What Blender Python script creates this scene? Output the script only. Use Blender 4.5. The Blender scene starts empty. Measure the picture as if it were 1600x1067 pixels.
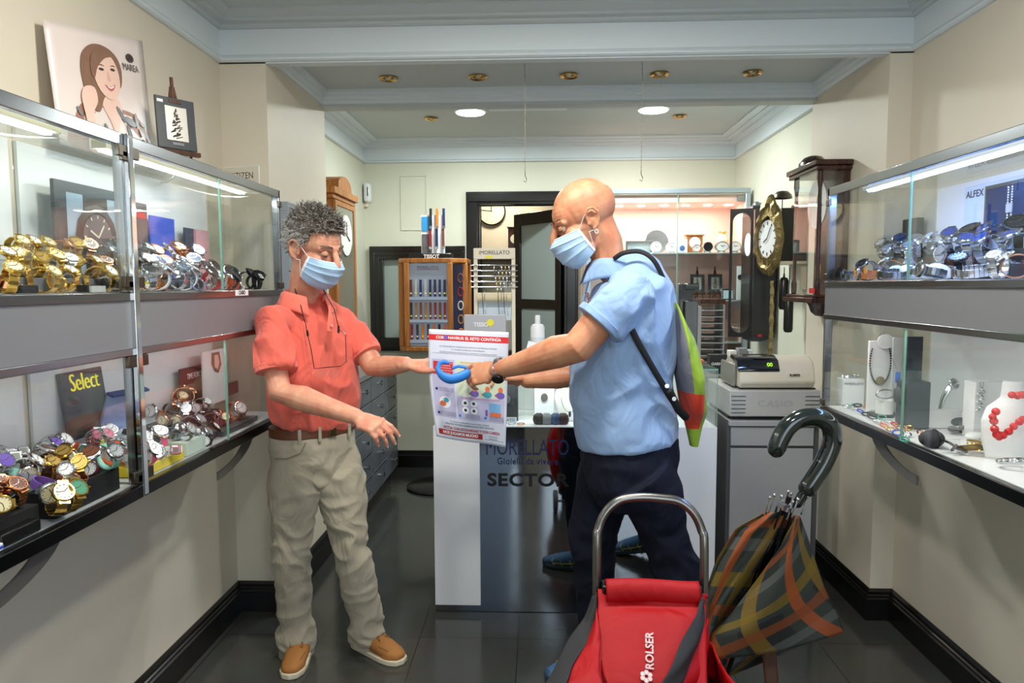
import bpy, bmesh, math, random
import numpy as np
from mathutils import Vector, Matrix, Quaternion, noise
random.seed(7)
S = bpy.context.scene
COL = S.collection
PI = math.pi
# ---------------------------------------------------------------- camera
F = 1090.0; CH = 1.47
pitch = math.atan2(88, F); yaw = math.atan2(42, F); roll = 0.004
fw = Vector((-math.sin(yaw)*math.cos(pitch), math.cos(yaw)*math.cos(pitch), -math.sin(pitch)))
r0 = Vector((math.cos(yaw), math.sin(yaw), 0)); u0 = r0.cross(fw)
cr = r0*math.cos(roll) - u0*math.sin(roll); cu = u0*math.cos(roll) + r0*math.sin(roll)
cam = bpy.data.cameras.new('camera'); camo = bpy.data.objects.new('camera', cam); COL.objects.link(camo)
mw = Matrix((cr, cu, -fw)).transposed().to_4x4(); mw.translation = (0, 0, CH)
camo.matrix_world = mw
cam.sensor_width = 36; cam.lens = F/1600*36; cam.clip_start = 0.02
S.camera = camo
# ---------------------------------------------------------------- exposure, world
S.view_settings.view_transform = 'Standard'; S.view_settings.look = 'None'
S.view_settings.exposure = 0.28; S.view_settings.gamma = 1; S.view_settings.use_curve_mapping = False
S.cycles.transparent_max_bounces = 24; S.cycles.max_bounces = 7; S.cycles.sample_clamp_indirect = 4
W = bpy.data.worlds.new('sky'); S.world = W; W.use_nodes = True
nt = W.node_tree; bg = nt.nodes['Background']
sky = nt.nodes.new('ShaderNodeTexSky'); sky.sky_type = 'NISHITA'; sky.sun_disc = False; sky.sun_elevation = math.radians(38); sky.sun_rotation = 2.2
nt.links.new(sky.outputs[0], bg.inputs[0]); bg.inputs[1].default_value = 0.16

def area(name, loc, target, sx, sy, power, col=(1, 1, 1), shape='RECTANGLE'):
    l = bpy.data.lights.new(name, 'AREA'); l.shape = shape; l.size = sx
    if shape in ('RECTANGLE', 'ELLIPSE'): l.size_y = sy
    l.energy = power; l.color = col
    o = bpy.data.objects.new(name, l); COL.objects.link(o); o.location = loc
    d = Vector(target) - Vector(loc); o.rotation_euler = d.to_track_quat('-Z', 'Y').to_euler()
    return o
# daylight through the shop front behind the camera
area('daylight_shop_window', (0.55, -1.45, 1.55), (0.35, 3, 1.0), 1.7, 2.0, 32, (0.80, 0.90, 1.0))
# ceiling lamps of the front room (outside the frame) and of the back room
for x, y, pw_ in ((-0.32, 1.75, 18), (0.36, 1.75, 18), (0.02, 0.2, 12)):
    area('ceiling_lamp_light', (x, y, 2.615), (x, y, 0), 0.2, 0.2, pw_, (1.0, 0.95, 0.87), 'DISK')
for x in (-0.44, 0.735):
    area('ceiling_disc_light', (x, 4.6, 2.575), (x, 4.6, 0), 0.17, 0.17, 20, (0.94, 1.0, 0.97), 'DISK')
area('workshop_light', (-0.3, 6.3, 2.45), (-0.3, 6.3, 0), 0.3, 0.3, 12, (1.0, 0.95, 0.85), 'DISK')
# ---------------------------------------------------------------- helpers
def at(px, py, X=None, Y=None, Z=None):
    d = fw*F + cr*(px-800) - cu*(py-533.5)
    t = X/d.x if X is not None else Y/d.y if Y is not None else (Z-CH)/d.z
    return Vector((0, 0, CH)) + d*t
def srgb(h):
    if isinstance(h, str):
        h = h.lstrip('#'); c = [int(h[i:i+2], 16)/255 for i in (0, 2, 4)]
    else: c = [x/255 for x in h]
    return tuple(x/12.92 if x <= .04045 else ((x+.055)/1.055)**2.4 for x in c) + (1,)
MC = {}
def mat(name, col, rough=0.5, metal=0.0, noise_=0.0, nscale=30, bump=0.0, bscale=200, emit=0, spec=0.5, coat=0, trans=0, sheen=0, sss=0, wr=0):
    if name in MC: return MC[name]
    m = bpy.data.materials.new(name); m.use_nodes = True; MC[name] = m
    n = m.node_tree; b = n.nodes['Principled BSDF']; c = srgb(col)
    b.inputs['Base Color'].default_value = c; b.inputs['Roughness'].default_value = rough
    b.inputs['Metallic'].default_value = metal; b.inputs['Specular IOR Level'].default_value = spec
    b.inputs['Coat Weight'].default_value = coat; b.inputs['Transmission Weight'].default_value = trans
    b.inputs['Sheen Weight'].default_value = sheen
    if sss: b.inputs['Subsurface Weight'].default_value = sss; b.inputs['Subsurface Radius'].default_value = (.02, .008, .005); b.inputs['Subsurface Scale'].default_value = .3
    if emit: b.inputs['Emission Color'].default_value = c; b.inputs['Emission Strength'].default_value = emit
    tc = n.nodes.new('ShaderNodeTexCoord')
    if noise_:
        t = n.nodes.new('ShaderNodeTexNoise'); t.inputs['Scale'].default_value = nscale; t.inputs['Detail'].default_value = 4
        n.links.new(tc.outputs['Object'], t.inputs['Vector'])
        mx = n.nodes.new('ShaderNodeMix'); mx.data_type = 'RGBA'
        mx.inputs['A'].default_value = tuple(x*(1-noise_) for x in c[:3])+(1,); mx.inputs['B'].default_value = tuple(min(1, x*(1+noise_)) for x in c[:3])+(1,)
        n.links.new(t.outputs[0], mx.inputs['Factor']); n.links.new(mx.outputs['Result'], b.inputs['Base Color'])
    if bump:
        t = n.nodes.new('ShaderNodeTexNoise'); t.inputs['Scale'].default_value = bscale; t.inputs['Detail'].default_value = 3
        n.links.new(tc.outputs['Object'], t.inputs['Vector'])
        bp = n.nodes.new('ShaderNodeBump'); bp.inputs['Strength'].default_value = bump; bp.inputs['Distance'].default_value = .004
        n.links.new(t.outputs[0], bp.inputs['Height']); n.links.new(bp.outputs[0], b.inputs['Normal'])
        if wr:
            w = n.nodes.new('ShaderNodeTexNoise'); w.inputs['Scale'].default_value = 9; w.inputs['Detail'].default_value = 2.5; w.inputs['Distortion'].default_value = 1.6
            mpp = n.nodes.new('ShaderNodeMapping'); mpp.inputs['Scale'].default_value = (1, 1, .6); mpp.inputs['Rotation'].default_value = (.5, .4, 0); n.links.new(tc.outputs['Object'], mpp.inputs[0]); n.links.new(mpp.outputs[0], w.inputs['Vector'])
            b2 = n.nodes.new('ShaderNodeBump'); b2.inputs['Strength'].default_value = wr; b2.inputs['Distance'].default_value = .03; n.links.new(w.outputs[0], b2.inputs['Height']); n.links.new(b2.outputs[0], bp.inputs['Normal'])
    return m
def glass_mat(name, tint=(1, 1, 1), refl=1.0, rough=0.0):
    m = bpy.data.materials.new(name); m.use_nodes = True; n = m.node_tree; n.nodes.clear()
    o = n.nodes.new('ShaderNodeOutputMaterial'); t = n.nodes.new('ShaderNodeBsdfTransparent'); g = n.nodes.new('ShaderNodeBsdfGlossy')
    t.inputs[0].default_value = tuple(tint)+(1,); g.inputs['Roughness'].default_value = rough
    lw = n.nodes.new('ShaderNodeLayerWeight'); pw = n.nodes.new('ShaderNodeMath'); pw.operation = 'POWER'; pw.inputs[1].default_value = 5
    mu = n.nodes.new('ShaderNodeMath'); mu.operation = 'MULTIPLY_ADD'; mu.inputs[1].default_value = .9*refl; mu.inputs[2].default_value = .035*refl; mu.use_clamp = True
    mx = n.nodes.new('ShaderNodeMixShader'); n.links.new(lw.outputs['Facing'], pw.inputs[0]); n.links.new(pw.outputs[0], mu.inputs[0]); n.links.new(mu.outputs[0], mx.inputs[0])
    n.links.new(t.outputs[0], mx.inputs[1]); n.links.new(g.outputs[0], mx.inputs[2]); n.links.new(mx.outputs[0], o.inputs[0])
    MC[name] = m; return m
def wood_mat(name, c1, c2, rough=.35, scale=6, axis=2):
    m = bpy.data.materials.new(name); m.use_nodes = True; n = m.node_tree; b = n.nodes['Principled BSDF']
    tc = n.nodes.new('ShaderNodeTexCoord'); mp = n.nodes.new('ShaderNodeMapping'); s = [scale*6]*3; s[axis] = scale*.5; mp.inputs['Scale'].default_value = s
    t = n.nodes.new('ShaderNodeTexNoise'); t.inputs['Scale'].default_value = 1.0; t.inputs['Detail'].default_value = 6; t.inputs['Distortion'].default_value = 1.2
    cr_ = n.nodes.new('ShaderNodeValToRGB'); cr_.color_ramp.elements[0].color = srgb(c1); cr_.color_ramp.elements[1].color = srgb(c2)
    cr_.color_ramp.elements[0].position = .35; cr_.color_ramp.elements[1].position = .65
    n.links.new(tc.outputs['Object'], mp.inputs[0]); n.links.new(mp.outputs[0], t.inputs[0]); n.links.new(t.outputs[0], cr_.inputs[0]); n.links.new(cr_.outputs[0], b.inputs['Base Color'])
    b.inputs['Roughness'].default_value = rough; MC[name] = m; return m

def rotm(v, to=Vector((0, 0, 1))): return to.rotation_difference(Vector(v).normalized()).to_matrix()
class M:
    def __init__(s): s.v = []; s.f = []; s.m = []; s.mi = 0; s.X = None
    def add(s, vs, fs):
        o = len(s.v)
        for v in vs: s.v.append(tuple(s.X @ Vector(v)) if s.X is not None else tuple(v))
        for f in fs: s.f.append(tuple(i+o for i in f)); s.m.append(s.mi)
        return s
    def box(s, x0, x1, y0, y1, z0, z1):
        return s.add([(x, y, z) for x in (x0, x1) for y in (y0, y1) for z in (z0, z1)],
                     [(0, 1, 3, 2), (4, 6, 7, 5), (0, 4, 5, 1), (2, 3, 7, 6), (0, 2, 6, 4), (1, 5, 7, 3)])
    def obox(s, c, size, R=None):
        R = R or Matrix.Identity(3); a, b, d = [q/2 for q in size]
        return s.add([Vector(c)+R@Vector((x, y, z)) for x in (-a, a) for y in (-b, b) for z in (-d, d)],
                     [(0, 1, 3, 2), (4, 6, 7, 5), (0, 4, 5, 1), (2, 3, 7, 6), (0, 2, 6, 4), (1, 5, 7, 3)])
    def bar(s, p0, p1, w, h, up=(0, 0, 1)):
        p0 = Vector(p0); p1 = Vector(p1); d = (p1-p0).normalized(); x = d.cross(Vector(up)).normalized(); z = x.cross(d)
        return s.obox((p0+p1)/2, (w, (p1-p0).length, h), Matrix((x, d, z)).transposed())
    def prism(s, poly, a, b, ax='z'):
        n = len(poly); mk = {'z': lambda p, t: (p[0], p[1], t), 'y': lambda p, t: (p[0], t, p[1]), 'x': lambda p, t: (t, p[0], p[1])}[ax]
        vs = [mk(p, a) for p in poly]+[mk(p, b) for p in poly]
        fs = [tuple(range(n))[::-1], tuple(range(n, 2*n))]+[(i, (i+1) % n, n+(i+1) % n, n+i) for i in range(n)]
        return s.add(vs, fs)
    def lathe(s, prof, c=(0, 0, 0), axis=(0, 0, 1), n=24, sx=1, sy=1):
        R = rotm(axis); vs = []; fs = []; k = len(prof)
        for i in range(n):
            a = 2*PI*i/n
            for r, z in prof: vs.append(Vector(c)+R@Vector((r*math.cos(a)*sx, r*math.sin(a)*sy, z)))
        for i in range(n):
            for j in range(k-1):
                a, b = i*k+j, ((i+1) % n)*k+j; fs.append((a, b, b+1, a+1))
        fs.append(tuple(i*k for i in range(n))[::-1]); fs.append(tuple(i*k+k-1 for i in range(n)))
        return s.add(vs, fs)
    def cyl(s, p0, p1, r0, r1=None, n=16):
        r1 = r0 if r1 is None else r1; d = Vector(p1)-Vector(p0)
        return s.lathe([(r0, 0), (r1, d.length)], p0, d, n)
    def tube(s, pts, rad, n=12, up=(0, 0, 1), w=1.0, dome=True, closed=False):
        # swept ellipse: half width rad*w sideways, rad along 'up'
        pts = [Vector(p) for p in pts]; k = len(pts)
        if not hasattr(rad, '__len__'): rad = [rad]*k
        if not hasattr(w, '__len__'): w = [w]*k
        rings = []; up = Vector(up)
        def ring(c, x, y, a, b): return [c + x*(a*math.cos(2*PI*i/n)) + y*(b*math.sin(2*PI*i/n)) for i in range(n)]
        T = []
        for i in range(k):
            if closed: t = pts[(i+1) % k]-pts[i-1]
            else: t = pts[min(i+1, k-1)]-pts[max(i-1, 0)]
            T.append(t.normalized())
        for i in range(k):
            t = T[i]; x = t.cross(up)
            if x.length < .05: x = t.cross(Vector((0, 1, 0)) if abs(t.y) < .9 else Vector((1, 0, 0)))
            x.normalize(); y = x.cross(t).normalized()
            if i and not closed or (closed and i):
                y_ = y0_ - t*y0_.dot(t)
                if y_.length > .01 and hasattr(s, 'pt'): y = y_.normalized(); x = t.cross(y)
            y0_ = y
            if dome and not closed and i == 0:
                for q in (-.95, -.7, -.35): c_ = math.sqrt(1-q*q); rings.append(ring(pts[0]+t*(q*rad[0]), x, y, rad[0]*w[0]*c_, rad[0]*c_))
            rings.append(ring(pts[i], x, y, rad[i]*w[i], rad[i]))
            if dome and not closed and i == k-1:
                for q in (.35, .7, .95): c_ = math.sqrt(1-q*q); rings.append(ring(pts[i]+t*(q*rad[i]), x, y, rad[i]*w[i]*c_, rad[i]*c_))
        K = len(rings); vs = [v for r in rings for v in r]; fs = []
        for j in range(K if closed else K-1):
            for i in range(n):
                a, b = j*n+i, j*n+(i+1) % n; c, d = ((j+1) % K)*n+(i+1) % n, ((j+1) % K)*n+i; fs.append((a, b, c, d))
        if not closed: fs.append(tuple(range(n))[::-1]); fs.append(tuple((K-1)*n+i for i in range(n)))
        return s.add(vs, fs)
    def ell(s, c, r, R=None, n=16, m=10):
        R = R or Matrix.Identity(3); c = Vector(c); vs = [c+R@Vector((0, 0, -r[2]))]; fs = []
        for j in range(1, m):
            t = -PI/2+PI*j/m
            for i in range(n): a = 2*PI*i/n; vs.append(c+R@Vector((r[0]*math.cos(t)*math.cos(a), r[1]*math.cos(t)*math.sin(a), r[2]*math.sin(t))))
        vs.append(c+R@Vector((0, 0, r[2]))); L = len(vs)-1
        for i in range(n):
            fs.append((0, 1+(i+1) % n, 1+i)); fs.append((L, 1+(m-2)*n+i, 1+(m-2)*n+(i+1) % n))
            for j in range(m-2): a = 1+j*n+i; b = 1+j*n+(i+1) % n; fs.append((a, b, b+n, a+n))
        return s.add(vs, fs)
    def grid(s, fn, nu, nv):
        vs = [fn(i/nu, j/nv) for j in range(nv+1) for i in range(nu+1)]
        return s.add(vs, [(j*(nu+1)+i, j*(nu+1)+i+1, (j+1)*(nu+1)+i+1, (j+1)*(nu+1)+i) for j in range(nv) for i in range(nu)])
    def build(s, name, mats, parent=None, bevel=0, smooth=38, solid=0, sub=0):
        me = bpy.data.meshes.new(name); me.from_pydata(s.v, [], s.f)
        if not isinstance(mats, (list, tuple)): mats = [mats]
        for m in mats: me.materials.append(m)
        me.polygons.foreach_set('material_index', s.m)
        bm = bmesh.new(); bm.from_mesh(me); bmesh.ops.recalc_face_normals(bm, faces=bm.faces); bm.to_mesh(me); bm.free()
        me.shade_smooth(); me.set_sharp_from_angle(angle=math.radians(smooth))
        o = bpy.data.objects.new(name, me); COL.objects.link(o); par(o, parent)
        if solid: md = o.modifiers.new('solid', 'SOLIDIFY'); md.thickness = solid; md.offset = 0
        if bevel: md = o.modifiers.new('bevel', 'BEVEL'); md.width = bevel; md.segments = 2; md.limit_method = 'ANGLE'; md.angle_limit = math.radians(40)
        if sub: md = o.modifiers.new('sub', 'SUBSURF'); md.levels = sub; md.render_levels = sub
        return o
def par(o, parent):
    if parent is not None:
        o.parent = parent; o.matrix_parent_inverse = parent.matrix_basis.inverted() if parent.type == 'EMPTY' else Matrix.Identity(4)
def tag(o, label, cat, group=None):
    o['label'] = label; o['category'] = cat
    if group: o['group'] = group
    return o
def thing(name, label, cat, loc=(0, 0, 0), group=None, rz=0):
    o = bpy.data.objects.new(name, None); COL.objects.link(o); o.location = loc; o.rotation_euler[2] = rz; o.empty_display_size = .05
    bpy.context.view_layer.update() if False else None
    return tag(o, label, cat, group)
def struct(o): o['kind'] = 'structure'; return o
def copy_tree(o, parent=None, first=True):
    c = o.copy(); COL.objects.link(c)
    if parent is not None: c.parent = parent; c.matrix_parent_inverse = o.matrix_parent_inverse.copy()
    for ch in list(o.children): copy_tree(ch, c)
    return c
def recol(root, table):       # give a copied thing its own materials, by part name
    for o in [root]+list(root.children_recursive):
        k = o.name.split('.')[0]
        if k in table and o.type == 'MESH':
            o.material_slots[0].link = 'OBJECT'; o.material_slots[0].material = table[k]
    return root
FONT = {}
def text(name, body, size, mtx, m, parent=None, depth=.0006, align='CENTER', bold=0, sx=1.0, space=1.0, width=0):
    cu_ = bpy.data.curves.new(name, 'FONT'); cu_.body = body; cu_.size = size; cu_.extrude = depth/2; cu_.align_x = align; cu_.align_y = 'CENTER'
    cu_.offset = bold; cu_.space_character = space; cu_.resolution_u = 3
    o = bpy.data.objects.new(name, cu_); COL.objects.link(o); dg = bpy.context.evaluated_depsgraph_get()
    me = bpy.data.meshes.new_from_object(o.evaluated_get(dg)); bpy.data.objects.remove(o); bpy.data.curves.remove(cu_)
    if width: xs = [v.co.x for v in me.vertices]; sx = width/(max(xs)-min(xs))
    me.transform(mtx @ Matrix.Diagonal((sx, 1, 1, 1))); me.materials.clear(); me.materials.append(m)
    o = bpy.data.objects.new(name, me); COL.objects.link(o); par(o, parent); return o
def frame(o, x, y):           # matrix with origin o, text running along x, up along y
    x = Vector(x).normalized(); z = x.cross(Vector(y)).normalized(); y = z.cross(x)
    m = Matrix((x, y, z)).transposed().to_4x4(); m.translation = Vector(o); return m
def crom(P, k=4):
    P = [Vector(p) for p in P]; Q = []
    for i in range(len(P)-1):
        p0, p1, p2, p3 = P[max(i-1, 0)], P[i], P[i+1], P[min(i+2, len(P)-1)]
        for j in range(k): t = j/k; Q.append(.5*((2*p1)+(p2-p0)*t+(2*p0-5*p1+4*p2-p3)*t*t+(3*p1-p0-3*p2+p3)*t**3))
    return Q+[P[-1]]
def blob(m, voxel, smooth_it=4, fac=.5, post=None):
    # fuse overlapping closed pieces into one continuous surface
    me = bpy.data.meshes.new('tmp'); me.from_pydata(m.v, [], m.f)
    bm = bmesh.new(); bm.from_mesh(me); bmesh.ops.recalc_face_normals(bm, faces=bm.faces); bm.to_mesh(me); bm.free()
    o = bpy.data.objects.new('tmp', me); COL.objects.link(o)
    r = o.modifiers.new('r', 'REMESH'); r.mode = 'VOXEL'; r.voxel_size = voxel
    if smooth_it: s_ = o.modifiers.new('s', 'SMOOTH'); s_.factor = fac; s_.iterations = smooth_it
    dg = bpy.context.evaluated_depsgraph_get(); me2 = bpy.data.meshes.new_from_object(o.evaluated_get(dg)); bpy.data.objects.remove(o)
    if post:
        n = len(me2.vertices); co = np.empty(n*3); me2.vertices.foreach_get('co', co); co = co.reshape(-1, 3)
        no = np.empty(n*3); me2.vertices.foreach_get('normal', no); no = no.reshape(-1, 3)
        co = post(co, no); me2.vertices.foreach_set('co', co.ravel()); me2.update()
    me2.shade_smooth()
    return me2
def meshobj(name, me, m, parent=None):
    me.materials.clear()
    for q in (m if isinstance(m, (list, tuple)) else [m]): me.materials.append(q)
    o = bpy.data.objects.new(name, me); COL.objects.link(o); par(o, parent); return o
# ================================================================ the room
wallm = mat('cream_wall_paint', (212, 204, 186), .55, noise_=.04, nscale=3, bump=.05, bscale=60)
backm = mat('pale_green_cream_paint', (212, 214, 196), .6, noise_=.03, nscale=3, bump=.05, bscale=60)
ceilm = mat('grey_ceiling_paint', (190, 198, 198), .6, noise_=.02, nscale=4)
friezem = mat('pale_frieze_paint', (214, 224, 228), .5, noise_=.02, nscale=4)
blackm = mat('black_gloss_trim', (14, 13, 13), .22, spec=.6)
XL, XR, XCL, XCR, XBL, XBR = -1.37, 1.55, -1.168, 1.454, -1.38, 1.524
Y0, YC, YD, YB, YF = -1.3, 3.03, 3.85, 5.55, 7.0
def wall(name, pts, z0, z1, m, th=.1, side=1):
    b = M()
    for (xa, ya), (xb, yb) in zip(pts[:-1], pts[1:]):
        dx, dy = xb-xa, yb-ya; L = math.hypot(dx, dy); nx, ny = -dy/L*th*side, dx/L*th*side
        ex, ey = dx/L*th*.0, dy/L*th*.0
        b.add([(xa, ya, z0), (xb, yb, z0), (xb, yb, z1), (xa, ya, z1), (xa+nx, ya+ny, z0), (xb+nx, yb+ny, z0), (xb+nx, yb+ny, z1), (xa+nx, ya+ny, z1)],
              [(0, 1, 2, 3), (4, 7, 6, 5), (0, 4, 5, 1), (3, 2, 6, 7), (1, 5, 6, 2), (0, 3, 7, 4)])
    return struct(b.build(name, m))
# each side wall is one stepped mesh: front room, column, back room
b = M(); b.box(XL-.2, XL, Y0, YC, 0, 2.75); b.box(XL-.2, XCL, YC, YD, 0, 2.75); b.mi = 1; b.box(XBL-.2, XBL, YD, YB, 0, 2.75); struct(b.build('wall_left', [wallm, backm]))
b = M(); b.box(XR, XR+.2, Y0, YC, 0, 2.75); b.box(XCR, XR+.2, YC, YD, 0, 2.75); b.mi = 1; b.box(XBR, XBR+.2, YD, YB, 0, 2.75); struct(b.build('wall_right', [wallm, backm]))
# back wall with the wide window opening and the doorway
DX0, DX1, DZ = -.46, .20, 2.10; WX0, WX1, WZ0, WZ1 = -1.26, -.60, 1.03, 1.70
b = M()
for x0, x1, z0, z1 in ((XBL, WX0, 0, 2.75), (WX0, WX1, 0, WZ0), (WX0, WX1, WZ1, 2.75), (WX1, DX0, 0, 2.75), (DX0, DX1, DZ, 2.75), (DX1, XBR, 0, 2.75)): b.box(x0, x1, YB, YB+.1, z0, z1)
struct(b.build('wall_back', backm))
b = M(); b.box(-1.6, 1.0, 6.75, 6.85, 0, 2.75); b.box(-1.7, -1.6, YB+.1, 6.85, 0, 2.75); b.box(.9, 1.0, YB+.1, 6.75, 0, 2.75); struct(b.build('wall_workshop', mat('workshop_paint', (205, 192, 165), .6, noise_=.04, nscale=4)))
# shop front behind the camera: a wall with a door and a display window, daylight outside
b = M()
for x0, x1, z0, z1 in ((XL, -.95, 0, 2.75), (-.95, -.15, 2.3, 2.75), (-.15, .0, 0, 2.75), (0, 1.35, 0, .55), (0, 1.35, 2.45, 2.75), (1.35, XR, 0, 2.75)): b.box(x0, x1, Y0-.1, Y0, z0, z1)
struct(b.build('wall_front', wallm))
gl = glass_mat('clear_glass', (.97, .985, .975)); fr = M()
for x0, x1, z0, z1 in ((0, .05, .55, 2.45), (1.3, 1.35, .55, 2.45), (0, 1.35, .55, .6), (0, 1.35, 2.4, 2.45), (.65, .7, .55, 2.45)): fr.box(x0, x1, Y0-.09, Y0-.03, z0, z1)
w = struct(fr.build('window_1', blackm)); g = M(); g.box(.04, 1.31, Y0-.062, Y0-.058, .59, 2.41); g.build('pane', gl, w)
fr = M()
for x0, x1, z0, z1 in ((-.95, -.87, 0, 2.3), (-.23, -.15, 0, 2.3), (-.95, -.15, 2.2, 2.3), (-.95, -.15, 0, .25)): fr.box(x0, x1, Y0-.09, Y0-.03, z0, z1)
w = struct(fr.build('door_2', blackm)); g = M(); g.box(-.88, -.22, Y0-.062, Y0-.058, .24, 2.21); g.build('pane', gl, w)
# pavement and facing building outside the shop front
b = M(); b.box(-6, 6, -9, Y0-.1, -.12, -.02); struct(b.build('pavement', mat('pavement', (150, 150, 148), .8, noise_=.1, nscale=8)))
# floor
m = mat('dark_floor_tiles', (58, 60, 57), .13, spec=.6); n = m.node_tree; bs = n.nodes['Principled BSDF']
tc = n.nodes.new('ShaderNodeTexCoord'); mp = n.nodes.new('ShaderNodeMapping'); mp.inputs['Location'].default_value = (.0875, -.34, 0)
br = n.nodes.new('ShaderNodeTexBrick'); br.offset = 0; br.inputs['Scale'].default_value = 1; br.inputs['Brick Width'].default_value = .4115; br.inputs['Row Height'].default_value = .41
br.inputs['Mortar Size'].default_value = .0022; br.inputs['Mortar Smooth'].default_value = 0.2; br.inputs['Color1'].default_value = srgb((60, 62, 59)); br.inputs['Color2'].default_value = srgb((64, 65, 62)); br.inputs['Mortar'].default_value = srgb((26, 26, 24))
ns = n.nodes.new('ShaderNodeTexNoise'); ns.inputs['Scale'].default_value = 7; ns.inputs['Detail'].default_value = 5
mx = n.nodes.new('ShaderNodeMix'); mx.data_type = 'RGBA'; mx.blend_type = 'MULTIPLY'; mx.inputs['Factor'].default_value = .3
n.links.new(tc.outputs['Object'], mp.inputs[0]); n.links.new(mp.outputs[0], br.inputs['Vector']); n.links.new(tc.outputs['Object'], ns.inputs[0])
n.links.new(br.outputs['Color'], mx.inputs['A']); n.links.new(ns.outputs['Color'], mx.inputs['B']); n.links.new(mx.outputs['Result'], bs.inputs['Base Color'])
mr = n.nodes.new('ShaderNodeMapRange'); mr.inputs['To Min'].default_value = .10; mr.inputs['To Max'].default_value = .2; n.links.new(ns.outputs[0], mr.inputs[0]); n.links.new(mr.outputs[0], bs.inputs['Roughness'])
b = M(); b.box(-1.7, 1.75, Y0-.1, YF, -.1, 0); struct(b.build('floor', m))
# ceilings: front room, lower passage between the columns, back room
b = M(); b.box(XL-.2, XR+.2, Y0-.1, YC+.04, 2.66, 2.75); b.box(XCL, XCR, YC, YD, 2.505, 2.75); b.box(XBL, XBR, YD, YB, 2.60, 2.75); b.box(-1.7, 1, YB+.1, YF, 2.6, 2.75)
struct(b.build('ceiling', ceilm))
def mould(name, path, prof, mats, closed=False):
    # path: wall line points (x,y) with the room on the right hand; prof: (out from wall, z)
    bm_ = M(); k = len(prof); n_ = len(path); vs = []
    for i, (x, y) in enumerate(path):
        d0 = Vector((path[i][0]-path[i-1][0], path[i][1]-path[i-1][1])).normalized() if i else None
        d1 = Vector((path[i+1][0]-path[i][0], path[i+1][1]-path[i][1])).normalized() if i < n_-1 else None
        d0 = d0 or d1; d1 = d1 or d0
        n0 = Vector((d0.y, -d0.x)); n1 = Vector((d1.y, -d1.x)); mt = (n0+n1); mt = mt/ mt.dot(n0)
        for o_, z in prof: vs.append((x+mt.x*o_, y+mt.y*o_, z))
    fs = [(i*k+j, (i+1)*k+j, (i+1)*k+(j+1) % k, i*k+(j+1) % k) for i in range(n_-1) for j in range(k)]
    fs += [tuple(range(k)), tuple((n_-1)*k+j for j in range(k))[::-1]]
    bm_.add(vs, fs); return struct(bm_.build(name, mats, smooth=25))
fpath = [(XL, Y0), (XL, YC), (XR, YC), (XR, Y0)]
mould('trim_1', fpath, [(-.02, 2.425), (.012, 2.425), (.022, 2.431), (.022, 2.437), (.012, 2.452), (.008, 2.456), (.008, 2.56), (-.02, 2.56)], friezem)
mould('trim_2', fpath, [(-.02, 2.56), (.02, 2.56), (.03, 2.566), (.03, 2.576), (.055, 2.580), (.055, 2.592), (.10, 2.610), (.10, 2.618), (.15, 2.624), (.15, 2.634), (.21, 2.640), (.21, 2.648), (.26, 2.652), (.26, 2.67), (-.02, 2.67)], ceilm)
b = M(); b.box(XCL-.3, XCR+.3, YC, YC+.05, 2.42, 2.75); struct(b.build('trim_3', friezem))
b = M(); b.box(XCL, XCR, YD-.06, YD, 2.425, 2.61); b.box(XBL, XBR, YD-.0, YD+.03, 2.425, 2.61); struct(b.build('trim_4', ceilm))
mould('trim_5', [(XCL, YC+.05), (XCL, YD-.06), (XCR, YD-.06), (XCR, YC+.05)], [(-.01, 2.44), (.012, 2.44), (.02, 2.452), (.02, 2.462), (.035, 2.470), (.035, 2.485), (.05, 2.49), (.05, 2.51), (-.01, 2.51)], friezem)
bpath = [(XBL, YD+.03), (XBL, YB), (XBR, YB), (XBR, YD+.03)]
mould('trim_6', bpath, [(-.01, 2.43), (.012, 2.43), (.025, 2.436), (.025, 2.444), (.012, 2.452), (.006, 2.456), (.006, 2.545), (.02, 2.548), (.03, 2.556), (.05, 2.562), (.05, 2.57), (.09, 2.576), (.09, 2.584), (.14, 2.588), (.14, 2.61), (-.01, 2.61)], friezem)
bprof = [(-.01, 0), (.025, 0), (.025, .095), (.018, .10), (.018, .108), (.012, .112), (.012, .124), (.004, .135), (-.01, .135)]
mould('baseboard_left', [(XL, Y0), (XL, YC), (XCL, YC), (XCL, YD), (XBL, YD), (XBL, YB), (DX0-.12, YB)], bprof, blackm)
mould('baseboard_right', [(DX1+.12, YB), (XBR, YB), (XBR, YD), (XCR, YD), (XCR, YC), (XR, YC), (XR, Y0)], bprof, blackm)
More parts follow.
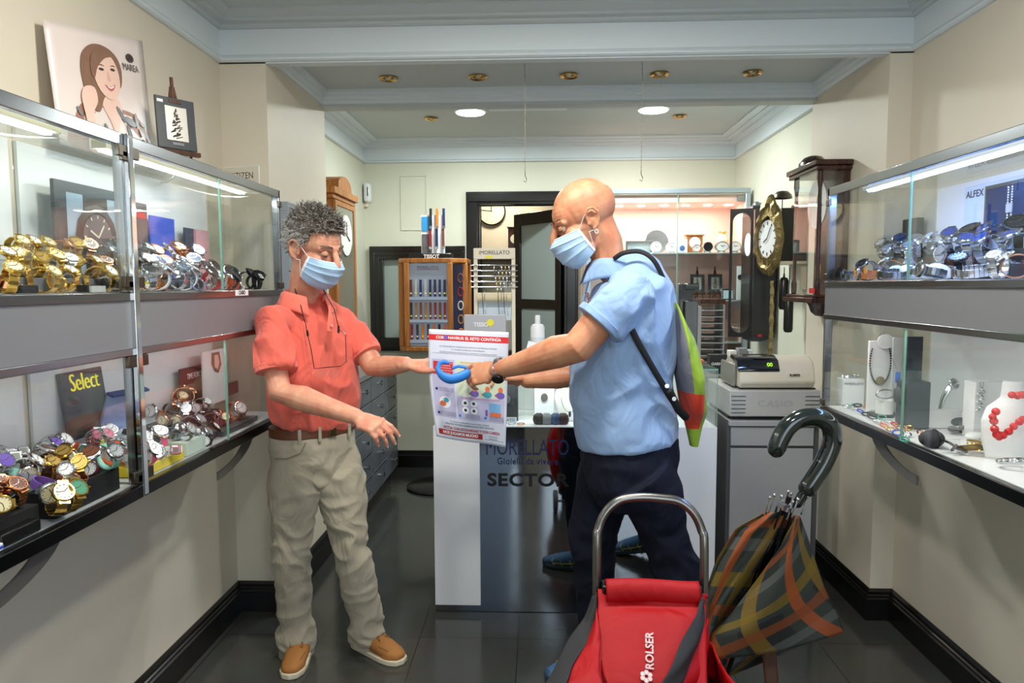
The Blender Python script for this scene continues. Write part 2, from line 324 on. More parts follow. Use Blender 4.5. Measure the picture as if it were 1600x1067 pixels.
# ================================================================ wall showcases
chrome = mat('brushed_steel', (150, 152, 155), .22, 1.0); darkst = mat('dark_steel', (62, 62, 64), .28, 1.0)
pol = mat('polished_chrome', (205, 208, 212), .08, 1.0); greylam = mat('grey_laminate', (118, 120, 124), .35, noise_=.03, nscale=5)
panelw = mat('white_case_panel', (226, 228, 230), .5); tapem = mat('cream_lath', (215, 210, 185), .6)
gedge = mat('green_glass_edge', (120, 165, 150), .15, spec=.7); acry = glass_mat('clear_acrylic', (.97, .98, .98), 1.2)
def led(name, col, st): return mat(name, col, .5, emit=st)
ledL = led('led_neutral', (235, 250, 255), 24); ledLo = led('led_soft_white', (255, 246, 246), 13); ledR = led('led_blue_white', (120, 168, 255), 75); ledRo = led('led_white', (255, 250, 248), 15)
def showcase(side, ya, yb, seam, label, posts, H, ledT, ledB, near_open=False):
    wx, fx = (XL, -1.06) if side < 0 else (XR, 1.13)
    zt, zm, zb, zs = H
    s = -side                                   # from wall towards the room
    r = thing('wall_showcase', label, 'showcase', (wx+s*.002, (ya+yb)/2, zs), 'wall mounted glass showcases')
    def bx(m_, xa, xb, *q): m_.box(min(xa, xb), max(xa, xb), *q)
    f = M(); bx(f, fx-s*.022, fx, ya, yb, zt-.032, zt); bx(f, fx-s*.022, fx+s*.004, ya, yb, zm-.022, zm); bx(f, fx-s*.022, fx+s*.004, ya, yb, zb-.02, zb)
    bx(f, fx-s*.03, fx, yb-.016, yb, zm, zt); bx(f, fx-s*.03, fx, yb-.012, yb, zs, zb)
    f.build('frame', chrome, r, .002)
    f = M(); bx(f, fx-s*.02, fx+s*.004, ya, yb, zs-.036, zs-.002); bx(f, wx+s*.003, fx, yb-.012, yb, zs-.03, zs-.003); f.build('bottom_rail', darkst, r, .002)
    f = M(); bx(f, wx+s*.003, fx-s*.001, ya, yb-.001, zb, zm-.022); f.build('fascia', greylam, r)
    f = M(); bx(f, wx+s*.003, wx+s*.012, ya, yb-.02, zm, zt-.01); bx(f, wx+s*.003, wx+s*.012, ya, yb-.02, zs, zb-.02); f.build('back_panel', panelw, r)
    f = M(); bx(f, wx+s*.012, fx-s*.022, ya, yb-.002, zt-.009, zt-.001); f.build('top_glass', MC['clear_glass'], r)
    f = M(); bx(f, wx+s*.003, fx-s*.02, ya, yb-.002, zs-.03, zs); bx(f, wx+s*.003, fx-s*.022, ya, yb-.002, zm-.021, zm); f.build('shelf', panelw if side > 0 else mat('pale_grey_shelf', (190, 192, 195), .3), r)
    for (y0, y1) in ((ya, seam-.002), (seam+.002, yb-.016)):
        for (z0, z1) in ((zm+.002, zt-.034), (zs, zb-.022)):
            f = M(); bx(f, fx-s*.007, fx-s*.003, y0+.001, y1, z0, z1); f.build('front_pane', MC['clear_glass'], r)
            f = M(); bx(f, fx-s*.008, fx-s*.002, y1-.0005 if y1 == seam-.002 else y0, y1+.0008 if y1 == seam-.002 else y0+.0015, z0, z1); f.build('pane_edge', gedge, r)
    for (z0, z1) in ((zm+.002, zt-.012), (zs, zb-.002)):
        f = M(); bx(f, wx+s*.012, fx-s*.008, yb-.008, yb-.004, z0, z1); f.build('end_pane', MC['clear_glass'], r)
    f = M(); bx(f, fx-s*.095, fx-s*.075, ya+.02, yb-.17, zt-.036, zt-.030); l = f.build('led_strip', ledT, r)
    f = M(); bx(f, fx-s*.105, fx-s*.065, ya+.01, yb-.15, zt-.0295, zt-.0095); f.build('strip_housing', tapem if side < 0 else panelw, r)
    f = M(); bx(f, fx-s*.045, fx-s*.028, ya+.02, yb-.1, zb-.016, zb-.008); f.build('led_strip', ledB, r)
    lk = [(y-.045, y+.045, z, z+.03) for y in posts for z in (zt-.06, zm+.012, zb-.05, zs+.01)]+[(yb-.03, yb-.002, z, z+.025) for z in (zt-.07, zm+.005, zs+.005)]
    for y0, y1, z0, z1 in lk: f = M(); bx(f, fx-s*.004, fx+s*.008, y0, y1, z0, z1); f.build('pane_lock', mat('aged_bronze', (96, 88, 78), .3, 1.0), r, .002)
    for y in posts:
        f = M(); bx(f, fx-s*.012, fx+s*.012, y-.012, y+.012, zs-.03, zt); f.build('post', pol, r, .003)
    # curved support bracket under the case
    for yc in ((ya+yb)/2+.12,) if side < 0 else (yb-.5,):
        f = M(); P_ = []
        for i in range(13):
            a = PI/2*i/12; P_.append((yc-.16+.30*math.sin(a)**1.2, zs-.034-.10*math.cos(a)**1.1))
        Q_ = [(yc-.16+(y-yc+.16)*.72, zs-.034+(z-zs+.034)*.72) for y, z in P_]
        f.prism(P_+Q_[::-1], fx-s*.03, fx-s*.036, 'x'); f.build('support_bracket', mat('smoked_plastic', (88, 86, 82), .3), r)
    # loose cable under the top
    if side < 0:
        P_ = [(fx-.06-.20*math.sin(t*PI)*(.6+.3*math.sin(3*t)), ya+.35+t*.55, zt-.04-.012*math.sin(t*9)) for t in [i/14 for i in range(15)]]
        M().tube(P_, .0025, 6).build('cable', mat('white_cable', (225, 225, 215), .4), r)
    return r
HL = (1.86, 1.455, 1.31, .945); HR = (1.842, 1.480, 1.352, .985)
showcase(-1, .72, 1.79, 1.25, 'long left wall glass showcase nearest the viewer with grey fascia', [1.79], HL, ledL, ledLo)
showcase(-1, 1.80, 2.86, 2.32, 'left wall glass showcase between the chrome post and the cream column', [], HL, ledL, ledLo)
showcase(1, 1.15, 2.81, 2.20, 'right wall glass showcase lit blue white above and white below', [], HR, ledR, ledRo)
r = thing('wall_showcase', 'small grey framed wall case with red goods behind the salmon shirted man', 'showcase', (XCL, 3.3, 1.2), 'wall mounted glass showcases')
f = M()
for q in ((3.06, 3.60, 1.80, 1.84), (3.06, 3.60, 1.2, 1.23), (3.06, 3.09, 1.23, 1.80), (3.57, 3.60, 1.23, 1.80)): f.box(XCL+.002, -1.10, *q)
f.build('frame', mat('grey_case_frame', (140, 150, 158), .35), r, .002)
f = M(); f.box(XCL+.002, XCL+.01, 3.09, 3.57, 1.23, 1.80); f.build('back_panel', panelw, r)
f = M(); f.box(-1.108, -1.104, 3.09, 3.57, 1.23, 1.80); f.build('front_pane', gl, r)
f = M(); f.box(XCL+.012, -1.125, 3.13, 3.5, 1.70, 1.795); tag(f.build('gift_box', mat('red_card', (190, 28, 34), .5), None, .003), 'red box at the top of the small grey wall case', 'box')
f = M(); f.box(XCL+.012, -1.125, 3.13, 3.5, 1.60, 1.695); tag(f.build('gift_box', mat('charcoal_card', (44, 44, 48), .5), None, .003), 'charcoal box under the red box in the small grey wall case', 'box')
# ================================================================ ceiling lamps
brass = mat('brass', (196, 160, 96), .22, 1.0); darkin = mat('lamp_inside', (60, 55, 48), .4, .6)
def spot(x, y, z, lab, grp, sc=1.0):
    r = thing('recessed_spotlight', lab, 'ceiling light', (x, y, z), grp)
    M().lathe([(.026*sc, -.002), (.046*sc, -.002), (.048*sc, -.007), (.043*sc, -.012), (.030*sc, -.008), (.026*sc, -.002)], (x, y, z), n=32).build('trim_ring', brass, r)
    M().lathe([(.0, -.003), (.027*sc, -.003), (.027*sc, -.0005), (0, -.0005)], (x, y, z), n=24).build('reflector', darkin, r)
    M().lathe([(.0, -.009), (.010*sc, -.009), (.016*sc, -.003), (0, -.003)], (x, y, z), n=20).build('bulb', mat('bulb_glass', (190, 185, 170), .15), r)
nm = ('leftmost', 'second from the left', 'middle one', 'second from the right', 'rightmost')
for i, x in enumerate((-.75, -.30, .15, .594, 1.047)): spot(x, 3.55, 2.505, 'brass recessed spotlight in the passage ceiling, %s of the row of five' % nm[i], 'passage ceiling spotlights')
spot(-.726, 4.80, 2.60, 'small brass spotlight in the back room ceiling, left of both light discs', 'back room spotlights'); spot(.948, 4.83, 2.60, 'small brass spotlight in the back room ceiling, right of both light discs', 'back room spotlights')
for x, n_ in ((-.44, 'left'), (.735, 'right')):
    r = thing('ceiling_light_disc', 'bright round LED ceiling disc, %s one of the two over the back room' % n_, 'ceiling light', (x, 4.6, 2.6), 'LED discs')
    M().lathe([(0, 0), (.105, 0), (.105, -.014), (.098, -.018), (0, -.018)], (x, 4.6, 2.6), n=40).build('housing', mat('white_plastic', (235, 238, 238), .3), r)
    M().lathe([(0, 0), (.094, 0), (.09, -.004), (0, -.004)], (x, 4.6, 2.5815), n=40).build('diffuser', led('disc_light', (240, 255, 255), 5), r)
for x, y in ((-.32, 1.75), (.36, 1.75), (.02, .2)):
    struct(M().lathe([(0, 0), (.12, 0), (.12, -.02), (0, -.02)], (x, y, 2.66), n=32).build('trim_%d' % (20+int(x*10)), mat('white_plastic', (235, 238, 238), .3)))
M().box(-.32, .18, 4.0, 4.62, 2.594, 2.599).build('trim_7', friezem)['kind'] = 'structure'
# two thin chains hanging from the beam
chm = mat('chain_metal', (120, 112, 98), .4, .8)
for x, zb_, lb in ((-.062, 1.94, 'left'), (.467, 1.94, 'right')):
    b = M(); z = 2.504; k = 0
    while z > zb_+.05:
        a = [(0.0022*math.cos(t)*(k % 2), 0.0022*math.cos(t)*(1-k % 2), .007*math.sin(t)) for t in [j*PI/3 for j in range(6)]]
        b.tube([(x+p[0], 3.25+p[1], z-.007+p[2]) for p in a], .0009, 4, closed=True, up=(1, .9, 0)); z -= .0115; k += 1
    o = b.build('hanging_chain', chm); tag(o, 'thin metal chain with a hook hanging from the passage ceiling, %s one of the two' % lb, 'chain', 'hanging chains')
    M().tube([(x, 3.25, zb_+.05), (x, 3.25, zb_+.03), (x+.007, 3.25, zb_+.015), (x+.004, 3.25, zb_), (x-.006, 3.25, zb_+.006)], .0016, 6).build('hook', darkst, o)
# ================================================================ back room
white = mat('white_gloss_board', (232, 235, 238), .25); blk = mat('black_plastic', (18, 18, 19), .25); cream = mat('cream_plastic', (226, 218, 196), .4)
frost = mat('frosted_glass', (150, 165, 160), .25, spec=.6, coat=.4); silver = mat('silver', (215, 216, 220), .16, 1.0); gold = mat('gold', (222, 184, 96), .2, 1.0)
rosegold = mat('rose_gold', (205, 142, 104), .2, 1.0); paper = mat('white_paper', (235, 236, 238), .6); inkk = mat('black_ink', (16, 16, 18), .5)
def fr4(x0, x1, z0, z1, w, y0, y1, b=None):
    b = b or M()
    b.box(x0, x1, y0, y1, z1-w, z1); b.box(x0, x1, y0, y1, z0, z0+w); b.box(x0, x0+w, y0, y1, z0+w, z1-w); b.box(x1-w, x1, y0, y1, z0+w, z1-w); return b
# black framed frosted window beside the doorway
o = M()
for k, (d, t) in enumerate(((.0, .02), (.035, .035), (.065, .012))): fr4(WX0-.08+d, WX1+.02-d*.3, WZ0-.08+d, WZ1+.08-d, .04, YB-.04+ (0 if k else .0)+.005*k, YB+.02+t, o)
w = struct(o.build('window_2', blackm, None, .003)); M().box(WX0-.01, WX1, YB+.02, YB+.03, WZ0-.01, WZ1+.01).build('frosted_pane', frost, w)
# doorway frame and open leaf
b = M()
for x0, x1 in ((DX0-.11, DX0), (DX1, DX1+.11)):
    b.box(x0, x1, YB-.03, YB+.12, 0, DZ); b.box(x0+.02, x1-.02, YB-.045, YB-.03, 0, DZ+.02)
b.box(DX0-.11, DX1+.11, YB-.03, YB+.12, DZ, DZ+.10); b.box(DX0-.09, DX1+.09, YB-.045, YB-.03, DZ+.02, DZ+.08)
struct(b.build('trim_8', blackm, None, .004))
hx, hy = DX1-.01, YB+.11; dd = Vector((-.39, .49, 0)).normalized(); L = .63
X_ = frame((hx, hy, 0), dd, (0, 0, 1))
b = M(); b.X = X_
for q in ((0, .07, .02, 2.08), (L-.09, L, .02, 2.08), (.07, L-.09, 1.98, 2.08), (.07, L-.09, 1.27, 1.35), (.07, L-.09, .02, .25)): b.box(q[0], q[1], q[2], q[3], -.02, .02)
d1 = struct(b.build('door_1', blackm, None, .003))
b = M(); b.X = X_; b.box(.07, L-.09, .25, 1.27, -.004, .004); b.box(.07, L-.09, 1.35, 1.98, -.004, .004); b.build('frosted_pane', mat('frosted_door_glass', (165, 180, 178), .3, spec=.6), d1)
b = M(); b.X = X_; b.tube([(L-.05, 1.02, .02), (L-.05, 1.02, .06), (L-.15, 1.02, .06)], .008, 8); b.build('door_handle', mat('door_handle_metal', (200, 200, 200), .2, 1), d1)
# workshop behind: clock and wooden clock cases on a shelf
c = at(768, 330, Y=6.72)
r = thing('wall_clock', 'round cream faced wall clock seen through the doorway', 'clock', (c.x, 6.74, c.z))
R_ = .135
M().lathe([(0, 0), (R_, 0), (R_, .03), (R_-.01, .035), (R_-.012, .02), (0, .02)], (c.x, 6.745, c.z), (0, -1, 0), 40).build('case', blk, r)
M().lathe([(0, .021), (R_-.013, .021), (R_-.013, .023), (0, .023)], (c.x, 6.745, c.z), (0, -1, 0), 40).build('dial', mat('clock_dial_cream', (226, 222, 170), .4), r)
b = M()
for k in range(12): a = k*PI/6; b.bar((c.x+.10*math.cos(a), 6.72, c.z+.10*math.sin(a)), (c.x+.118*math.cos(a), 6.72, c.z+.118*math.sin(a)), .004, .002, (0, 1, 0))
b.build('hour_marks', inkk, r)
b = M(); b.bar((c.x+.01, 6.718, c.z), (c.x-.1, 6.718, c.z+.012), .006, .002, (0, 1, 0)); b.bar((c.x, 6.716, c.z), (c.x-.005, 6.716, c.z+.07), .008, .002, (0, 1, 0)); b.build('hands', inkk, r)
oak = wood_mat('honey_oak', (148, 88, 38), (186, 122, 58), .3); walnut = wood_mat('walnut', (52, 28, 18), (86, 48, 28), .3); dwood = wood_mat('dark_mahogany', (38, 18, 12), (70, 34, 22), .2)
b = M(); b.box(-.75, .25, 6.35, 6.75, 1.70, 1.73); b.box(-.75, -.72, 6.35, 6.75, 0, 1.7); b.box(.22, .25, 6.35, 6.75, 0, 1.7); b.box(-.75, .25, 6.35, 6.75, .84, .87); tag(b.build('workshop_shelf', walnut), 'dark wooden shelving unit standing in the workshop behind the doorway', 'shelf')
for x, w_, h_, lb in ((-.22, .12, .26, 'dark brown wooden clock case on top of the workshop shelving'), (-.02, .14, .2, 'reddish wooden clock case on the workshop shelving, half behind the door')):
    r = thing('mantel_clock_case', lb, 'clock', (x, 6.5, 1.73)); b = M(); b.box(x-w_/2, x+w_/2, 6.44, 6.58, 1.73, 1.73+h_); b.box(x-w_/2-.01, x+w_/2+.01, 6.43, 6.59, 1.73+h_, 1.745+h_); b.build('case', dwood, r, .004)
    M().lathe([(0, 0), (.04, 0), (.04, .006), (0, .006)], (x, 6.436, 1.73+h_*.62), (0, -1, 0), 24).build('dial', cream, r)
for x, z0, h_, c_, lb in ((-.42, .87, .5, 'tall brown box on the middle workshop shelf', (66, 40, 28)), (-.25, .87, .62, 'grey white box on the middle workshop shelf', (190, 190, 182)), (-.1, .87, .45, 'cream box on the middle workshop shelf', (210, 200, 160))):
    lb, c_ = (c_, lb); b = M(); b.box(x-.07, x+.07, 6.45, 6.7, z0, z0+h_); tag(b.build('storage_box', mat('box_%d' % c_[0], c_, .6), None, .004), lb, 'box')
# alarm / sensor box and blank plate on the back wall
c = at(574, 301, Y=5.5); r = thing('wall_sensor', 'white plastic motion sensor in the left corner of the back room', 'sensor', (c.x, 5.545, c.z))
M().box(c.x-.028, c.x+.028, 5.47, 5.548, c.z-.075, c.z+.075).build('body', white, r, .02); M().box(c.x+.006, c.x+.012, 5.466, 5.4705, c.z-.03, c.z+.04).build('slot', blk, r)
M().box(c.x-.05, c.x+.0, 5.52, 5.549, c.z-.11, c.z-.07).build('wall_bracket', cream, r, .01)
p0 = at(626, 330, Y=5.54); p1 = at(666, 274, Y=5.54); tag(fr4(p0.x, p1.x, p0.z-.15, p1.z, .006, 5.542, 5.549).build('cable_cover', backm), 'thin raised rectangular wall cover beside the sensor, painted like the wall', 'wall cover')
# longcase clock on the left wall, honey oak
r = thing('longcase_clock', 'honey oak longcase clock with arched top on the left wall of the back room', 'clock', (-1.28, 4.1, .94))
ya, yb, xf = 3.93, 4.42, -1.17
b = M(); b.box(XBL+.003, xf, ya+.03, yb-.03, .94, 2.0); b.build('case', oak, r, .004)
b = M(); b.box(XBL+.003, xf+.03, ya-.01, yb+.01, 1.99, 2.03); b.box(XBL+.003, xf+.015, ya+.005, yb-.005, 1.965, 1.99)
P_ = [(yy, 2.03+.085*math.sqrt(max(0, 1-((yy-4.175)/.15)**2))) for yy in [4.025+.3*i/14 for i in range(15)]]; b.prism(P_, XBL+.02, xf+.02, 'x'); b.build('cornice', oak, r, .004)
b = M(); b.box(xf, xf+.014, ya+.06, yb-.06, .99, 1.94); b.build('glass_door', mat('dim_clock_glass', (120, 120, 105), .1, spec=.8), r)
b = M(); b.box(xf, xf+.02, ya+.03, ya+.065, .96, 1.96); b.box(xf, xf+.02, yb-.065, yb-.03, .96, 1.96); b.box(xf, xf+.02, ya+.06, yb-.06, 1.93, 1.96); b.box(xf, xf+.02, ya+.06, yb-.06, .96, 1.0); b.build('door_frame', oak, r, .003)
M().lathe([(0, 0), (.12, 0), (.12, .006), (0, .006)], (xf+.015, 4.175, 1.77), (1, 0, 0), 40).build('dial', mat('clock_dial_white', (236, 238, 232), .35), r)
b = M(); b.bar((xf+.023, 4.175, 1.77), (xf+.023, 4.175, 1.85), .006, .002, (1, 0, 0)); b.bar((xf+.024, 4.175, 1.77), (xf+.024, 4.235, 1.74), .008, .002, (1, 0, 0)); b.build('hands', inkk, r)
b = M(); b.box(XBL+.06, xf-.07, ya+.026, ya+.031, 1.0, 1.9); b.build('side_window', mat('dark_clock_glass', (48, 40, 28), .12, spec=.8), r)
b = M(); b.lathe([(0, -.01), (.045, -.004), (.045, .004), (0, .01)], (xf+.022, 4.175, 1.15), (1, 0, 0), 24); b.build('pendulum', brass, r)
# chest of drawers along the left wall
grd = mat('grey_blue_drawer', (92, 98, 106), .28, noise_=.03)
r = thing('drawer_cabinet', 'long grey drawer cabinet with round chrome knobs along the left wall', 'cabinet', (-1.2, 4.5, 0))
xf = -1.055; b = M(); b.box(XBL+.027, xf-.02, 3.9, 5.12, .12, .90); b.build('body', mat('dark_cabinet', (46, 48, 50), .4), r, .003)
b = M(); b.box(XBL+.027, xf-.06, 3.92, 5.10, 0, .12); b.build('plinth', blackm, r)
b = M(); b.box(XBL+.003, xf+.01, 3.89, 5.13, .90, .935); b.build('worktop', mat('grey_worktop', (120, 122, 122), .3), r, .003)
for ci, (y0, y1) in enumerate(((3.91, 4.31), (4.315, 4.71), (4.715, 5.11))):
    for k in range(5):
        z0 = .13+k*.153; d = M().box(xf-.02, xf, y0+.004, y1-.004, z0+.003, z0+.150).build('drawer', grd, r, .002)
        M().box(xf-.0005, xf+.003, y0+.01, y1-.01, z0+.143, z0+.147).build('drawer_trim', pol, d)
        yc = (y0+y1)/2
        M().lathe([(.006, 0), (.006, .014), (.016, .022), (.017, .030), (.0, .034)], (xf, yc, z0+.09), (1, 0, 0), 16).build('knob', pol, d)
# small clutter on the drawer cabinet
tray = M(); tray.box(-1.16, -1.075, 4.55, 4.9, .936, .945); tray.build('display_tray', blk); tag(bpy.data.objects['display_tray'], 'black tray of jewellery lying on the grey drawer cabinet', 'tray')
stk = M()
for k in range(9): a = random.random()*6; p = Vector((-1.12+random.uniform(-.03, .03), 4.58+.032*k, .965)); stk.tube([p+Vector((.012*math.cos(a+t), .018*math.sin(a+t), .012*math.sin(t*1.7))) for t in [j*PI/4 for j in range(8)]], .003, 6, closed=True)
o = stk.build('ring_display', silver); tag(o, 'heap of silver bangles on the black tray beside the drawer cabinet', 'bangles'); o['kind'] = 'stuff'
r = thing('brochure_stand', 'small clear wire stand on the drawer cabinet behind the salmon shirted man', 'stand', (-1.2, 4.75, .936))
p = at(566, 530, Y=4.75); b = M(); x = p.x
for z in (.936, 1.0, 1.07): b.box(x-.035, x+.02, 4.72, 4.78, z, z+.004)
for q in (x-.033, x+.018): b.cyl((q, 4.725, .936), (q, 4.725, 1.09), .002)
b.build('wire_frame', silver, r)
for z, c_ in ((1.004, (150, 60, 60)), (1.074, (190, 190, 195))): M().box(x-.03, x+.015, 4.73, 4.77, z, z+.03).build('leaflet', mat('lf%d' % c_[0], c_, .6), r)
# floor stand with the revolving strap case
r = thing('revolving_strap_case', 'honey wood revolving display case of watch straps on a black floor stand', 'display case', (-.73, 4.98, 0))
cx, cy, z0, z1 = -.73, 4.98, 1.02, 1.655
M().lathe([(0, 0), (.235, 0), (.235, .012), (.22, .02), (0, .022)], (cx, cy, 0), n=48).build('base_disc', blk, r)
M().cyl((cx, cy, .02), (cx, cy, z0), .022).build('pole', blk, r)
hw = .235; ch = .10
octo = [(cx-hw+ch*.5, cy-hw), (cx+hw-ch*1.0, cy-hw), (cx+hw, cy-hw+ch), (cx+hw, cy+hw-ch), (cx+hw-ch, cy+hw), (cx-hw+ch, cy+hw), (cx-hw, cy+hw-ch), (cx-hw, cy-hw+ch*.5)]
b = M(); b.prism(octo, z0, z0+.03); b.prism(octo, z1-.03, z1); fo = b.build('case', oak, r, .004)
def post(x, y): M().box(x-.018, x+.018, y-.018, y+.018, z0+.03, z1-.03).build('post', oak, r, .004)
for i in (0, 1, 2, 3, 4, 5, 6, 7): x, y = octo[i]; post(x+(cx-x)*.07, y+(cy-y)*.07)
yf = cy-hw+.02; bpm = mat('pale_blue_card', (170, 184, 205), .5)
M().box(cx-hw+.06, cx+hw-.115, yf, yf+.01, z0+.035, z1-.035).build('back_card', bpm, r)
b = M()
b.add([(cx+hw-.02, cy-hw+.12, z0+.04), (cx+hw-.02, cy+hw-.12, z0+.04), (cx+hw-.02, cy+hw-.12, z1-.04), (cx+hw-.02, cy-hw+.12, z1-.04)], [(0, 1, 2, 3)]); b.box(cx+hw-.10, cx+hw-.03, cy-hw+.085, cy-hw+.095, z0+.04, z1-.04); b.build('side_card', mat('navy_card', (40, 46, 84), .4), r)
tx = frame(((2*cx-.055)/2, yf-.002, z1-.062), (1, 0, 0), (0, 0, 1)); text('lettering', 'MORELLATO', .026, tx, mat('grey_ink', (90, 92, 110), .5), r)
M().box(cx-.1, cx+.05, yf-.003, yf-.001, z1-.078, z1-.075).build('red_rule', mat('red_ink', (170, 40, 60), .5), r)
straps = [(92, 52, 36), (30, 30, 34), (60, 62, 50), (120, 66, 50), (44, 38, 60), (190, 190, 180), (36, 60, 46), (222, 120, 40), (140, 34, 40), (160, 120, 70), (24, 44, 90)]
sm = [mat('strap_leather_%d' % i, c_, .5, bump=.2, bscale=400) for i, c_ in enumerate(straps)]; yel = mat('yellow_tag', (235, 225, 60), .5)
x0_, x1_ = cx-hw+.075, cx+hw-.13
for row, (zc, hh, n_) in enumerate(((z1-.20, .055, 8), (z1-.355, .055, 8), (z1-.50, .05, 7))):
    M().box(x0_-.012, x1_+.012, yf-.018, yf, zc-hh-.028, zc-hh-.008).build('strap_shelf', bpm, r)
    for k in range(n_):
        x = x0_+(x1_-x0_)*(k+.5)/n_; o = M().box(x-.008, x+.008, yf-.012, yf-.006, zc-hh-.005, zc+hh).build('watch_strap', sm[(row*4+k*5+k//3) % 11]); tag(o, 'watch strap in the revolving wooden case, %s row, %d from the left' % (('top', 'middle', 'lowest')[row], k+1), 'strap', 'straps in the revolving case')
        M().box(x-.006, x+.006, yf-.0135, yf-.012, zc-hh+.012, zc-hh+.022).build('price_tag', yel if (k+row) % 3 == 1 else paper, o)
for k in range(5): o = M().tube([(cx+hw-.045+.018*math.cos(a), cy-hw+.09-.02, z0+.12+.095*k+.03*math.sin(a)) for a in [j*PI/5 for j in range(10)]], .005, 6, closed=True, up=(0, 1, 0)).build('watch_strap', sm[(7, 9, 5, 8, 3)[k]]); tag(o, 'curled strap on the right side of the wooden case, %d from the bottom' % (k+1), 'strap', 'curled straps on the case side')
# tissot stand on top of the case
r = thing('strap_display_stand', 'black based counter display with a picture card and six coloured straps', 'display', (-.70, 4.92, z1))
X0 = frame((-.745, 4.80, z1+.001), (1, 0, 0), (0, 0, 1))
M().box(-.89, -.60, 4.79, 4.95, z1+.001, z1+.034).build('base', blk, r, .004)
text('lettering', 'TISSOT', .034, frame((-.735, 4.788, z1+.013), (1, 0, 0), (0, 0, 1)), paper, r, bold=.001)
M().box(-.815, -.65, 4.86, 4.865, z1+.034, z1+.30).build('picture_card', paper, r)
M().box(-.81, -.74, 4.857, 4.86, z1+.19, z1+.29).build('sky_print', mat('sky_blue_print', (52, 150, 214), .4), r); M().box(-.81, -.74, 4.857, 4.86, z1+.04, z1+.17).build('photo_print', mat('grey_photo_print', (105, 100, 104), .4, noise_=.6, nscale=40), r)
for k, (x, dz, c_) in enumerate(((-.745, .2, 1), (-.70, .2, 7), (-.655, .2, 10), (-.75, .06, 8), (-.705, .06, 10), (-.66, .06, 3))):
    o = M().box(x-.009, x+.009, 4.842, 4.85, z1+.05+dz-.04, z1+.05+dz+.095).build('watch_strap', sm[c_], None, .002); tag(o, '%s strap on the counter display, %s row' % (('black', 'orange', 'navy', 'red', 'dark blue', 'brown')[k], 'upper' if k < 3 else 'lower'), 'strap', 'straps on the counter display')
    M().cyl((x, 4.841, z1+.05+dz-.035), (x, 4.838, z1+.05+dz-.035), .011).build('buckle', silver, o)
# ---------------------------------------------------------------- lit wall cabinet with clocks (pink interior)
YP = 5.08; cxl, cxr, cz0, cz1 = .34, 1.5, .94, 2.15
pink = mat('pink_laminate', (240, 200, 188), .45, noise_=.03, nscale=4); alu = mat('matt_aluminium', (165, 178, 186), .35, .6)
r = thing('lit_display_cabinet', 'glass fronted display cabinet with pink lit interior behind the bald man', 'cabinet', ((cxl+cxr)/2, 5.3, 0))
b = M(); b.box(cxl, cxr, YB-.03, YB-.005, 0, cz1-.04); b.box(cxl, cxl+.02, YP+.03, YB-.03, 0, cz1-.04); b.box(cxr-.02, cxr, YP+.03, YB-.03, .9, cz1-.04); b.box(cxl+.02, cxr-.02, YP+.03, YB-.03, 2.055, 2.075); b.box(cxl+.02, cxr-.02, YP+.01, YP+.03, 2.055, cz1-.04); b.build('interior', pink, r)
fr4(cxl, cxr, 0.02, cz1, .035, YP-.02, YP+.02).build('frame', alu, r, .003)
M().box(cxr-.09, cxr-.04, YP-.01, YP+.02, 2.06, 2.095).build('lock', chrome, r)
M().box(cxl+.035, .99, YP-.002, YP+.002, .055, cz1-.036).build('glass_door', gl, r); M().box(.995, cxr-.035, YP-.010, YP-.006, .055, cz1-.036).build('glass_door', gl, r)
M().box(.988, .993, YP-.011, YP+.003, .055, cz1-.036).build('door_edge', gedge, r)
for x in (.45, .60, .76, .93, 1.09, 1.25, 1.40):
    M().lathe([(0, 0), (.026, 0), (.03, -.003), (0, -.003)], (x, 5.28, 2.0545), n=20).build('spotlight', led('cabinet_spot', (255, 240, 225), 28), r)
for z in (1.70, 1.355, 1.05): M().box(cxl+.02, cxr-.02, YP+.03, YB-.03, z-.008, z).build('glass_shelf', mat('shelf_glass', (176, 196, 196), .08, spec=.8), r)
area('cabinet_light', (.93, 5.28, 2.045), (.93, 5.28, 0), .9, .05, 5.5, (1, .9, .82))
def alarm(x, z, rr, dial, body, lab, y=5.2, sq=1.0, grp='alarm clocks on the upper cabinet shelf'):
    r = thing('alarm_clock', lab, 'clock', (x, y, z), grp)
    b = M(); b.lathe([(0, .03), (rr*.9, .03), (rr, .02), (rr, -.02), (rr*.93, -.028), (rr*.88, -.02), (0, -.02)], (x, y, z+rr+.006), (0, 1, 0), 28, sx=sq); b.build('case', body, r)
    M().lathe([(0, 0), (rr*.87, 0), (rr*.87, -.002), (0, -.002)], (x, y-.0205, z+rr+.006), (0, 1, 0), 24, sx=sq).build('dial', dial, r)
    b = M(); c_ = Vector((x, y-.025, z+rr+.006)); b.bar(c_, c_+Vector((rr*.5, 0, rr*.2)), rr*.07, .001, (0, 1, 0)); b.bar(c_, c_+Vector((-rr*.3, 0, rr*.3)), rr*.09, .001, (0, 1, 0)); b.build('hands', inkk, r)
    b = M(); b.cyl((x-rr*.5, y, z+.012), (x-rr*.6, y, z), .006); b.cyl((x+rr*.5, y, z+.012), (x+rr*.6, y, z), .006); b.build('feet', body, r)
wd = mat('white_dial', (238, 240, 240), .35); dkd = mat('black_dial', (26, 28, 32), .3)
alarm(.86, 1.70, .038, wd, white, 'round white alarm clock, leftmost behind the bald man shoulder'); alarm(.97, 1.70, .036, wd, white, 'round white alarm clock beside the white boxed clock')
r = thing('boxed_clock', 'white box with blue round clock print on the cabinet shelf', 'box', (1.05, 5.24, 1.70)); M().box(1.015, 1.09, 5.2, 5.26, 1.701, 1.80).build('box', white, r, .002); M().lathe([(0, 0), (.02, 0), (.02, .001), (0, .001)], (1.052, 5.199, 1.735), (0, -1, 0), 24).build('print', mat('blue_print', (74, 110, 176), .4), r)
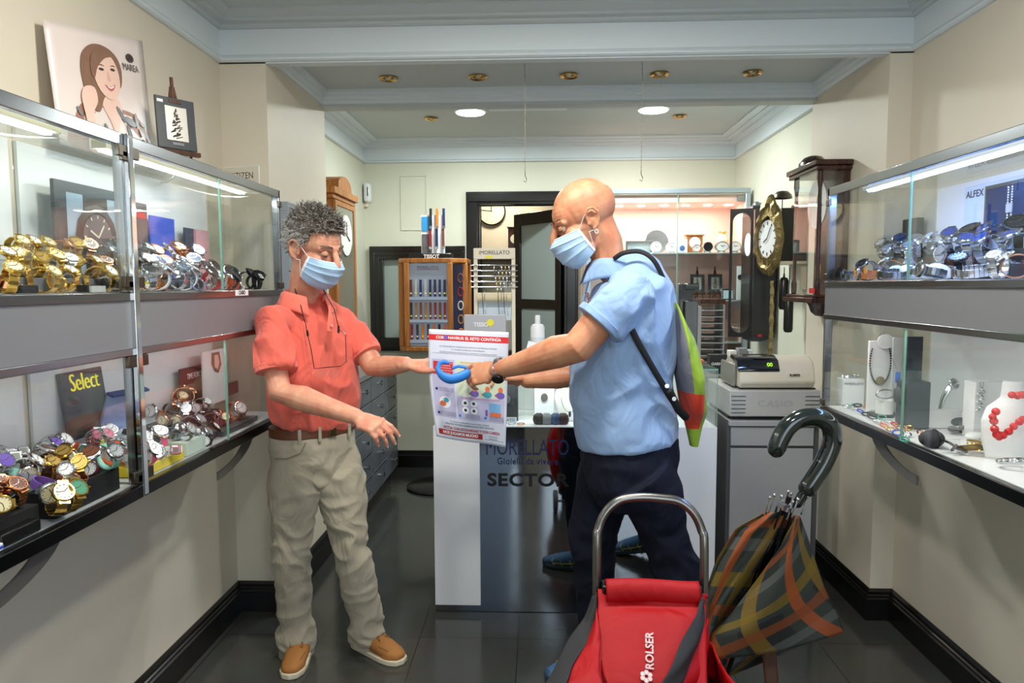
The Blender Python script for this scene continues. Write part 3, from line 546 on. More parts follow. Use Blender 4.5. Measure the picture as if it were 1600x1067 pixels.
r = thing('carriage_clock', 'tall wooden carriage clock standing on the cabinet shelf', 'clock', (1.13, 5.3, 1.70)); b = M(); b.box(1.1, 1.22, 5.28, 5.34, 1.701, 1.83); b.box(1.09, 1.23, 5.27, 5.35, 1.83, 1.842); b.build('case', oak, r, .004); M().lathe([(0, 0), (.042, 0), (.042, .004), (0, .004)], (1.16, 5.279, 1.78), (0, -1, 0), 28).build('dial', wd, r)
alarm(1.145, 1.70, .027, wd, silver, 'tiny silver alarm clock in front of the carriage clock', 5.16); alarm(1.225, 1.70, .036, dkd, silver, 'silver twin alarm clock with dark dial right of the carriage clock', 5.16)
alarm(1.325, 1.70, .038, wd, mat('grey_metal', (150, 152, 156), .3, .8), 'wide grey oval alarm clock in front of the vase', 5.16, 1.3)
alarm(1.48-.05, 1.70, .038, wd, mat('grey_metal', (150, 152, 156), .3, .8), 'grey alarm clock at the right end of the cabinet shelf', 5.2, 1.2)
r = thing('vase', 'small white vase with green and gold painting on the cabinet shelf', 'vase', (1.37, 5.33, 1.70)); M().lathe([(0, 0), (.03, 0), (.02, .012), (.018, .03), (.045, .075), (.045, .11), (.02, .15), (.028, .158), (.024, .158), (0, .15)], (1.375, 5.33, 1.701), n=32).build('body', mat('vase_porcelain', (225, 220, 190), .2, noise_=.25, nscale=30), r); M().lathe([(.021, .148), (.03, .158), (.026, .162), (.019, .152)], (1.375, 5.33, 1.701), n=32).build('rim', gold, r)
r = thing('picture_plate', 'round pewter plate standing behind the leftmost alarm clocks', 'plate', (.86, 5.4, 1.70)); M().lathe([(0, .0), (.06, 0), (.085, .01), (.09, .012), (.085, .016), (0, .006)], (.90, 5.42, 1.795), (0, -1, .15), 36).build('plate', mat('pewter', (130, 136, 142), .35, .8), r)
r = thing('framed_picture', 'dark grey picture frame behind the bald man shoulder', 'frame', (.74, 5.4, 1.70)); fr4(.66, .86, 1.701, 1.80, .014, 5.36, 5.375).build('frame', mat('dark_grey', (80, 84, 88), .4), r, .002); M().box(.674, .846, 5.368, 5.372, 1.715, 1.786).build('picture', mat('blue_grey_picture', (132, 148, 152), .3), r)
def easel_frame(x, y, z, s, lab, rz=0, label_tag=False):
    r = thing('easel_picture', lab, 'picture', (x, y, z)); T = Matrix.Translation((x, y, z)) @ Matrix.Rotation(rz, 4, 'Z') @ Matrix.Scale(s, 4)
    def mk(): b = M(); b.X = T; return b
    b = mk()
    for sx_ in (-1, 1): b.bar((sx_*.25, .0, 0), (sx_*.02, .13, 1.3), .035, .03, (0, 1, 0))
    b.bar((0, .45, 0), (0, .12, 1.25), .03, .03); b.bar((0, .02, .12), (0, .14, 1.45), .05, .03, (0, 1, 0)); b.bar((-.34, -.01, .27), (.34, -.01, .27), .09, .07); b.bar((-.1, .08, 1.06), (.1, .08, 1.06), .06, .06); b.build('easel', walnut, r, .0015)
    R3 = Matrix.Rotation(-.09, 4, 'X'); b = mk(); b.X = T @ Matrix.Translation((0, .0, .32)) @ R3; b.box(-.31, .31, -.01, .03, 0, .80); b.build('board', mat('slate_board', (58, 64, 68), .3), r, .002)
    b = mk(); b.X = T @ Matrix.Translation((0, .0, .32)) @ R3; b.box(-.17, .17, -.02, -.01, .13, .66); b.build('silver_plaque', mat('silver_plaque', (226, 222, 214), .25, .7), r)
    # engraved sprig: a loose tangle of dark strokes, narrow at the top
    b = mk(); b.X = T @ Matrix.Translation((0, .0, .32)) @ R3; rr = random.Random(5)
    for k in range(26):
        t = k/25; w_ = .03+.11*t; xx = rr.uniform(-w_, w_)*.6; zz = .62-.44*t
        b.tube([(xx+w_*.4*math.cos(a), -.024, zz+.022*math.sin(a*1.3)) for a in [rr.random()*3+j*.6 for j in range(6)]], .0065, 4)
    b.build('engraving', mat('engraving', (70, 66, 60), .4), r)
    b = mk(); b.X = T @ Matrix.Translation((0, .0, .32)) @ R3; b.box(-.09, .09, -.02, -.01, .06, .10); b.build('name_plate', silver, r)
    if label_tag: b = mk(); b.X = T @ Matrix.Translation((0, .0, .32)) @ R3; b.box(-.28, -.19, -.016, -.011, .70, .745); b.build('price_label', paper, r)
    return r
easel_frame(1.18, 5.25, 1.356, .17, 'engraved silver plaque on an easel, left of two on the lower cabinet shelf'); easel_frame(1.31, 5.25, 1.356, .17, 'engraved silver plaque on an easel, right of two on the lower cabinet shelf')
alarm(1.42, 1.355, .001, wd, white, 'x') if False else None
r = thing('table_clock', 'square silver table clock on the lower cabinet shelf', 'clock', (1.37, 5.16, 1.356)); b = M(); b.box(1.33, 1.42, 5.14, 5.2, 1.356, 1.44); b.build('case', silver, r, .004); M().box(1.342, 1.408, 5.136, 5.1395, 1.366, 1.426).build('dial', mat('ice_dial', (190, 220, 226), .3), r)
r = thing('certificate_card', 'white card with round emblem standing on the lower cabinet shelf', 'card', (1.46, 5.3, 1.356)); M().box(1.425, 1.475, 5.10, 5.11, 1.36, 1.60).build('card', paper, r); M().lathe([(.012, 0), (.02, 0), (.02, .001), (.012, .001)], (1.45, 5.098, 1.52), (0, -1, 0), 24).build('emblem', darkst, r)
alarm(1.03, 1.356, .03, mat('blue_dial', (110, 160, 200), .3), silver, 'small blue dialled clock on the lower cabinet shelf', 5.2, 1, 'clocks on the lower cabinet shelf')
M().box(cxl+.08, cxl+.6, 5.2, 5.5, 1.051, 1.2).build('stationery_box', mat('beige_box', (170, 150, 130), .6)); tag(bpy.data.objects['stationery_box'], 'low beige box on the bottom cabinet shelf behind the bald man', 'box')
# paper organiser below the shelf
r = thing('paper_organiser', 'grey stack of letter trays on the back counter', 'organiser', (1.16, 4.6, .95))
b = M(); b.box(1.0, 1.05, 4.55, 4.8, .951, 1.33); b.build('side', mat('light_grey_plastic', (176, 178, 178), .4), r)
for k in range(9): M().box(1.05, 1.19, 4.52, 4.8, .965+k*.042, .970+k*.042).build('tray', mat('light_grey_plastic', (176, 178, 178), .4), r)
M().box(1.19, 1.20, 4.55, 4.8, .951, 1.34).build('side', mat('light_grey_plastic', (176, 178, 178), .4), r); M().box(1.04, 1.2, 4.54, 4.8, 1.345, 1.375).build('top', walnut, r)
# back counter that carries the organiser and boxes
r = thing('back_counter', 'low grey counter under the lit cabinet', 'counter', (1.0, 4.7, 0)); M().box(.5, 1.50, 4.0, 5.0, 0.0, .92).build('body', mat('counter_grey', (150, 152, 150), .5), r); M().box(.48, 1.515, 3.98, 5.02, .92, .95).build('top', mat('grey_worktop', (120, 122, 122), .3), r, .003)
def prod(x0, x1, y, z0, z1, c_, lab, txt=None, tc_=(240, 240, 240), rot=0):
    r = thing('product_box', lab, 'box', (x0, y, z0)); M().box(x0, x1, y, y+.07, z0, z1).build('box', mat('pb_%d_%d_%d' % c_, c_, .45), r, .002)
    if txt: text('lettering', txt, .022, frame(((x0+x1)/2, y-.001, (z0+z1)/2), (1, 0, 0) if not rot else (0, 0, 1), (0, 0, 1) if not rot else (-1, 0, 0)), mat('pt_%d' % tc_[0], tc_, .5), r, bold=.0006)
prod(1.0, 1.10, 4.10, .951, 1.06, (38, 40, 44), 'dark box with white lettering beside the black tower on the back counter', 'GARMIN'); prod(1.11, 1.15, 4.08, .951, 1.085, (225, 225, 222), 'white box with red square on the back counter')
M().box(1.118, 1.142, 4.078, 4.08, .99, 1.02).build('red_square', mat('red_card', (190, 28, 34), .5), bpy.data.objects['product_box.001'])
prod(1.155, 1.205, 4.06, .951, 1.10, (130, 132, 134), 'grey metal tin on the back counter'); prod(1.21, 1.235, 4.06, .951, 1.09, (200, 205, 205), 'narrow pale box with upright lettering on the back counter', 'Kinetic', (30, 30, 30), 1)
# ---------------------------------------------------------------- clocks on the right walls
# black bracket clock with arched glass, facing left
xw = XBR-.004; ya, yb = 4.52, 4.86; z0, z1 = 1.13, 1.95
r = thing('black_wall_clock', 'tall black cased wall clock with arched glass window on the right wall', 'clock', (xw, 4.7, z0))
x0 = 1.31
b = M()
P_ = [(x0, ya), (x0, yb), (xw, yb), (xw, ya)]
b.box(1.385, xw, ya+.06, yb, z0, z1-.02)
b.build('case', blk, r, .004)
# front with arched opening: frame ring facing the room at an angle
A = Vector((x0-.02, yb-.02, 0)); A = Vector((1.23, 4.60, 0)); B_ = Vector((1.375, 4.54, 0)); dv = (B_-A).normalized(); Lw = (B_-A).length
def arch(w_, h0, h1, mrg, n_=14):
    c_ = (w_)/2; rr = c_-mrg; pts = []
    for i in range(n_+1): a = PI*i/n_; pts.append((c_+rr*math.cos(a), h1-mrg-rr+rr*math.sin(a)))
    for i in range(n_+1): a = PI+PI*i/n_; pts.append((c_+rr*math.cos(a), h0+mrg+rr+rr*math.sin(a)))
    return pts
X_ = frame((A.x, A.y, 0), dv, (0, 0, 1)); b = M(); b.X = X_
inner = arch(Lw, z0+.005, z1-.005, .022); n_ = len(inner)
outer = []
for (px_, pz_) in inner:
    t = 1e9; cx_, cz_ = Lw/2, (z0+z1)/2; dx_, dz_ = px_-cx_, pz_-cz_
    sc = min(abs((Lw/2)/dx_) if abs(dx_) > 1e-6 else 1e9, abs(((z1-z0)/2)/dz_) if abs(dz_) > 1e-6 else 1e9); outer.append((cx_+dx_*sc, cz_+dz_*sc))
vs = [(p[0], p[1], d) for d in (.0, .025) for p in inner] + [(p[0], p[1], d) for d in (.0, .025) for p in outer]
fs = []
for i in range(n_):
    j = (i+1) % n_; fs += [(i, j, 2*n_+j, 2*n_+i), (n_+i, 3*n_+i, 3*n_+j, n_+j), (i, n_+i, n_+j, j), (2*n_+i, 2*n_+j, 3*n_+j, 3*n_+i)]
b.add(vs, fs); b.build('arched_front', blk, r)
b = M(); b.X = X_; b.box(.02, Lw-.02, z0+.02, z1-.02, .003, .006); b.build('glass', gl, r)
b = M(); b.add([(B_.x, B_.y, z0), (xw-.02, 4.50, z0), (xw, yb, z0), (1.39, yb, z0), (B_.x, B_.y, z1), (xw-.02, 4.50, z1), (xw, yb, z1), (1.39, yb, z1)], [(0, 1, 5, 4), (1, 2, 6, 5), (0, 4, 7, 3), (4, 5, 6, 7), (3, 2, 1, 0)]); b.build('side_panel', blk, r)
M().lathe([(0, 0), (.075, 0), (.075, .004), (0, .004)], (1.384, 4.70, z1-.22), (-1, 0, 0), 28).build('dial', mat('clock_dial_white', (236, 238, 232), .35), r)
b = M(); b.box(1.36, xw, 4.54, yb, z1, z1+.02); b.build('top_board', mat('dark_grey', (80, 84, 88), .4), r, .003)
b = M(); b.lathe([(0, 0), (.035, 0), (.03, .02), (0, .035)], (1.41, 4.62, z1+.02)); b.build('bell', mat('pewter', (130, 136, 142), .35, .8), r)
b = M(); b.lathe([(.09, 0), (.08, -.02), (.04, -.035), (0, -.035)], (1.43, 4.66, z0), n=24); b.build('bottom_moulding', mat('dark_grey', (80, 84, 88), .4), r)
M().box(1.40, 1.425, 4.505, 4.509, 1.135, 1.15).build('label', mat('red_card', (190, 28, 34), .5), r)
# comtoise clock: brass embossed face, black box, bell and weights
r = thing('comtoise_clock', 'black box clock with embossed brass oval face and bell on the right wall', 'clock', (xw, 4.15, 1.5))
fx_ = 1.30; fy = 4.02
M().box(1.375, xw, 4.05, 4.32, 1.60, 1.90).build('case', blk, r, .004)
b = M(); b.box(1.36, xw, 4.04, 4.34, 1.585, 1.60); b.box(xw-.03, xw, 4.04, 4.06, 1.44, 1.57); b.build('bracket', cream, r)
emb = mat('embossed_brass', (140, 124, 84), .34, 1.0, noise_=.35, nscale=60, bump=1.0, bscale=110)
FC = frame((1.325, 4.10, 1.72), (.40, -.917, 0), (0, 0, 1))
b = M(); b.X = FC; n_ = 64
def oz(a): return (.115*math.cos(a)*(1+.03*math.cos(9*a)), (.215+.035*max(0, math.sin(a))**8)*math.sin(a)*(1+.03*math.cos(9*a))+.01)
rings = [(1.0, 0.0), (.97, .012), (.8, .028), (.72, .016), (.66, .024), (.63, .012)]
vs = [(oz(2*PI*i/n_)[0]*s_, oz(2*PI*i/n_)[1]*s_ if s_ > .7 else .01+(oz(2*PI*i/n_)[1]-.01)*s_*.78, d+.006*math.sin(13*2*PI*i/n_)*(.75 < s_ < .99)) for s_, d in rings for i in range(n_)]
b.add(vs, [(j*n_+i, j*n_+(i+1) % n_, (j+1)*n_+(i+1) % n_, (j+1)*n_+i) for j in range(5) for i in range(n_)]+[tuple(range(n_))[::-1]]); b.build('brass_face', emb, r)
b = M(); b.X = FC; b.lathe([(0, 0), (.077, 0), (.077, .006), (0, .006)], (0, .01, .008), n=40, sy=1.38); b.build('enamel_dial', wd, r)
b = M(); b.X = FC
for k in range(12): a = k*PI/6; b.bar((.056*math.cos(a), .01+.078*math.sin(a), .0155), (.069*math.cos(a), .01+.096*math.sin(a), .0155), .006, .001)
b.build('numerals', inkk, r)
b = M(); b.X = FC; b.bar((0, .01, .018), (.028, .075, .018), .005, .001); b.bar((0, .01, .018), (-.03, -.01, .018), .006, .001); b.build('hands', darkst, r)
b = M(); b.lathe([(0, .045), (.03, .04), (.05, .02), (.055, 0), (.05, 0), (.03, .03), (0, .038)], (1.40, 4.12, 1.96), n=28); b.cyl((1.40, 4.12, 1.90), (1.40, 4.12, 1.97), .003); b.build('bell', mat('aged_bronze', (96, 88, 78), .3, 1.0), r); M().lathe([(0, .03), (.02, .02), (.022, 0), (0, 0)], (1.48, 4.14, 1.90), n=20).build('small_bell', mat('copper_brown', (120, 84, 66), .35, .8), r)
for x, y, z, h_, k in ((1.415, 4.1, 1.32, .19, 0), (1.435, 4.07, 1.19, .20, 1)):
    w = M().lathe([(0, 0), (.020, .004), (.026, .02), (.026, h_-.02), (.018, h_-.004), (.006, h_), (.004, h_+.02), (0, h_+.02)], (x, y, z), n=20).build('weight', blk, r); M().cyl((x, y, z+h_+.015), (x, y, 1.566), .0025).build('cord', darkst, w)
b = M(); b.X = frame((1.345, 4.09, 1.28), (.40, -.917, 0), (0, 0, 1))
vs = []; n_ = 40
for i in range(n_+1):
    t = i/n_; w_ = .012+.007*math.sin(t*38)*.5+.006*math.sin(t*PI); vs += [(-w_, -.29+.5*t, 0), (w_, -.29+.5*t, 0), (0, -.29+.5*t, .012+.003*math.sin(t*60))]
b.add(vs, [(3*i, 3*i+3, 3*i+5, 3*i+2) for i in range(n_)]+[(3*i+1, 3*i+2, 3*i+5, 3*i+4) for i in range(n_)]+[(3*i, 3*i+1, 3*i+4, 3*i+3) for i in range(n_)]); b.build('pendulum', emb, r)
# regulator clock on the right column
r = thing('regulator_clock', 'dark mahogany wall clock with turned mouldings on the right column', 'clock', (XCR, 3.6, 1.35))
ya, yb, x0 = 3.33, 3.72, 1.30
b = M(); b.box(XCR-.03, XCR-.002, ya+.03, yb-.03, 1.42, 2.02); b.build('back_board', dwood, r)
for y in (ya+.045, yb-.045): M().lathe([(.012, 0), (.014, .05), (.008, .08), (.011, .3), (.008, .5), (.014, .54), (.012, .6)], (x0+.02, y, 1.42), n=14).build('column', dwood, r)
b = M(); b.box(x0-.02, XCR-.002, ya, yb, 2.02, 2.045); b.box(x0-.01, XCR-.002, ya+.01, yb-.01, 2.0, 2.02); b.build('cornice', dwood, r, .004)
b = M(); b.lathe([(.09, 0), (.088, .03), (.06, .055), (.02, .065), (0, .065)], (1.375, 3.62, 2.045), n=28, sx=.7); b.build('crest', dwood, r)
b = M(); b.box(x0-.01, XCR-.002, ya+.01, yb-.01, 1.405, 1.42); b.box(x0-.02, XCR-.002, ya, yb, 1.38, 1.405); b.lathe([(.15, 0), (.12, -.02), (.10, -.05), (.05, -.07), (0, -.07)], (1.40, 3.525, 1.38), n=24, sx=.33); b.build('bottom_moulding', dwood, r, .004)
b = M(); b.box(x0+.008, x0+.012, ya+.05, yb-.05, 1.425, 1.995); b.box(x0+.02, XCR-.03, ya+.033, ya+.036, 1.425, 1.995); b.build('glass', gl, r)
M().lathe([(0, 0), (.11, 0), (.118, .01), (0, .006)], (x0+.075, 3.525, 1.86), (-1, 0, 0), 36).build('dial', wd, r)
b = M(); b.bar((x0+.064, 3.525, 1.86), (x0+.064, 3.50, 1.93), .006, .001, (1, 0, 0)); b.bar((x0+.064, 3.525, 1.86), (x0+.064, 3.46, 1.85), .007, .001, (1, 0, 0))
for k in range(12): a = k*PI/6; b.bar((x0+.067, 3.525+.085*math.cos(a), 1.86+.085*math.sin(a)), (x0+.067, 3.525+.10*math.cos(a), 1.86+.10*math.sin(a)), .006, .001, (1, 0, 0))
b.build('hands', inkk, r); M().lathe([(0, -.006), (.045, 0), (0, .006)], (x0+.08, 3.525, 1.53), (1, 0, 0), 28).build('pendulum', brass, r)
M().box(x0-.0, x0+.006, 3.36, 3.42, 1.425, 1.45).build('label', mat('red_card', (190, 28, 34), .5), r)
# ---------------------------------------------------------------- cash register on its cabinet
grl = mat('grey_cabinet_laminate', (158, 160, 164), .4, noise_=.02); gdk = mat('dark_grey_panel', (76, 78, 80), .45)
r = thing('register_cabinet', 'grey laminate cabinet with one drawer standing beside the right column', 'cabinet', (1.07, 3.45, 0))
b = M(); b.box(.87, 1.29, 3.22, 3.70, .0, .845); b.build('body', gdk, r, .002)
b = M(); b.box(.885, 1.26, 3.205, 3.22, .05, .715); b.build('door', grl, r, .002); b = M(); b.box(.885, 1.26, 3.205, 3.22, .728, .815); b.build('drawer', grl, r, .002)
b = M(); b.box(.875, 1.27, 3.195, 3.70, .820, .846); b.build('worktop', grl, r, .003)
r = thing('cash_box', 'wide grey steel cash drawer under the register', 'cash box', (1.07, 3.45, .85)); lg = mat('register_grey', (172, 172, 172), .4)
M().box(.875, 1.285, 3.20, 3.62, .865, .985).build('body', lg, r, .004); b = M()
for x0_, x1_ in ((.882, .945), (1.215, 1.28)):
    for k in range(5): b.box(x0_, x1_, 3.197, 3.2, .882+k*.019, .885+k*.019)
b.build('grooves', gdk, r); b = M(); b.box(.88, 1.28, 3.25, 3.6, .85, .865); b.build('feet', blk, r)
text('lettering', 'CASIO', .04, frame((1.08, 3.199, .925), (1, 0, 0), (0, 0, 1)), mat('register_grey_emboss', (160, 160, 160), .4), r, sx=1.4)
r = thing('cash_register', 'beige electronic cash register with black display and green digits', 'cash register', (1.07, 3.4, .99)); beige = mat('register_beige', (205, 198, 182), .4)
P_ = [(3.235, .992), (3.215, 1.02), (3.225, 1.075), (3.25, 1.115), (3.30, 1.135), (3.42, 1.13), (3.55, 1.06), (3.58, .992)]
b = M(); b.prism(P_, .925, 1.265, 'x'); b.build('body', beige, r, .008)
P2 = [(3.221, 1.068), (3.222, 1.078), (3.247, 1.119), (3.30, 1.139), (3.36, 1.138), (3.36, 1.12), (3.25, 1.10)]
b = M(); b.prism(P2, .915, 1.105, 'x'); b.build('display_window', mat('gloss_navy_black', (14, 18, 30), .08, coat=1), r, .003)
dz = Vector((0, .025, .041)).normalized(); ctr = Vector((1.06, 3.231, 1.099))
text('digits', '00', .026, frame(ctr+Vector((0, -.004, .002)), (1, 0, 0), dz), led('green_digits', (150, 220, 40), 1.5), r, depth=.001)
text('lettering', 'CASIO', .012, frame((.985, 3.229, 1.085), (1, 0, 0), dz), paper, r)
text('lettering', 'BUMPER', .013, frame((1.17, 3.213, 1.055), (1, 0, 0), (0, .01, .05)), inkk, r, bold=.0005)
b = M(); b.box(.905, .925, 3.27, 3.5, .992, 1.10); b.build('printer_cover', mat('smoked_cover', (120, 120, 112), .2), r, .01)
M().box(.93, 1.275, 3.24, 3.58, .986, .992).build('base', blk, r)
# ---------------------------------------------------------------- central counter
r = thing('display_counter', 'white counter with mirrored front and glass top case between the two men', 'counter', (.155, 3.2, 0))
mir = mat('mirror_front', (168, 170, 172), .03, 1.0, spec=.5)
x0, x1, yf, yb = -.467, .775, 3.03, 3.48
M().box(x0+.004, x1-.004, yf+.012, yb, 0, .83).build('carcass', mat('counter_white', (222, 224, 226), .4), r)
M().box(x0, x1, yf+.005, yf+.011, 0.003, .845).build('mirror_panel', mir, r)
for a, c_ in ((x0, -.262), (.585, x1)): M().box(a, c_, yf-.006, yf+.004, .035, .85).build('front_board', white, r, .001)
b = M(); b.box(x0, x0+.012, yf+.012, yb, .003, .85); b.box(x1-.012, x1, yf+.012, yb, .003, .85); b.build('side_board', white, r)
M().box(x0+.01, x1-.01, yf+.015, yb, .832, .848).build('case_floor', white, r)
g = M(); g.box(x0, x1, yf+.001, yf+.007, .852, 1.098); g.build('front_glass', gl, r)
M().box(x1-.008, x1-.002, yf+.008, yb, .852, 1.098).build('end_glass', gl, r); M().box(x0+.002, x0+.008, yf+.008, yb, .852, 1.098).build('end_glass', gl, r)
M().box(x0, x1, yf, yb, 1.0985, 1.106).build('glass_top', gl, r); b = M(); b.box(x0, x1, yf-.0008, yf, 1.0985, 1.106); b.box(x1, x1+.0008, yf, yb, 1.0985, 1.106); b.box(x1-.001, x1+.0005, yf, yf+.007, .852, 1.1); b.build('glass_edge', gedge, r)
M().box(x0+.01, x1-.01, yb-.02, yb-.01, .85, 1.09).build('back_panel', mat('case_back_grey', (190, 198, 194), .4), r)
ymr = yf+.0035; navy = mat('navy_lettering', (26, 34, 84), .4)
b0 = at(790, 699, Y=ymr); text('lettering', 'MORELLATO', .10, frame((-.052, ymr, .752), (1, 0, 0), (0, 0, 1)), navy, r, width=.365)
text('lettering', 'Gioielli da vivere', .042, frame((-.05, ymr, .692), (1, 0, 0), (0, 0, 1)), navy, r, space=1.1, width=.27, bold=.0006)
text('lettering', 'SECTOR', .078, frame((-.050, ymr, .606), (1, 0, 0), (0, 0, 1)), inkk, r, bold=.0026, width=.365, space=1.08)
area('counter_case_light', (.1, yf+.05, 1.09), (.1, yf+.3, .85), 1.0, .02, 1.6, (.9, 1, .97))
# things in the glass case
def bust(x, y, z, s, m, lab, chain_m=silver, pend=None, nm_='necklace_bust'):
    r = thing(nm_, lab, 'jewellery display', (x, y, z))
    n_ = 20; b = M()
    def fnc(u, v):
        a = (u-.5)*2; w_ = s*(.36+.64*math.sin(min(1, v*1.5+.12)*PI*.5)*(1-.18*v)) if v > .0 else s*.3
        w_ = s*(.95*(1-v)**.4*(.35+v*1.0) + .30*v) if v < 1 else s*.28
        return (x+a*w_*.62, y+.25*s*v - .30*s*math.cos(a*1.4)*(.5+.5*v), z+s*1.15*v)
    b.grid(fnc, n_, 16); b.build('bust', m, r, solid=.004)
    P_ = [(x+.30*s*math.cos(t), y-.22*s-.06*s, z+s*(.92-.55*math.sin(t))) for t in [PI*i/16 for i in range(17)]]
    M().tube(P_, .0012, 5, dome=False).build('chain', chain_m, r)
    if pend: M().ell((x, y-.31*s, z+s*.30), (.006, .003, .014)).build('pendant', pend, r)
    return r
bust(.14, yf+.14, .848, .13, mat('white_velvet', (232, 232, 230), .8), 'white necklace bust with a dark drop pendant in the counter case', pend=mat('slate_stone', (60, 64, 84), .2))
def pendant_card(x, y, z0, w_, h_, m, lab, pr_=None, pl=silver):
    r = thing('pendant_display', lab, 'jewellery display', (x, y, z0)); M().box(x-w_/2, x+w_/2, y, y+.012, z0, z0+h_).build('card', m, r, .001)
    M().tube([(x-w_*.28, y-.003, z0+h_*.98), (x, y-.004, z0+h_*.55), (x+w_*.28, y-.003, z0+h_*.98)], .001, 5).build('chain', silver, r)
    M().lathe([(.004, 0), (.016, 0), (.016, .003), (.004, .003)], (x, y-.006, z0+h_*.46), (0, -1, 0), 24, sy=1.25).build('pendant', pl, r)
pendant_card(-.145, yf+.13, .8485, .10, .22, mat('charcoal_card', (44, 44, 48), .5), 'charcoal card with a silver disc pendant in the counter case'); pendant_card(.025, yf+.16, .8485, .09, .23, white, 'white card with a long silver pendant in the counter case')
for k, x in enumerate((.0, .035, .075, .108)):
    o = M().lathe([(0, 0), (.022, .002), (.028, .02), (.024, .04), (.012, .05), (0, .05)], (x, yf+.06, .8485), n=18, sy=.8).build('ring_cone', mat('rc%d' % k, ((24, 24, 26), (120, 122, 128), (44, 70, 110), (50, 30, 30))[k], .4)); tag(o, ('black', 'grey', 'dark blue', 'dark brown')[k]+' velvet bracelet pad at the front of the counter case', 'jewellery pad', 'velvet pads in the counter case')
for k, x in enumerate((-.2, -.16, -.12, -.08, .18, .22)):
    a = M().tube([(x+.016*math.cos(t), yf+.05+.018*math.sin(t), .852) for t in [j*PI/6 for j in range(12)]], .0022, 6, closed=True).build('bangle', (silver, gold, silver, rosegold, silver, silver)[k]); tag(a, 'thin bangle at the front of the counter case, %d from the left' % (k+1), 'bangle', 'bangles in the counter case')
M().box(-.22, -.10, yf+.08, yf+.084, .8485, .875).build('brand_card', mat('pale_card', (200, 210, 220), .5)); o = bpy.data.objects['brand_card']; tag(o, 'low pale name card at the front left of the counter case', 'card'); text('lettering', 'MORELLATO', .018, frame((-.16, yf+.079, .863), (1, 0, 0), (0, 0, 1)), navy, o)
M().box(.27, .33, yf+.1, yf+.16, .8485, .95).build('gift_box', white, None, .002); tag(bpy.data.objects['gift_box.002'], 'white jewellery box in the counter case behind the bald man', 'box')
# things on the glass top
r = thing('bracelet_rack', 'cream bracelet rack with lettered header board and chrome rods', 'display rack', (-.215, 3.38, 1.107))
p = at(740, 388, Y=3.38); q = at(805, 388, Y=3.38); xa, xb, zt = p.x, q.x, p.z
b = M(); b.box(xa, xa+.018, 3.37, 3.39, 1.107, zt); b.box(xb-.018, xb, 3.37, 3.39, 1.107, zt); b.box(xa-.01, xb+.01, 3.31, 3.45, 1.107, 1.118); b.build('frame', cream, r, .002)
M().box(xa, xb, 3.366, 3.372, zt-.052, zt).build('header_board', cream, r, .002); text('lettering', 'IMORELLATO', .026, frame(((xa+xb)/2, 3.365, zt-.022), (1, 0, 0), (0, 0, 1)), inkk, r, sx=.95)
M().box(xa+.06, xa+.09, 3.363, 3.3655, zt-.05, zt-.036).build('sticker', yel, r)
for k in range(5):
    z = zt-.083-.026*k; M().cyl((xa-.012, 3.36, z), (xb+.012, 3.36, z), .0028, n=8).build('rod', silver, r)
    for j in range(5 if k < 4 else 2):
        x = xa+.10+.018*j+.004*k; o = M().tube([(x, 3.36-.013*math.cos(t), z-.012+.013*math.sin(t)) for t in [i*PI/5 for i in range(10)]], .0022, 5, closed=True, up=(1, 0, 0)).build('bracelet', (silver, darkst, silver, gold, silver)[(j+k) % 5]); tag(o, 'thin bracelet on rod %d from the top of the cream rack, %d from left' % (k+1, j+1), 'bracelet', 'bracelets on the rack rods')
z = zt-.235; M().cyl((xa+.018, 3.36, z), (xb-.018, 3.36, z), .022, n=24).build('velvet_roll', mat('cream_velvet', (214, 202, 168), .8), r)
for k in range(6):
    x = xa+(.045, .055, .12, .135, .147, .16)[k]; o = M().tube([(x, 3.336, z+.03), (x, 3.333, z), (x+.002, 3.334, z-.05), (x+.006, 3.336, z-.09)], .0014, 5).build('neck_chain', (darkst, silver)[k % 2]); tag(o, 'fine chain over the cream velvet roll, %d from the left' % (k+1), 'chain', 'chains on the velvet roll')
M().box(xa+.02, xb-.018, 3.39, 3.395, 1.30, z-.02).build('pale_card', mat('pale_blue_paper', (200, 214, 226), .5), r)
for (x0_, x1_, y, z0_, z1_, c_, lb) in ((725, 790, 3.16, 492, 545, (176, 180, 186), 'silver grey lettered box standing behind the poster on the counter'),):
    a = at(x0_, z0_, Y=y); c2 = at(x1_, z0_, Y=y); r = thing('lettered_box', lb, 'box', (a.x, y, 1.107)); M().box(a.x, c2.x, y, y+.05, 1.107, a.z).build('box', mat('silver_card', c_, .35), r, .002)
    text('lettering', 'TISSOT', .026, frame(((a.x+c2.x)/2-.01, y-.001, a.z-.045), (1, 0, 0), (0, 0, 1)), paper, r, bold=.001); M().lathe([(0, 0), (.016, 0), (.016, .001), (0, .001)], ((a.x+c2.x)/2+.025, y-.001, a.z-.035), (0, -1, 0), 20).build('sticker', yel, r)
a = at(840, 530, Y=3.28); r = thing('sanitiser_bottle', 'white plastic bottle with pump cap standing on the counter', 'bottle', (a.x, 3.28, 1.107))
zt = at(840, 507, Y=3.28).z; M().lathe([(0, 0), (.031, 0), (.033, .005), (.033, zt-1.107-.012), (.026, zt-1.107), (.013, zt-1.107+.004), (0, zt-1.107+.004)], (a.x, 3.28, 1.107), n=32).build('body', mat('white_plastic', (235, 238, 238), .3), r)
M().lathe([(0, 0), (.013, 0), (.013, .036), (.010, .04), (0, .04)], (a.x, 3.28, zt+.004), n=24).build('cap', white, r); M().lathe([(.0334, .03), (.0336, .03), (.0336, .12), (.0334, .12)], (a.x, 3.28, 1.107), n=32).build('label', mat('pale_label', (214, 220, 226), .4), r)
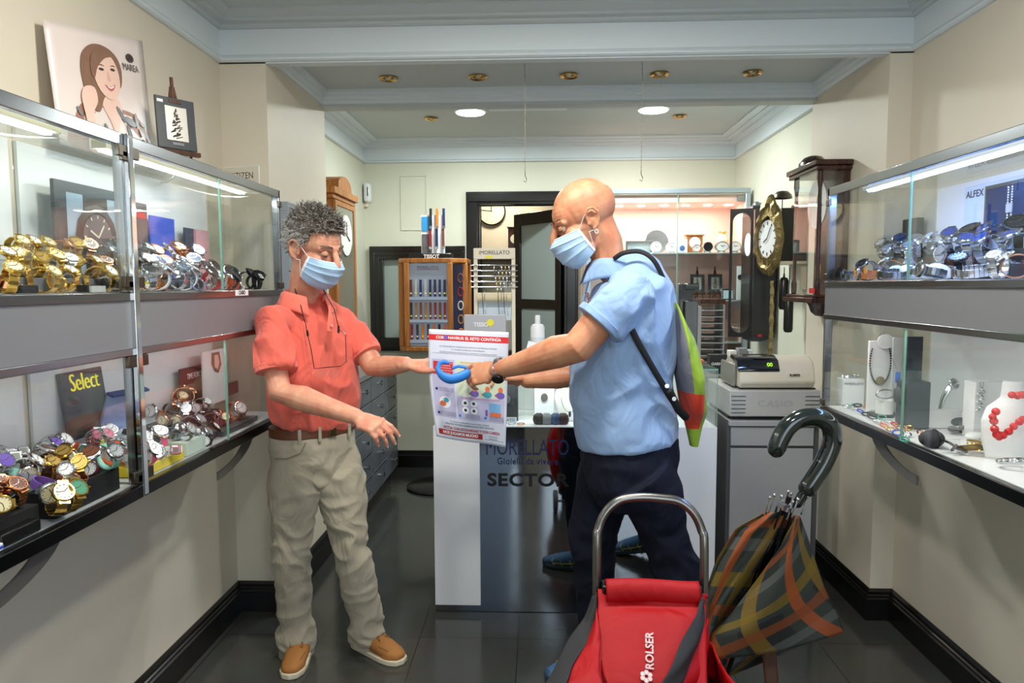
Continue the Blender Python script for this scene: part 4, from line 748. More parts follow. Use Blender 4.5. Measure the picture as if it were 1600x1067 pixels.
for k in range(5):
    o = M(); o.X = Matrix.Translation((-.075+.016*k, 3.22+.008*k, 1.107)) @ Matrix.Rotation(.25+.08*k, 4, 'Y') @ Matrix.Rotation(-.2, 4, 'X'); o.box(0, .045, 0, .002, 0.001, .11); o = o.build('leaflet', mat('lfl%d' % (k % 3), ((230, 232, 236), (200, 206, 214), (150, 160, 172))[k % 3], .4)); tag(o, 'folded leaflet on the counter beside the bottle, %d from the left' % (k+1), 'leaflet', 'leaflets on the counter')
r = thing('sunglasses_tower', 'tall glossy black watch display tower on the counter behind the backpack', 'display stand', (.72, 3.38, 1.107)); gb = mat('gloss_black', (8, 8, 9), .08, coat=1)
a = at(1063, 443, Y=3.38); c2 = at(1090, 443, Y=3.38); M().box(a.x-.004, c2.x-.02, 3.39, 3.43, 1.11, a.z).build('column', gb, r, .003); M().box(a.x+.02, c2.x, 3.36, 3.39, 1.107, a.z-.08).build('front_block', gb, r, .004); M().box(a.x+.015, c2.x-.001, 3.34, 3.39, a.z-.03, a.z).build('head', gb, r, .004)
for k, (z, c_, lb) in enumerate(((1.26, (225, 225, 225), 'white'), (1.20, (210, 120, 170), 'pink'), (1.15, (180, 60, 130), 'magenta'))):
    o = M().tube([(a.x-.012+.018*math.cos(t), 3.36, z+.03*math.sin(t)) for t in [j*PI/7 for j in range(14)]], .005, 6, closed=True, up=(0, 1, 0), w=1.0).build('wrist_watch', mat('tw%d' % k, c_, .4)); tag(o, lb+' looped watch hanging on the black display tower', 'watch', 'watches on the black tower')
M().box(c2.x-.05, c2.x+.02, 3.30, 3.46, 1.106, 1.116).build('orange_box', mat('orange_box', (200, 92, 40), .4), None, .002); tag(bpy.data.objects['orange_box'], 'flat orange box lying at the right end of the glass counter top', 'box')
# ================================================================ people
def skin_mat(name, c, red, blot=.10):
    m = mat(name, c, .46, spec=.4, sss=.12, bump=.12, bscale=500); n = m.node_tree; b = n.nodes['Principled BSDF']
    tc = n.nodes.new('ShaderNodeTexCoord'); t = n.nodes.new('ShaderNodeTexNoise'); t.inputs['Scale'].default_value = 22; t.inputs['Detail'].default_value = 5
    r = n.nodes.new('ShaderNodeValToRGB'); r.color_ramp.elements[0].position = .35; r.color_ramp.elements[0].color = srgb(c); r.color_ramp.elements[1].position = .72; r.color_ramp.elements[1].color = srgb(red)
    n.links.new(tc.outputs['Object'], t.inputs[0]); n.links.new(t.outputs[0], r.inputs[0]); n.links.new(r.outputs[0], b.inputs['Base Color']); return m
skinA = skin_mat('fair_skin', (214, 160, 130), (198, 126, 102)); skinB = skin_mat('tanned_skin', (208, 152, 116), (192, 120, 88))
def cloth(name, c, var=.05, bs=900, bump=.25, rough=.85, sheen=.15): return mat(name, c, rough, noise_=var, nscale=14, bump=bump, bscale=bs, spec=.2, sheen=sheen, wr=.55)
def hm(c, fwd, tilt, s=1.0, lean=0):
    f = Vector(fwd).normalized(); up = Vector((0, 0, 1)); r = f.cross(up).normalized(); up = r.cross(f)
    R = Matrix((r, f, up)).transposed(); T = Matrix.Rotation(-tilt, 3, 'X'); L = Matrix.Rotation(lean, 3, 'Y')
    m = (R @ T @ L).to_4x4(); m.translation = Vector(c); return m @ Matrix.Scale(s, 4)
def head_prims(b, H):
    old = b.X; b.X = H
    b.ell((0, -.018, .042), (.077, .098, .084), n=24, m=16); b.ell((0, .030, .035), (.063, .058, .060), n=20, m=14); b.ell((0, .033, -.022), (.058, .054, .068), n=20, m=14)
    b.ell((0, .018, -.062), (.054, .058, .044), n=20, m=12); b.ell((0, .062, -.093), (.024, .022, .019)); b.tube([(-.045, .018, -.075), (0, .064, -.095), (.045, .018, -.075)], .016, 10)
    b.tube([(0, .086, .022), (0, .106, -.006), (0, .114, -.026)], [.0095, .012, .013], 12); b.ell((-.013, .099, -.030), (.009, .011, .008)); b.ell((.013, .099, -.030), (.009, .011, .008))
    b.tube([(-.044, .066, .022), (-.022, .083, .029), (0, .086, .027), (.022, .083, .029), (.044, .066, .022)], .0105, 10)
    for s in (-1, 1):
        b.ell((s*.040, .054, -.018), (.020, .021, .020)); b.ell((s*.048, .02, -.03), (.014, .04, .035))
        # ear: shell, helix rim, lobe, tragus
        b.ell((s*.079, -.012, -.002), (.007, .019, .029), Matrix.Rotation(s*.35, 3, 'Z'))
        b.tube([(s*.080, .006, -.006), (s*.086, .006, .015), (s*.091, -.006, .030), (s*.095, -.022, .028), (s*.095, -.031, .012), (s*.090, -.027, -.008), (s*.084, -.016, -.026), (s*.080, -.006, -.031)], [.004, .0042, .0045, .0048, .0048, .0045, .0060, .0055], 8)
        b.ell((s*.081, .006, -.012), (.004, .005, .006))
        b.ell((s*.020, .082, -.066), (.012, .009, .006))
    b.ell((0, .088, -.060), (.020, .009, .006)); b.ell((0, .087, -.070), (.018, .009, .006))
    b.X = old
def head_post(H):
    Hi = np.array(H.inverted()); Hm_ = np.array(H)
    def f(co, no):
        l = np.c_[co, np.ones(len(co))] @ Hi.T; l = l[:, :3]; d = np.zeros_like(l)
        for s in (-1, 1):
            for c, r, v in (((s*.031, .086, .010), .020, (0, -.013, 0)), ((s*.090, -.012, .006), .013, (-s*.006, 0, 0)), ((s*.012, .095, -.040), .006, (0, -.002, .003)), ((s*.058, .075, .0), .022, (0, -.004, 0))):
                w = np.exp(-(((l-np.array(c))**2).sum(1))/(r*.6)**2); d += w[:, None]*np.array(v)
        # forehead creases
        zz = l[:, 2]; m_ = np.exp(-((zz-.062)/.020)**2)*(l[:, 1] > .04); d[:, 1] += m_*.0004*np.sin(zz*560+np.sin(l[:, 0]*60))
        return co + d @ Hm_[:3, :3].T
    return f
def face_parts(H, root, skin, brow, iris=(70, 90, 100), lid=-.25):
    for s in (-1, 1):
        c = H @ Vector((s*.031, .0735, .009)); sc = H.to_scale()[0]; R = H.to_3x3().normalized()
        e = M().ell(c, (.0118*sc,)*3).build('eye', mat('eye_white', (225, 220, 212), .1), root)
        d = R @ Vector((0, .86, -.5)); M().lathe([(0, 0), (.0055, 0), (.005, .0009), (0, .0014)], c+d*.0112*sc, d, 16).build('iris', mat('iris', iris, .08), e)
        def lidg(a0, a1, r_):
            return lambda u, v: c+R@Vector((r_*math.cos(a0+(a1-a0)*v)*math.sin((u-.5)*3.0), r_*math.cos(a0+(a1-a0)*v)*math.cos((u-.5)*3.0), r_*math.sin(a0+(a1-a0)*v)))
        b = M(); b.grid(lidg(1.45, lid, .0132*sc), 14, 10); b.grid(lidg(-1.4, -.62, .0130*sc), 14, 6); b.build('eyelid', skin, root, solid=.0008)
        b = M(); b.tube([c+R@(Vector((math.cos(lid)*math.sin((u-.5)*2.4), math.cos(lid)*math.cos((u-.5)*2.4), math.sin(lid)))*(.0138*sc)) for u in [j/10 for j in range(11)]], [.0005, .0009, .0011, .0012, .0012, .0012, .0012, .0012, .0011, .0009, .0005], 5); b.build('eyelash', mat('lash', (44, 30, 24), .6), root)
        b = M(); rr = random.Random(3)
        for k in range(60):
            t = k/59; x = s*(.012+.040*t); p = Vector((x, .0950-.022*t**2-.003*(1-t), .031+.006*math.sin(t*2.6)+rr.uniform(-.004, .004))); q = p+Vector((s*.008, .001-.003*t, .002-.005*t)); b.tube([H@p, H@((p+q)/2+Vector((0, .0015, 0))), H@q], [.0012, .0010, .0003], 4)
        b.build('eyebrow', brow, root)
def mask_on(H, root, lab):
    mk = mat('surgical_mask_blue', (168, 200, 230), .7, bump=.25, bscale=700, noise_=.03); mw_ = mat('mask_white_edge', (236, 240, 244), .7)
    def prof(v):  # centre line y, z and side y, z
        P_ = [(-.012, .1075), (-.024, .1235), (-.036, .129), (-.060, .122), (-.090, .110), (-.114, .092), (-.124, .072)]
        t = v*(len(P_)-1); i = min(int(t), len(P_)-2); f = t-i; z = P_[i][0]*(1-f)+P_[i+1][0]*f; y = P_[i][1]*(1-f)+P_[i+1][1]*f
        return y, z
    def fn(u, v, off=0):
        a = (u-.5)*2; yc, zc = prof(v); w = abs(a)**1.25
        wid = .0615+.005*math.sin(v*PI); x = math.copysign(math.sin(min(1, abs(a))*PI/2)**.95, a)*wid
        ys = .034-.02*v; zs = -.012-.078*v; w2 = 1-math.cos(abs(a)*PI/2)
        y = yc*(1-w2)+ys*w2; z = zc*(1-w**1.3)+zs*w**1.3
        pl = 0
        for k in (.30, .50, .70): t = (v-k)/.055; pl += .0038*math.exp(-t*t)*(1 if t < 0 else .2)*(1-w**2*.6)
        pl += .0012*math.sin(a*9+v*13)*(1-abs(a))
        n = Vector((math.sin(a*1.2), math.cos(a*1.2), 0)); return H@(Vector((x, y, z))+n*(pl+off))
    b = M(); b.grid(fn, 48, 60); b.mi = 1
    b.grid(lambda u, v: fn(u, v*.035-.003, .001), 40, 2); b.grid(lambda u, v: fn(v*.03, u, .001), 30, 2); b.grid(lambda u, v: fn(1-v*.03, u, .001), 30, 2)
    o = b.build('face_mask', [mk, mw_], None, smooth=60, solid=.0012); tag(o, lab, 'face mask', 'surgical masks')
    for s in (0, 1):
        sg = -1 if s == 0 else 1
        for v_, pts in ((.02, [(sg*.079, .012, .012), (sg*.084, -.002, .026), (sg*.0875, -.020, .022)]), (.97, [(sg*.074, .012, -.032), (sg*.080, -.008, -.034), (sg*.0865, -.026, -.012)])):
            p = [fn(s, v_, .001)]+[H@Vector(q) for q in pts]; M().tube(p, .0013, 6).build('ear_loop', mw_, o)
    return o
def hand(b, W, d, n, side, curls, thumb, s=1.0, spread=.06, lenm=1.0):
    # W wrist, d towards the fingers, n back of the hand, side = thumb side
    d = Vector(d).normalized(); n = Vector(n); n = (n-d*n.dot(d)).normalized(); s_ = d.cross(n).normalized()
    if s_.dot(Vector(side)) < 0: s_ = -s_
    W = Vector(W); L = s*lenm
    b.tube([W-d*.02*s, W+d*.012*s, W+d*.04*s, W+d*.068*s, W+d*.088*s], [.019*s, .0175*s, .0155*s, .014*s, .0115*s], 16, up=n, w=[1.35, 1.55, 2.25, 2.75, 3.2])
    b.ell(W+d*.035*s+s_*.022*s-n*.006*s, (.018*s, .018*s, .015*s)); b.ell(W+d*.04*s-s_*.026*s-n*.004*s, (.013*s, .013*s, .013*s))
    tips = []
    for k, (off, ln) in enumerate(((.030, .074), (.0105, .083), (-.0095, .077), (-.0280, .060))):
        K = W+d*(.088, .092, .089, .081)[k]*s+s_*off*s; c1, c2, c3 = curls[k]; dd = (d+s_*(off*spread/.03)).normalized()
        b.ell(K+n*.003*s, (.0105*s, .0105*s, .0105*s), n=12, m=8); P_ = [K-d*.02*s, K]; a = 0; p = K.copy()
        for c, l in ((c1, .46), (c2, .30), (c3, .24)):
            a += c; p = p+(dd*math.cos(a)-n*math.sin(a))*(ln*l*L); P_.append(p.copy())
        R_ = [.0095, .0092, .0083, .0076, .0062]; b.tube(P_, [q*s for q in R_], 12, up=n+d*.3); tips.append((P_[-1], P_[-1]-P_[-2], n))
        b.ell(P_[2], (.0092*s,)*3, n=10, m=8)
    T = W+d*.022*s+s_*.020*s-n*.004*s; P_ = [T]
    for t, l in zip(thumb, (.042, .034, .026)): t = Vector(t); t = (d*t.x+s_*t.y-n*t.z).normalized(); P_.append(P_[-1]+t*l*s)
    b.tube(P_, [.014*s, .0125*s, .0112*s, .0085*s], 12, up=n); tips.append((P_[-1], P_[-1]-P_[-2], s_))
    return tips
def nails(root, tips, s=1.0):
    b = M()
    for k, (p, dd, n) in enumerate(tips):
        dd = dd.normalized(); n = (n-dd*n.dot(dd)).normalized() if k < 4 else (n-dd*n.dot(dd)).normalized(); x = dd.cross(n)
        R = Matrix((x, dd, n)).transposed(); r = (.0062 if k < 4 else .0078)*s; b.ell(p+n*(r*.60)+dd*.002, (r*.72, r*.85, r*.36), R, 12, 8)
    return b
def rings(b, segs, n=40, up=(0, 1, 0)):
    # segs: (centre, depth half, width half); a straight-capped loft
    pts = [s[0] for s in segs]; b.tube(pts, [s[1] for s in segs], n, up=up, w=[s[2]/s[1] for s in segs], dome=False)
def fold(amp, fr, anis=(1, 1, .45), seed=0, centers=(), base=.35):
    def f(co, no):
        out = co.copy()
        for i in range(len(co)):
            p = co[i]; q = Vector((p[0]*fr*anis[0]+seed, p[1]*fr*anis[1], p[2]*fr*anis[2])); w = base
            for c, r, g in centers: w += g*math.exp(-((p[0]-c[0])**2+(p[1]-c[1])**2+(p[2]-c[2])**2)/(r*r))
            v = noise.noise(q+noise.noise_vector(q*.6)*.6); v = (1-abs(v)*2.2); v2 = noise.noise(q*.4)
            out[i] = p+no[i]*(amp*w*(v*.8+v2*1.2-.4))
        return out
    return f
def shoe(T, up_m, sole_m, root, lace_m, style='moc'):
    # local: x across, y towards the toe, z up; heel at y=-.09, toe at .18
    b = M(); b.X = T
    out = [(.0, -.088, .030), (.034, -.075, .037), (.040, -.02, .035), (.045, .05, .040), (.050, .10, .043), (.046, .145, .036), (.030, .175, .022), (.0, .186, .0)]
    pts = [(x, y) for x, y, _ in out]; poly = pts+[(-x, y) for x, y in pts[::-1] if x > 0]
    b.prism(poly, 0.0, .022, 'z'); b.build('sole', sole_m, root, .004)
    u = M()
    u.tube([(0, -.055, .045), (0, -.02, .052), (0, .03, .048), (0, .085, .040), (0, .14, .031), (0, .160, .028)], [.036, .044, .038, .032, .024, .018], 20, up=(0, 0, 1), w=[.98, .92, 1.12, 1.42, 1.75, 1.85]); u.tube([(0, -.045, .05), (0, -.04, .09)], [.040, .036], 18)
    u.ell((0, .12, .022), (.047, .055, .022)); u.ell((0, -.05, .03), (.038, .04, .03))
    me = blob(u, .004, 6); me.transform(T); o = meshobj('upper', me, up_m, root)
    if style == 'moc':
        s_ = M(); s_.X = T; s_.tube([(-.033, .05, .060), (-.036, .09, .057), (-.030, .13, .050), (-.014, .152, .045), (.014, .152, .045), (.030, .13, .050), (.036, .09, .057), (.033, .05, .060)], .0022, 6); s_.build('toe_seam', mat('tan_stitching', (120, 78, 34), .7), root)
        l = M(); l.X = T
        for k in range(3): y = .018+.022*k; z = .0925-.012*k; l.tube([(-.022, y, z-.012), (-.008, y+.006, z+.002), (.008, y-.004, z+.002), (.022, y+.004, z-.012)], .0018, 6)
        for s in (-1, 1): l.tube([(0, .055, .078), (s*.022, .062, .084), (s*.026, .082, .074), (s*.006, .066, .074)], .0018, 6); l.tube([(0, .055, .076), (s*.03, .085, .062)], .0018, 6)
        l.build('lace', lace_m, root)
        c = M(); c.X = T; c.tube([(.034*math.cos(a), -.035+.045*math.sin(a), .098-.01*math.sin(a)) for a in [j*PI/8 for j in range(16)]], .004, 8, closed=True); c.build('collar', mat('tan_collar', (150, 104, 56), .7), root)
    else:
        l = M(); l.X = T
        for k in range(6): y = .0+.02*k; z = .100-.0095*k; l.tube([(-.03, y-.01, z-.03), (-.012, y+.008, z+.002-.004), (.012, y-.006, z-.002), (.03, y+.012, z-.03)], .0024, 6)
        for s in (-1, 1):
            for y in (-.03, .02, .07, .115): l.tube([(s*.046, y, .022), (s*.044, y+.012, .045), (s*.030, y+.006, .072-.15*max(0, y))], .0026, 6)
            l.tube([(s*.045, -.04, .05), (s*.047, .04, .036), (s*.045, .12, .03)], .0022, 6)
        l.build('lace', lace_m, root)
        s_ = M(); s_.X = T
        for y in (-.07, -.03, .01, .05, .09, .13): s_.box(-.042, .042, y, y+.014, -.004, .002)
        s_.build('tread', blk, root); c = M(); c.X = T; c.ell((0, .165, .026), (.036, .022, .018)); c.build('toe_bumper', mat('shoe_dark_blue', (40, 66, 96), .5), root)
def shoeT(heel, toe, pitch_=0, z=0):
    h = Vector((heel[0], heel[1], 0)); t = Vector((toe[0], toe[1], 0)); d = (t-h).normalized(); x = Vector((d.y, -d.x, 0))
    m = Matrix((x, d, Vector((0, 0, 1)))).transposed().to_4x4(); m.translation = h+d*.088+Vector((0, 0, z)); return m @ Matrix.Rotation(pitch_, 4, 'X')

# ---------------------------------------------------------------- shopkeeper in the salmon polo shirt
r = thing('person', 'person with curly grey hair in salmon polo shirt and beige trousers', 'person', (-.84, 2.68, 0)); manA = r
FA = Vector((.72, -.69, 0)); SA = Vector((FA.y, -FA.x, 0))      # facing, his right
HA = hm(at(492, 390, Y=2.60), (.90, -.43, 0), .33, 1.07, .05)
b = M(); head_prims(b, HA)
nb = at(474, 478, Y=2.66)
b.tube([HA@Vector((0, -.025, -.02)), HA@Vector((0, -.02, -.085)), nb+Vector((0, 0, .02)), nb-Vector((0, 0, .05))], [.055, .056, .058, .055], 20, up=FA)
sr, sl = at(422, 500, Y=2.51), at(537, 500, Y=2.80)
pel = at(490, 690, Y=2.68); ch = at(478, 545, Y=2.68)
b.tube([nb-Vector((0, 0, .06)), ch, at(486, 640, Y=2.68), pel], [.05, .09, .10, .10], 20, up=FA, w=[1.6, 1.5, 1.35, 1.4])
er, wr = at(437, 612, Y=2.44), at(556, 651, Y=2.34)
b.tube([nb-Vector((0, 0, .055)), sr+Vector((.01, 0, -.01)), (sr+er)/2+Vector((-.006, 0, 0)), er, er*.7+wr*.3+Vector((0, 0, .003)), er*.35+wr*.65, wr], [.035, .040, .044, .044, .046, .036, .0275], 16, w=[1, 1, 1, 1, 1, 1.05, 1.2])
tA = hand(b, wr, at(592, 668, Y=2.30)-wr, (.10, -.55, .75), (.5, .35, .5), ((.30, .45, .25), (.45, .55, .3), (.55, .6, .3), (.6, .6, .35)), ((.8, .35, .5), (.95, .1, .4), (.95, 0, .3)), 1.04)
el, wl = at(584, 572, Y=2.72), at(634, 569, Y=2.625)
b.tube([nb-Vector((0, 0, .055)), sl, (sl+el)/2, el, el*.6+wl*.4+Vector((0, 0, -.004)), wl], [.035, .040, .046, .046, .043, .030], 16)
tB = hand(b, wl, (.97, .06, .03), (.0, -.25, .95), (0, -1, -.1), ((.15, .2, .1), (.35, .4, .2), (.9, .6, .3), (1.0, .7, .3)), ((.80, .55, .15), (1, .12, .05), (1, -.08, .0)), 1.0)
kr, kl = at(457, 850, Y=2.60), at(548, 850, Y=2.66); ar, al = at(463, 1003, Y=2.66), at(574, 985, Y=2.70)
hr, hl = pel+SA*.09, pel-SA*.09
for h_, k_, a_ in ((hr, kr, ar), (hl, kl, al)): b.tube([h_, k_, a_, a_-Vector((0, 0, .07))], [.075, .05, .036, .036], 14)
hp = head_post(HA)
bodyA = meshobj('body', blob(b, .0032, 5, .5, hp), skinA, r); NA = nails(r, tA).build('nails', mat('nail', (226, 176, 156), .25), bodyA); nails(r, tB[4:]).build('nails', mat('nail', (226, 176, 156), .25), bodyA)
greyh = mat('grey_hair', (92, 84, 76), .55, noise_=.35, nscale=70); face_parts(HA, r, skinA, mat('grey_brow', (120, 100, 84), .6), lid=-.45)
mask_on(HA, r, 'pale blue pleated surgical mask worn by the curly haired man')
# curly hair: a cap grown over the scalp plus many short curls
def hairline(l):
    x, y, z = l
    if z > .118: return True
    if y > .03: return z > .068+.35*(y-.03)+ (-.0 if abs(x) < .03 else .1*(abs(x)-.03))
    if y > -.0: return z > .012+.9*max(0, y) or z > .068
    if y > -.035: return z > .034 or (z > -.0 and y < -.03)
    return z > -.058-.1*(y+.04)
rr = random.Random(11); hb = M(); hm2 = M(); hm2.mi = 0
def scalp(u, v):      # direction on the skull
    return Vector((math.cos(v)*math.cos(u), math.cos(v)*math.sin(u), math.sin(v)))
def sk(dv, g=0): return Vector((dv.x*(.080+g), -.016+dv.y*(.101+g), .042+dv.z*(.087+g))) if dv.y < .35 else Vector((dv.x*(.078+g), -.016+dv.y*(.104+g), .042+dv.z*(.087+g)))
nu, nv = 72, 44; vs = []; ok = []
for j in range(nv+1):
    for i in range(nu):
        dv = scalp(2*PI*i/nu, -PI*.42+PI*.92*j/nv); p = sk(dv); g = .006+.010*max(0, dv.z)+.006*noise.noise(dv*7); okk = hairline(p)
        if not okk: g = -.012
        vs.append(HA@sk(dv, g)); ok.append(okk)
fs = []
for j in range(nv):
    for i in range(nu):
        q = (j*nu+i, j*nu+(i+1) % nu, (j+1)*nu+(i+1) % nu, (j+1)*nu+i)
        if any(ok[k] for k in q): fs.append(q)
hb.add(vs, fs)
cnt = 0
while cnt < 4200:
    dv = Vector((rr.gauss(0, 1), rr.gauss(0, 1), rr.gauss(.35, 1))).normalized(); p = sk(dv)
    if not hairline(p): continue
    cnt += 1; top = max(0, dv.z-.1); side_grey = abs(dv.x) > .75 and dv.z < .25; L = .012+.026*top+rr.random()*.010; cr_ = .0025+.006*top*rr.random()+.001
    a0 = rr.random()*6.28; nt_ = dv; x_ = nt_.cross(Vector((.3, .9, .2))).normalized(); y_ = nt_.cross(x_); dr = Vector((0, .25*(dv.y > 0)-.5*(dv.z < .3), -.55 if dv.z < .5 else .1))+Vector((rr.gauss(0, .35), rr.gauss(0, .35), rr.gauss(0, .25)))
    pts = []
    for k in range(7):
        t = k/6; a = a0+t*(3.5+5*top); pts.append(HA@(sk(dv, .003+L*t*.55)+dr*(L*t*.7)+x_*cr_*math.cos(a)*t**.5+y_*cr_*math.sin(a)*t**.5))
    hb.mi = 1 if side_grey or rr.random() < .33 else (2 if rr.random() < .4 else 0); hb.tube(pts, [.0010, .0010, .0010, .0010, .0009, .0008, .0004], 3, dome=False)
hb.build('hair', [mat('hair_mid_grey', (92, 84, 75), .5, noise_=.3, nscale=90), mat('hair_light_grey', (168, 164, 158), .45), mat('hair_dark_brown', (62, 54, 46), .5)], r, smooth=80)
# polo shirt
salmon = cloth('salmon_pique_cotton', (226, 104, 88), .04, 1400, .35); salmond = cloth('salmon_rib', (232, 116, 98), .03, 900, .3)
b = M()
rings(b, [(at(489, 659, Y=2.68), .126, .172), (at(491, 648, Y=2.68), .132, .180), (at(492, 625, Y=2.67), .142, .186), (at(489, 590, Y=2.67), .140, .180), (at(483, 545, Y=2.67), .132, .184), (at(478, 510, Y=2.68), .118, .190), (at(476, 492, Y=2.68), .098, .180), (at(475, 479, Y=2.68), .080, .132), (at(474, 466, Y=2.675), .070, .092), (at(474, 455, Y=2.67), .064, .072)], 40, FA)
def slv(b, S, E, t=.62, r0=.072, r1=.070, cen=None, top=None):
    d = (E-S).normalized(); e = S+d*(E-S).length*t; b.tube([cen, S+Vector((0, 0, -.012)), S.lerp(e, .45), e], [.06, r0, r0*1.02, r1], 28, dome=False)
    if top is not None: b.tube([top, S+(top-S)*.15+Vector((0, 0, .004))], [.050, r0*.86], 24)
    return e, d
tp = nb-Vector((0, 0, .075)); e1, d1_ = slv(b, sr, er, .68, .066, .070, ch+Vector((0, 0, .10)), tp); e2, d2_ = slv(b, sl, el, .74, .064, .062, ch+Vector((0, 0, .10)), tp)
cen = [((sr+er)/2, .10, 1.2), (at(470, 650, Y=2.55), .12, 1.0), (at(545, 590, Y=2.6), .10, 1.0), (at(420, 560, Y=2.55), .1, .8)]
po = meshobj('polo_shirt', blob(b, .0055, 5, .5, fold(.013, 13, (1, 1, .55), 3, cen, .75)), salmon, r)
def cuff(name, c, d, rad, m, p): 
    x = d.cross(Vector((0, 0, 1))).normalized(); y = x.cross(d); q = M()
    q.tube([c-d*.012, c+d*.012], rad, 36, dome=False, up=y); o = q.build(name, m, p, .003); return o
cuff('sleeve_cuff', e1+d1_*-.002, d1_, .0745, salmond, po); cuff('sleeve_cuff', e2-d2_*.002, d2_, .0645, salmond, po)
# collar: two leaves standing round the neck, falling open at the front
def collar(c, F_, rad, m, p, h=.045, open_=.45, tilt=0, drop=.05, wf=1.0):
    R_ = F_.cross(Vector((0, 0, 1))).normalized()
    for s in (-1, 1):
        def fn(u, v):
            a = PI - (PI-open_)*u    # from the nape to the front
            rr_ = rad*(1+.10*u); o_ = Vector((0, 0, 0)); rx = rr_*wf
            base = c+R_*(s*math.sin(a)*rx)+F_*(math.cos(a)*rr_*1.0)+Vector((0, 0, (.030 if v < .5 else .03)-drop*u**1.5+tilt*(-math.cos(a))*.5))
            t = v*2
            if t <= 1: off = Vector((0, 0, -.018*(1-t)))
            else: outd = (R_*(s*math.sin(a))+F_*math.cos(a)); off = outd*(.022*(t-1)**.7+.004)+Vector((0, 0, -h*(t-1)*(1+.45*u**3)))+F_*(.012*u**4*(t-1))
            return base+off
        M().grid(fn, 24, 12).build('collar', m, p, solid=.003, smooth=70)
collar(at(475, 457, Y=2.665)+FA*.010, FA, .074, salmond, po, .050, .42, -.03, .060)
cf = at(517, 497, Y=2.56)   # placket
ex = SA*1.0
def onfront(px, py, Y): return at(px, py, Y=Y)
pk = M(); pk.tube([at(519, 478, Y=2.575), at(518, 497, Y=2.553), at(516, 518, Y=2.541)], .004, 10, up=FA, w=3.6, dome=False); pk.build('placket', salmond, po)
for q in ((519, 486, 2.563), (517, 508, 2.54)): M().lathe([(0, 0), (.0055, 0), (.0055, .002), (0, .002)], at(q[0], q[1], Y=q[2])+FA*.006, FA, 14).build('button', mat('salmon_button', (236, 150, 136), .3), po)
# glasses cord hanging round the neck
cord = [HA@Vector((-.02, -.075, -.10)), at(455, 432, Y=2.63), at(462, 455, Y=2.585), at(470, 478, Y=2.555), at(478, 508, Y=2.525), at(480, 522, Y=2.52)]
o = M().tube(cord, .0017, 6).build('glasses_cord', blk, None); tag(o, 'black glasses cord hanging round the neck of the salmon shirted man', 'glasses cord')
M().tube([HA@Vector((.03, -.07, -.10)), at(505, 452, Y=2.60), at(512, 466, Y=2.575), at(522, 482, Y=2.555), at(528, 508, Y=2.54), at(529, 514, Y=2.537)], .0017, 6).build('cord_strand', blk, o)
b = M(); b.tube([at(480, 520, Y=2.515), at(486, 545, Y=2.50), at(491, 576, Y=2.495), at(510, 574, Y=2.49), at(533, 572, Y=2.505), at(541, 565, Y=2.515), at(540, 522, Y=2.53), at(529, 514, Y=2.535)], .0016, 6)
b.build('glasses_frame', blk, o); b = M(); b.tube([at(480, 517, Y=2.517), at(481, 524, Y=2.515)], .0042, 8); b.tube([at(529, 510, Y=2.537), at(529, 519, Y=2.533)], .0042, 8); b.build('cord_bead', blk, o)
for cx_ in (500, 523): M().ell(at(cx_, 583, Y=2.500), (.026, .0008, .019), Matrix.Rotation(.5, 3, 'Z')).build('lens', acry, o)
text('chest_lettering', 'Lacotte', .014, frame(at(537, 502, Y=2.555)+FA*.004, -SA, (0, 0, 1)), mat('salmon_thread', (196, 84, 72), .7), po) if False else None
# belt and trousers
b = M(); bp = at(489, 668, Y=2.68); b.tube([bp+Vector((0, 0, -.017)), bp+Vector((0, 0, .020))], [.127, .127], 48, up=FA, w=1.36, dome=False); b.build('belt', mat('brown_leather', (92, 52, 34), .4, bump=.2, bscale=300), r, .002)
b = M(); b.bar(bp+FA*.130-SA*.03, bp+FA*.130+SA*.004, .006, .036); b.build('belt_buckle', mat('dull_brass', (140, 118, 80), .35, 1), r, .003)
beige = cloth('beige_cotton_twill', (166, 158, 138), .05, 1500, .3)
b = M(); rings(b, [(bp+Vector((0, 0, -.014)), .124, .170), (bp-Vector((0, 0, .06)), .128, .176), (bp-Vector((0, 0, .14)), .120, .172), (bp-Vector((0, 0, .20)), .095, .15)], 40, FA)
for h_, k_, a_, sg in ((bp+SA*.085, kr, ar, 1), (bp-SA*.085, kl, al, -1)):
    b.tube([h_-Vector((0, 0, .10)), h_.lerp(k_, .45)+Vector((0, 0, 0)), h_.lerp(k_, .75), k_, k_.lerp(a_, .35), k_.lerp(a_, .75), a_-Vector((0, 0, .0)), a_-Vector((0, 0, .035))], [.098, .096, .082, .073, .070, .065, .066, .068], 28, up=FA, dome=False, w=[.9, .95, 1, 1, 1, 1, 1, 1])
cen = [(kr, .10, 1.1), (kl, .12, 1.1), (ar, .10, 1.8), (al, .10, 1.8), (bp-Vector((0, 0, .17))+FA*.08, .09, 1.5)]
tr = meshobj('trousers', blob(b, .0055, 5, .5, fold(.014, 12, (.8, .8, 1.1), 9, cen, .55)), beige, r)
for c, sc in ((ar-Vector((0, 0, .040)), .067), (al-Vector((0, 0, .040)), .067)): M().tube([c+Vector((0, 0, .012)), c-Vector((0, 0, .012))], sc+.002, 32, dome=False).build('hem', beige, tr)
M().tube([bp+FA*.110+SA*.09-Vector((0, 0, .03)), bp+FA*.108+SA*.11-Vector((0, 0, .065)), bp+FA*.075+SA*.150-Vector((0, 0, .085)), bp+FA*.03+SA*.175-Vector((0, 0, .088))], .0025, 6).build('pocket_edge', mat('beige_stitching', (128, 120, 102), .8), tr)
for t in (-.11, .02, .10): b = M(); p = bp+SA*(t+.02)+FA*(.128-.5*t*t); b.bar(p+Vector((0, 0, .026)), p-Vector((0, 0, .028)), .012, .005, FA); b.build('belt_loop', beige, tr)
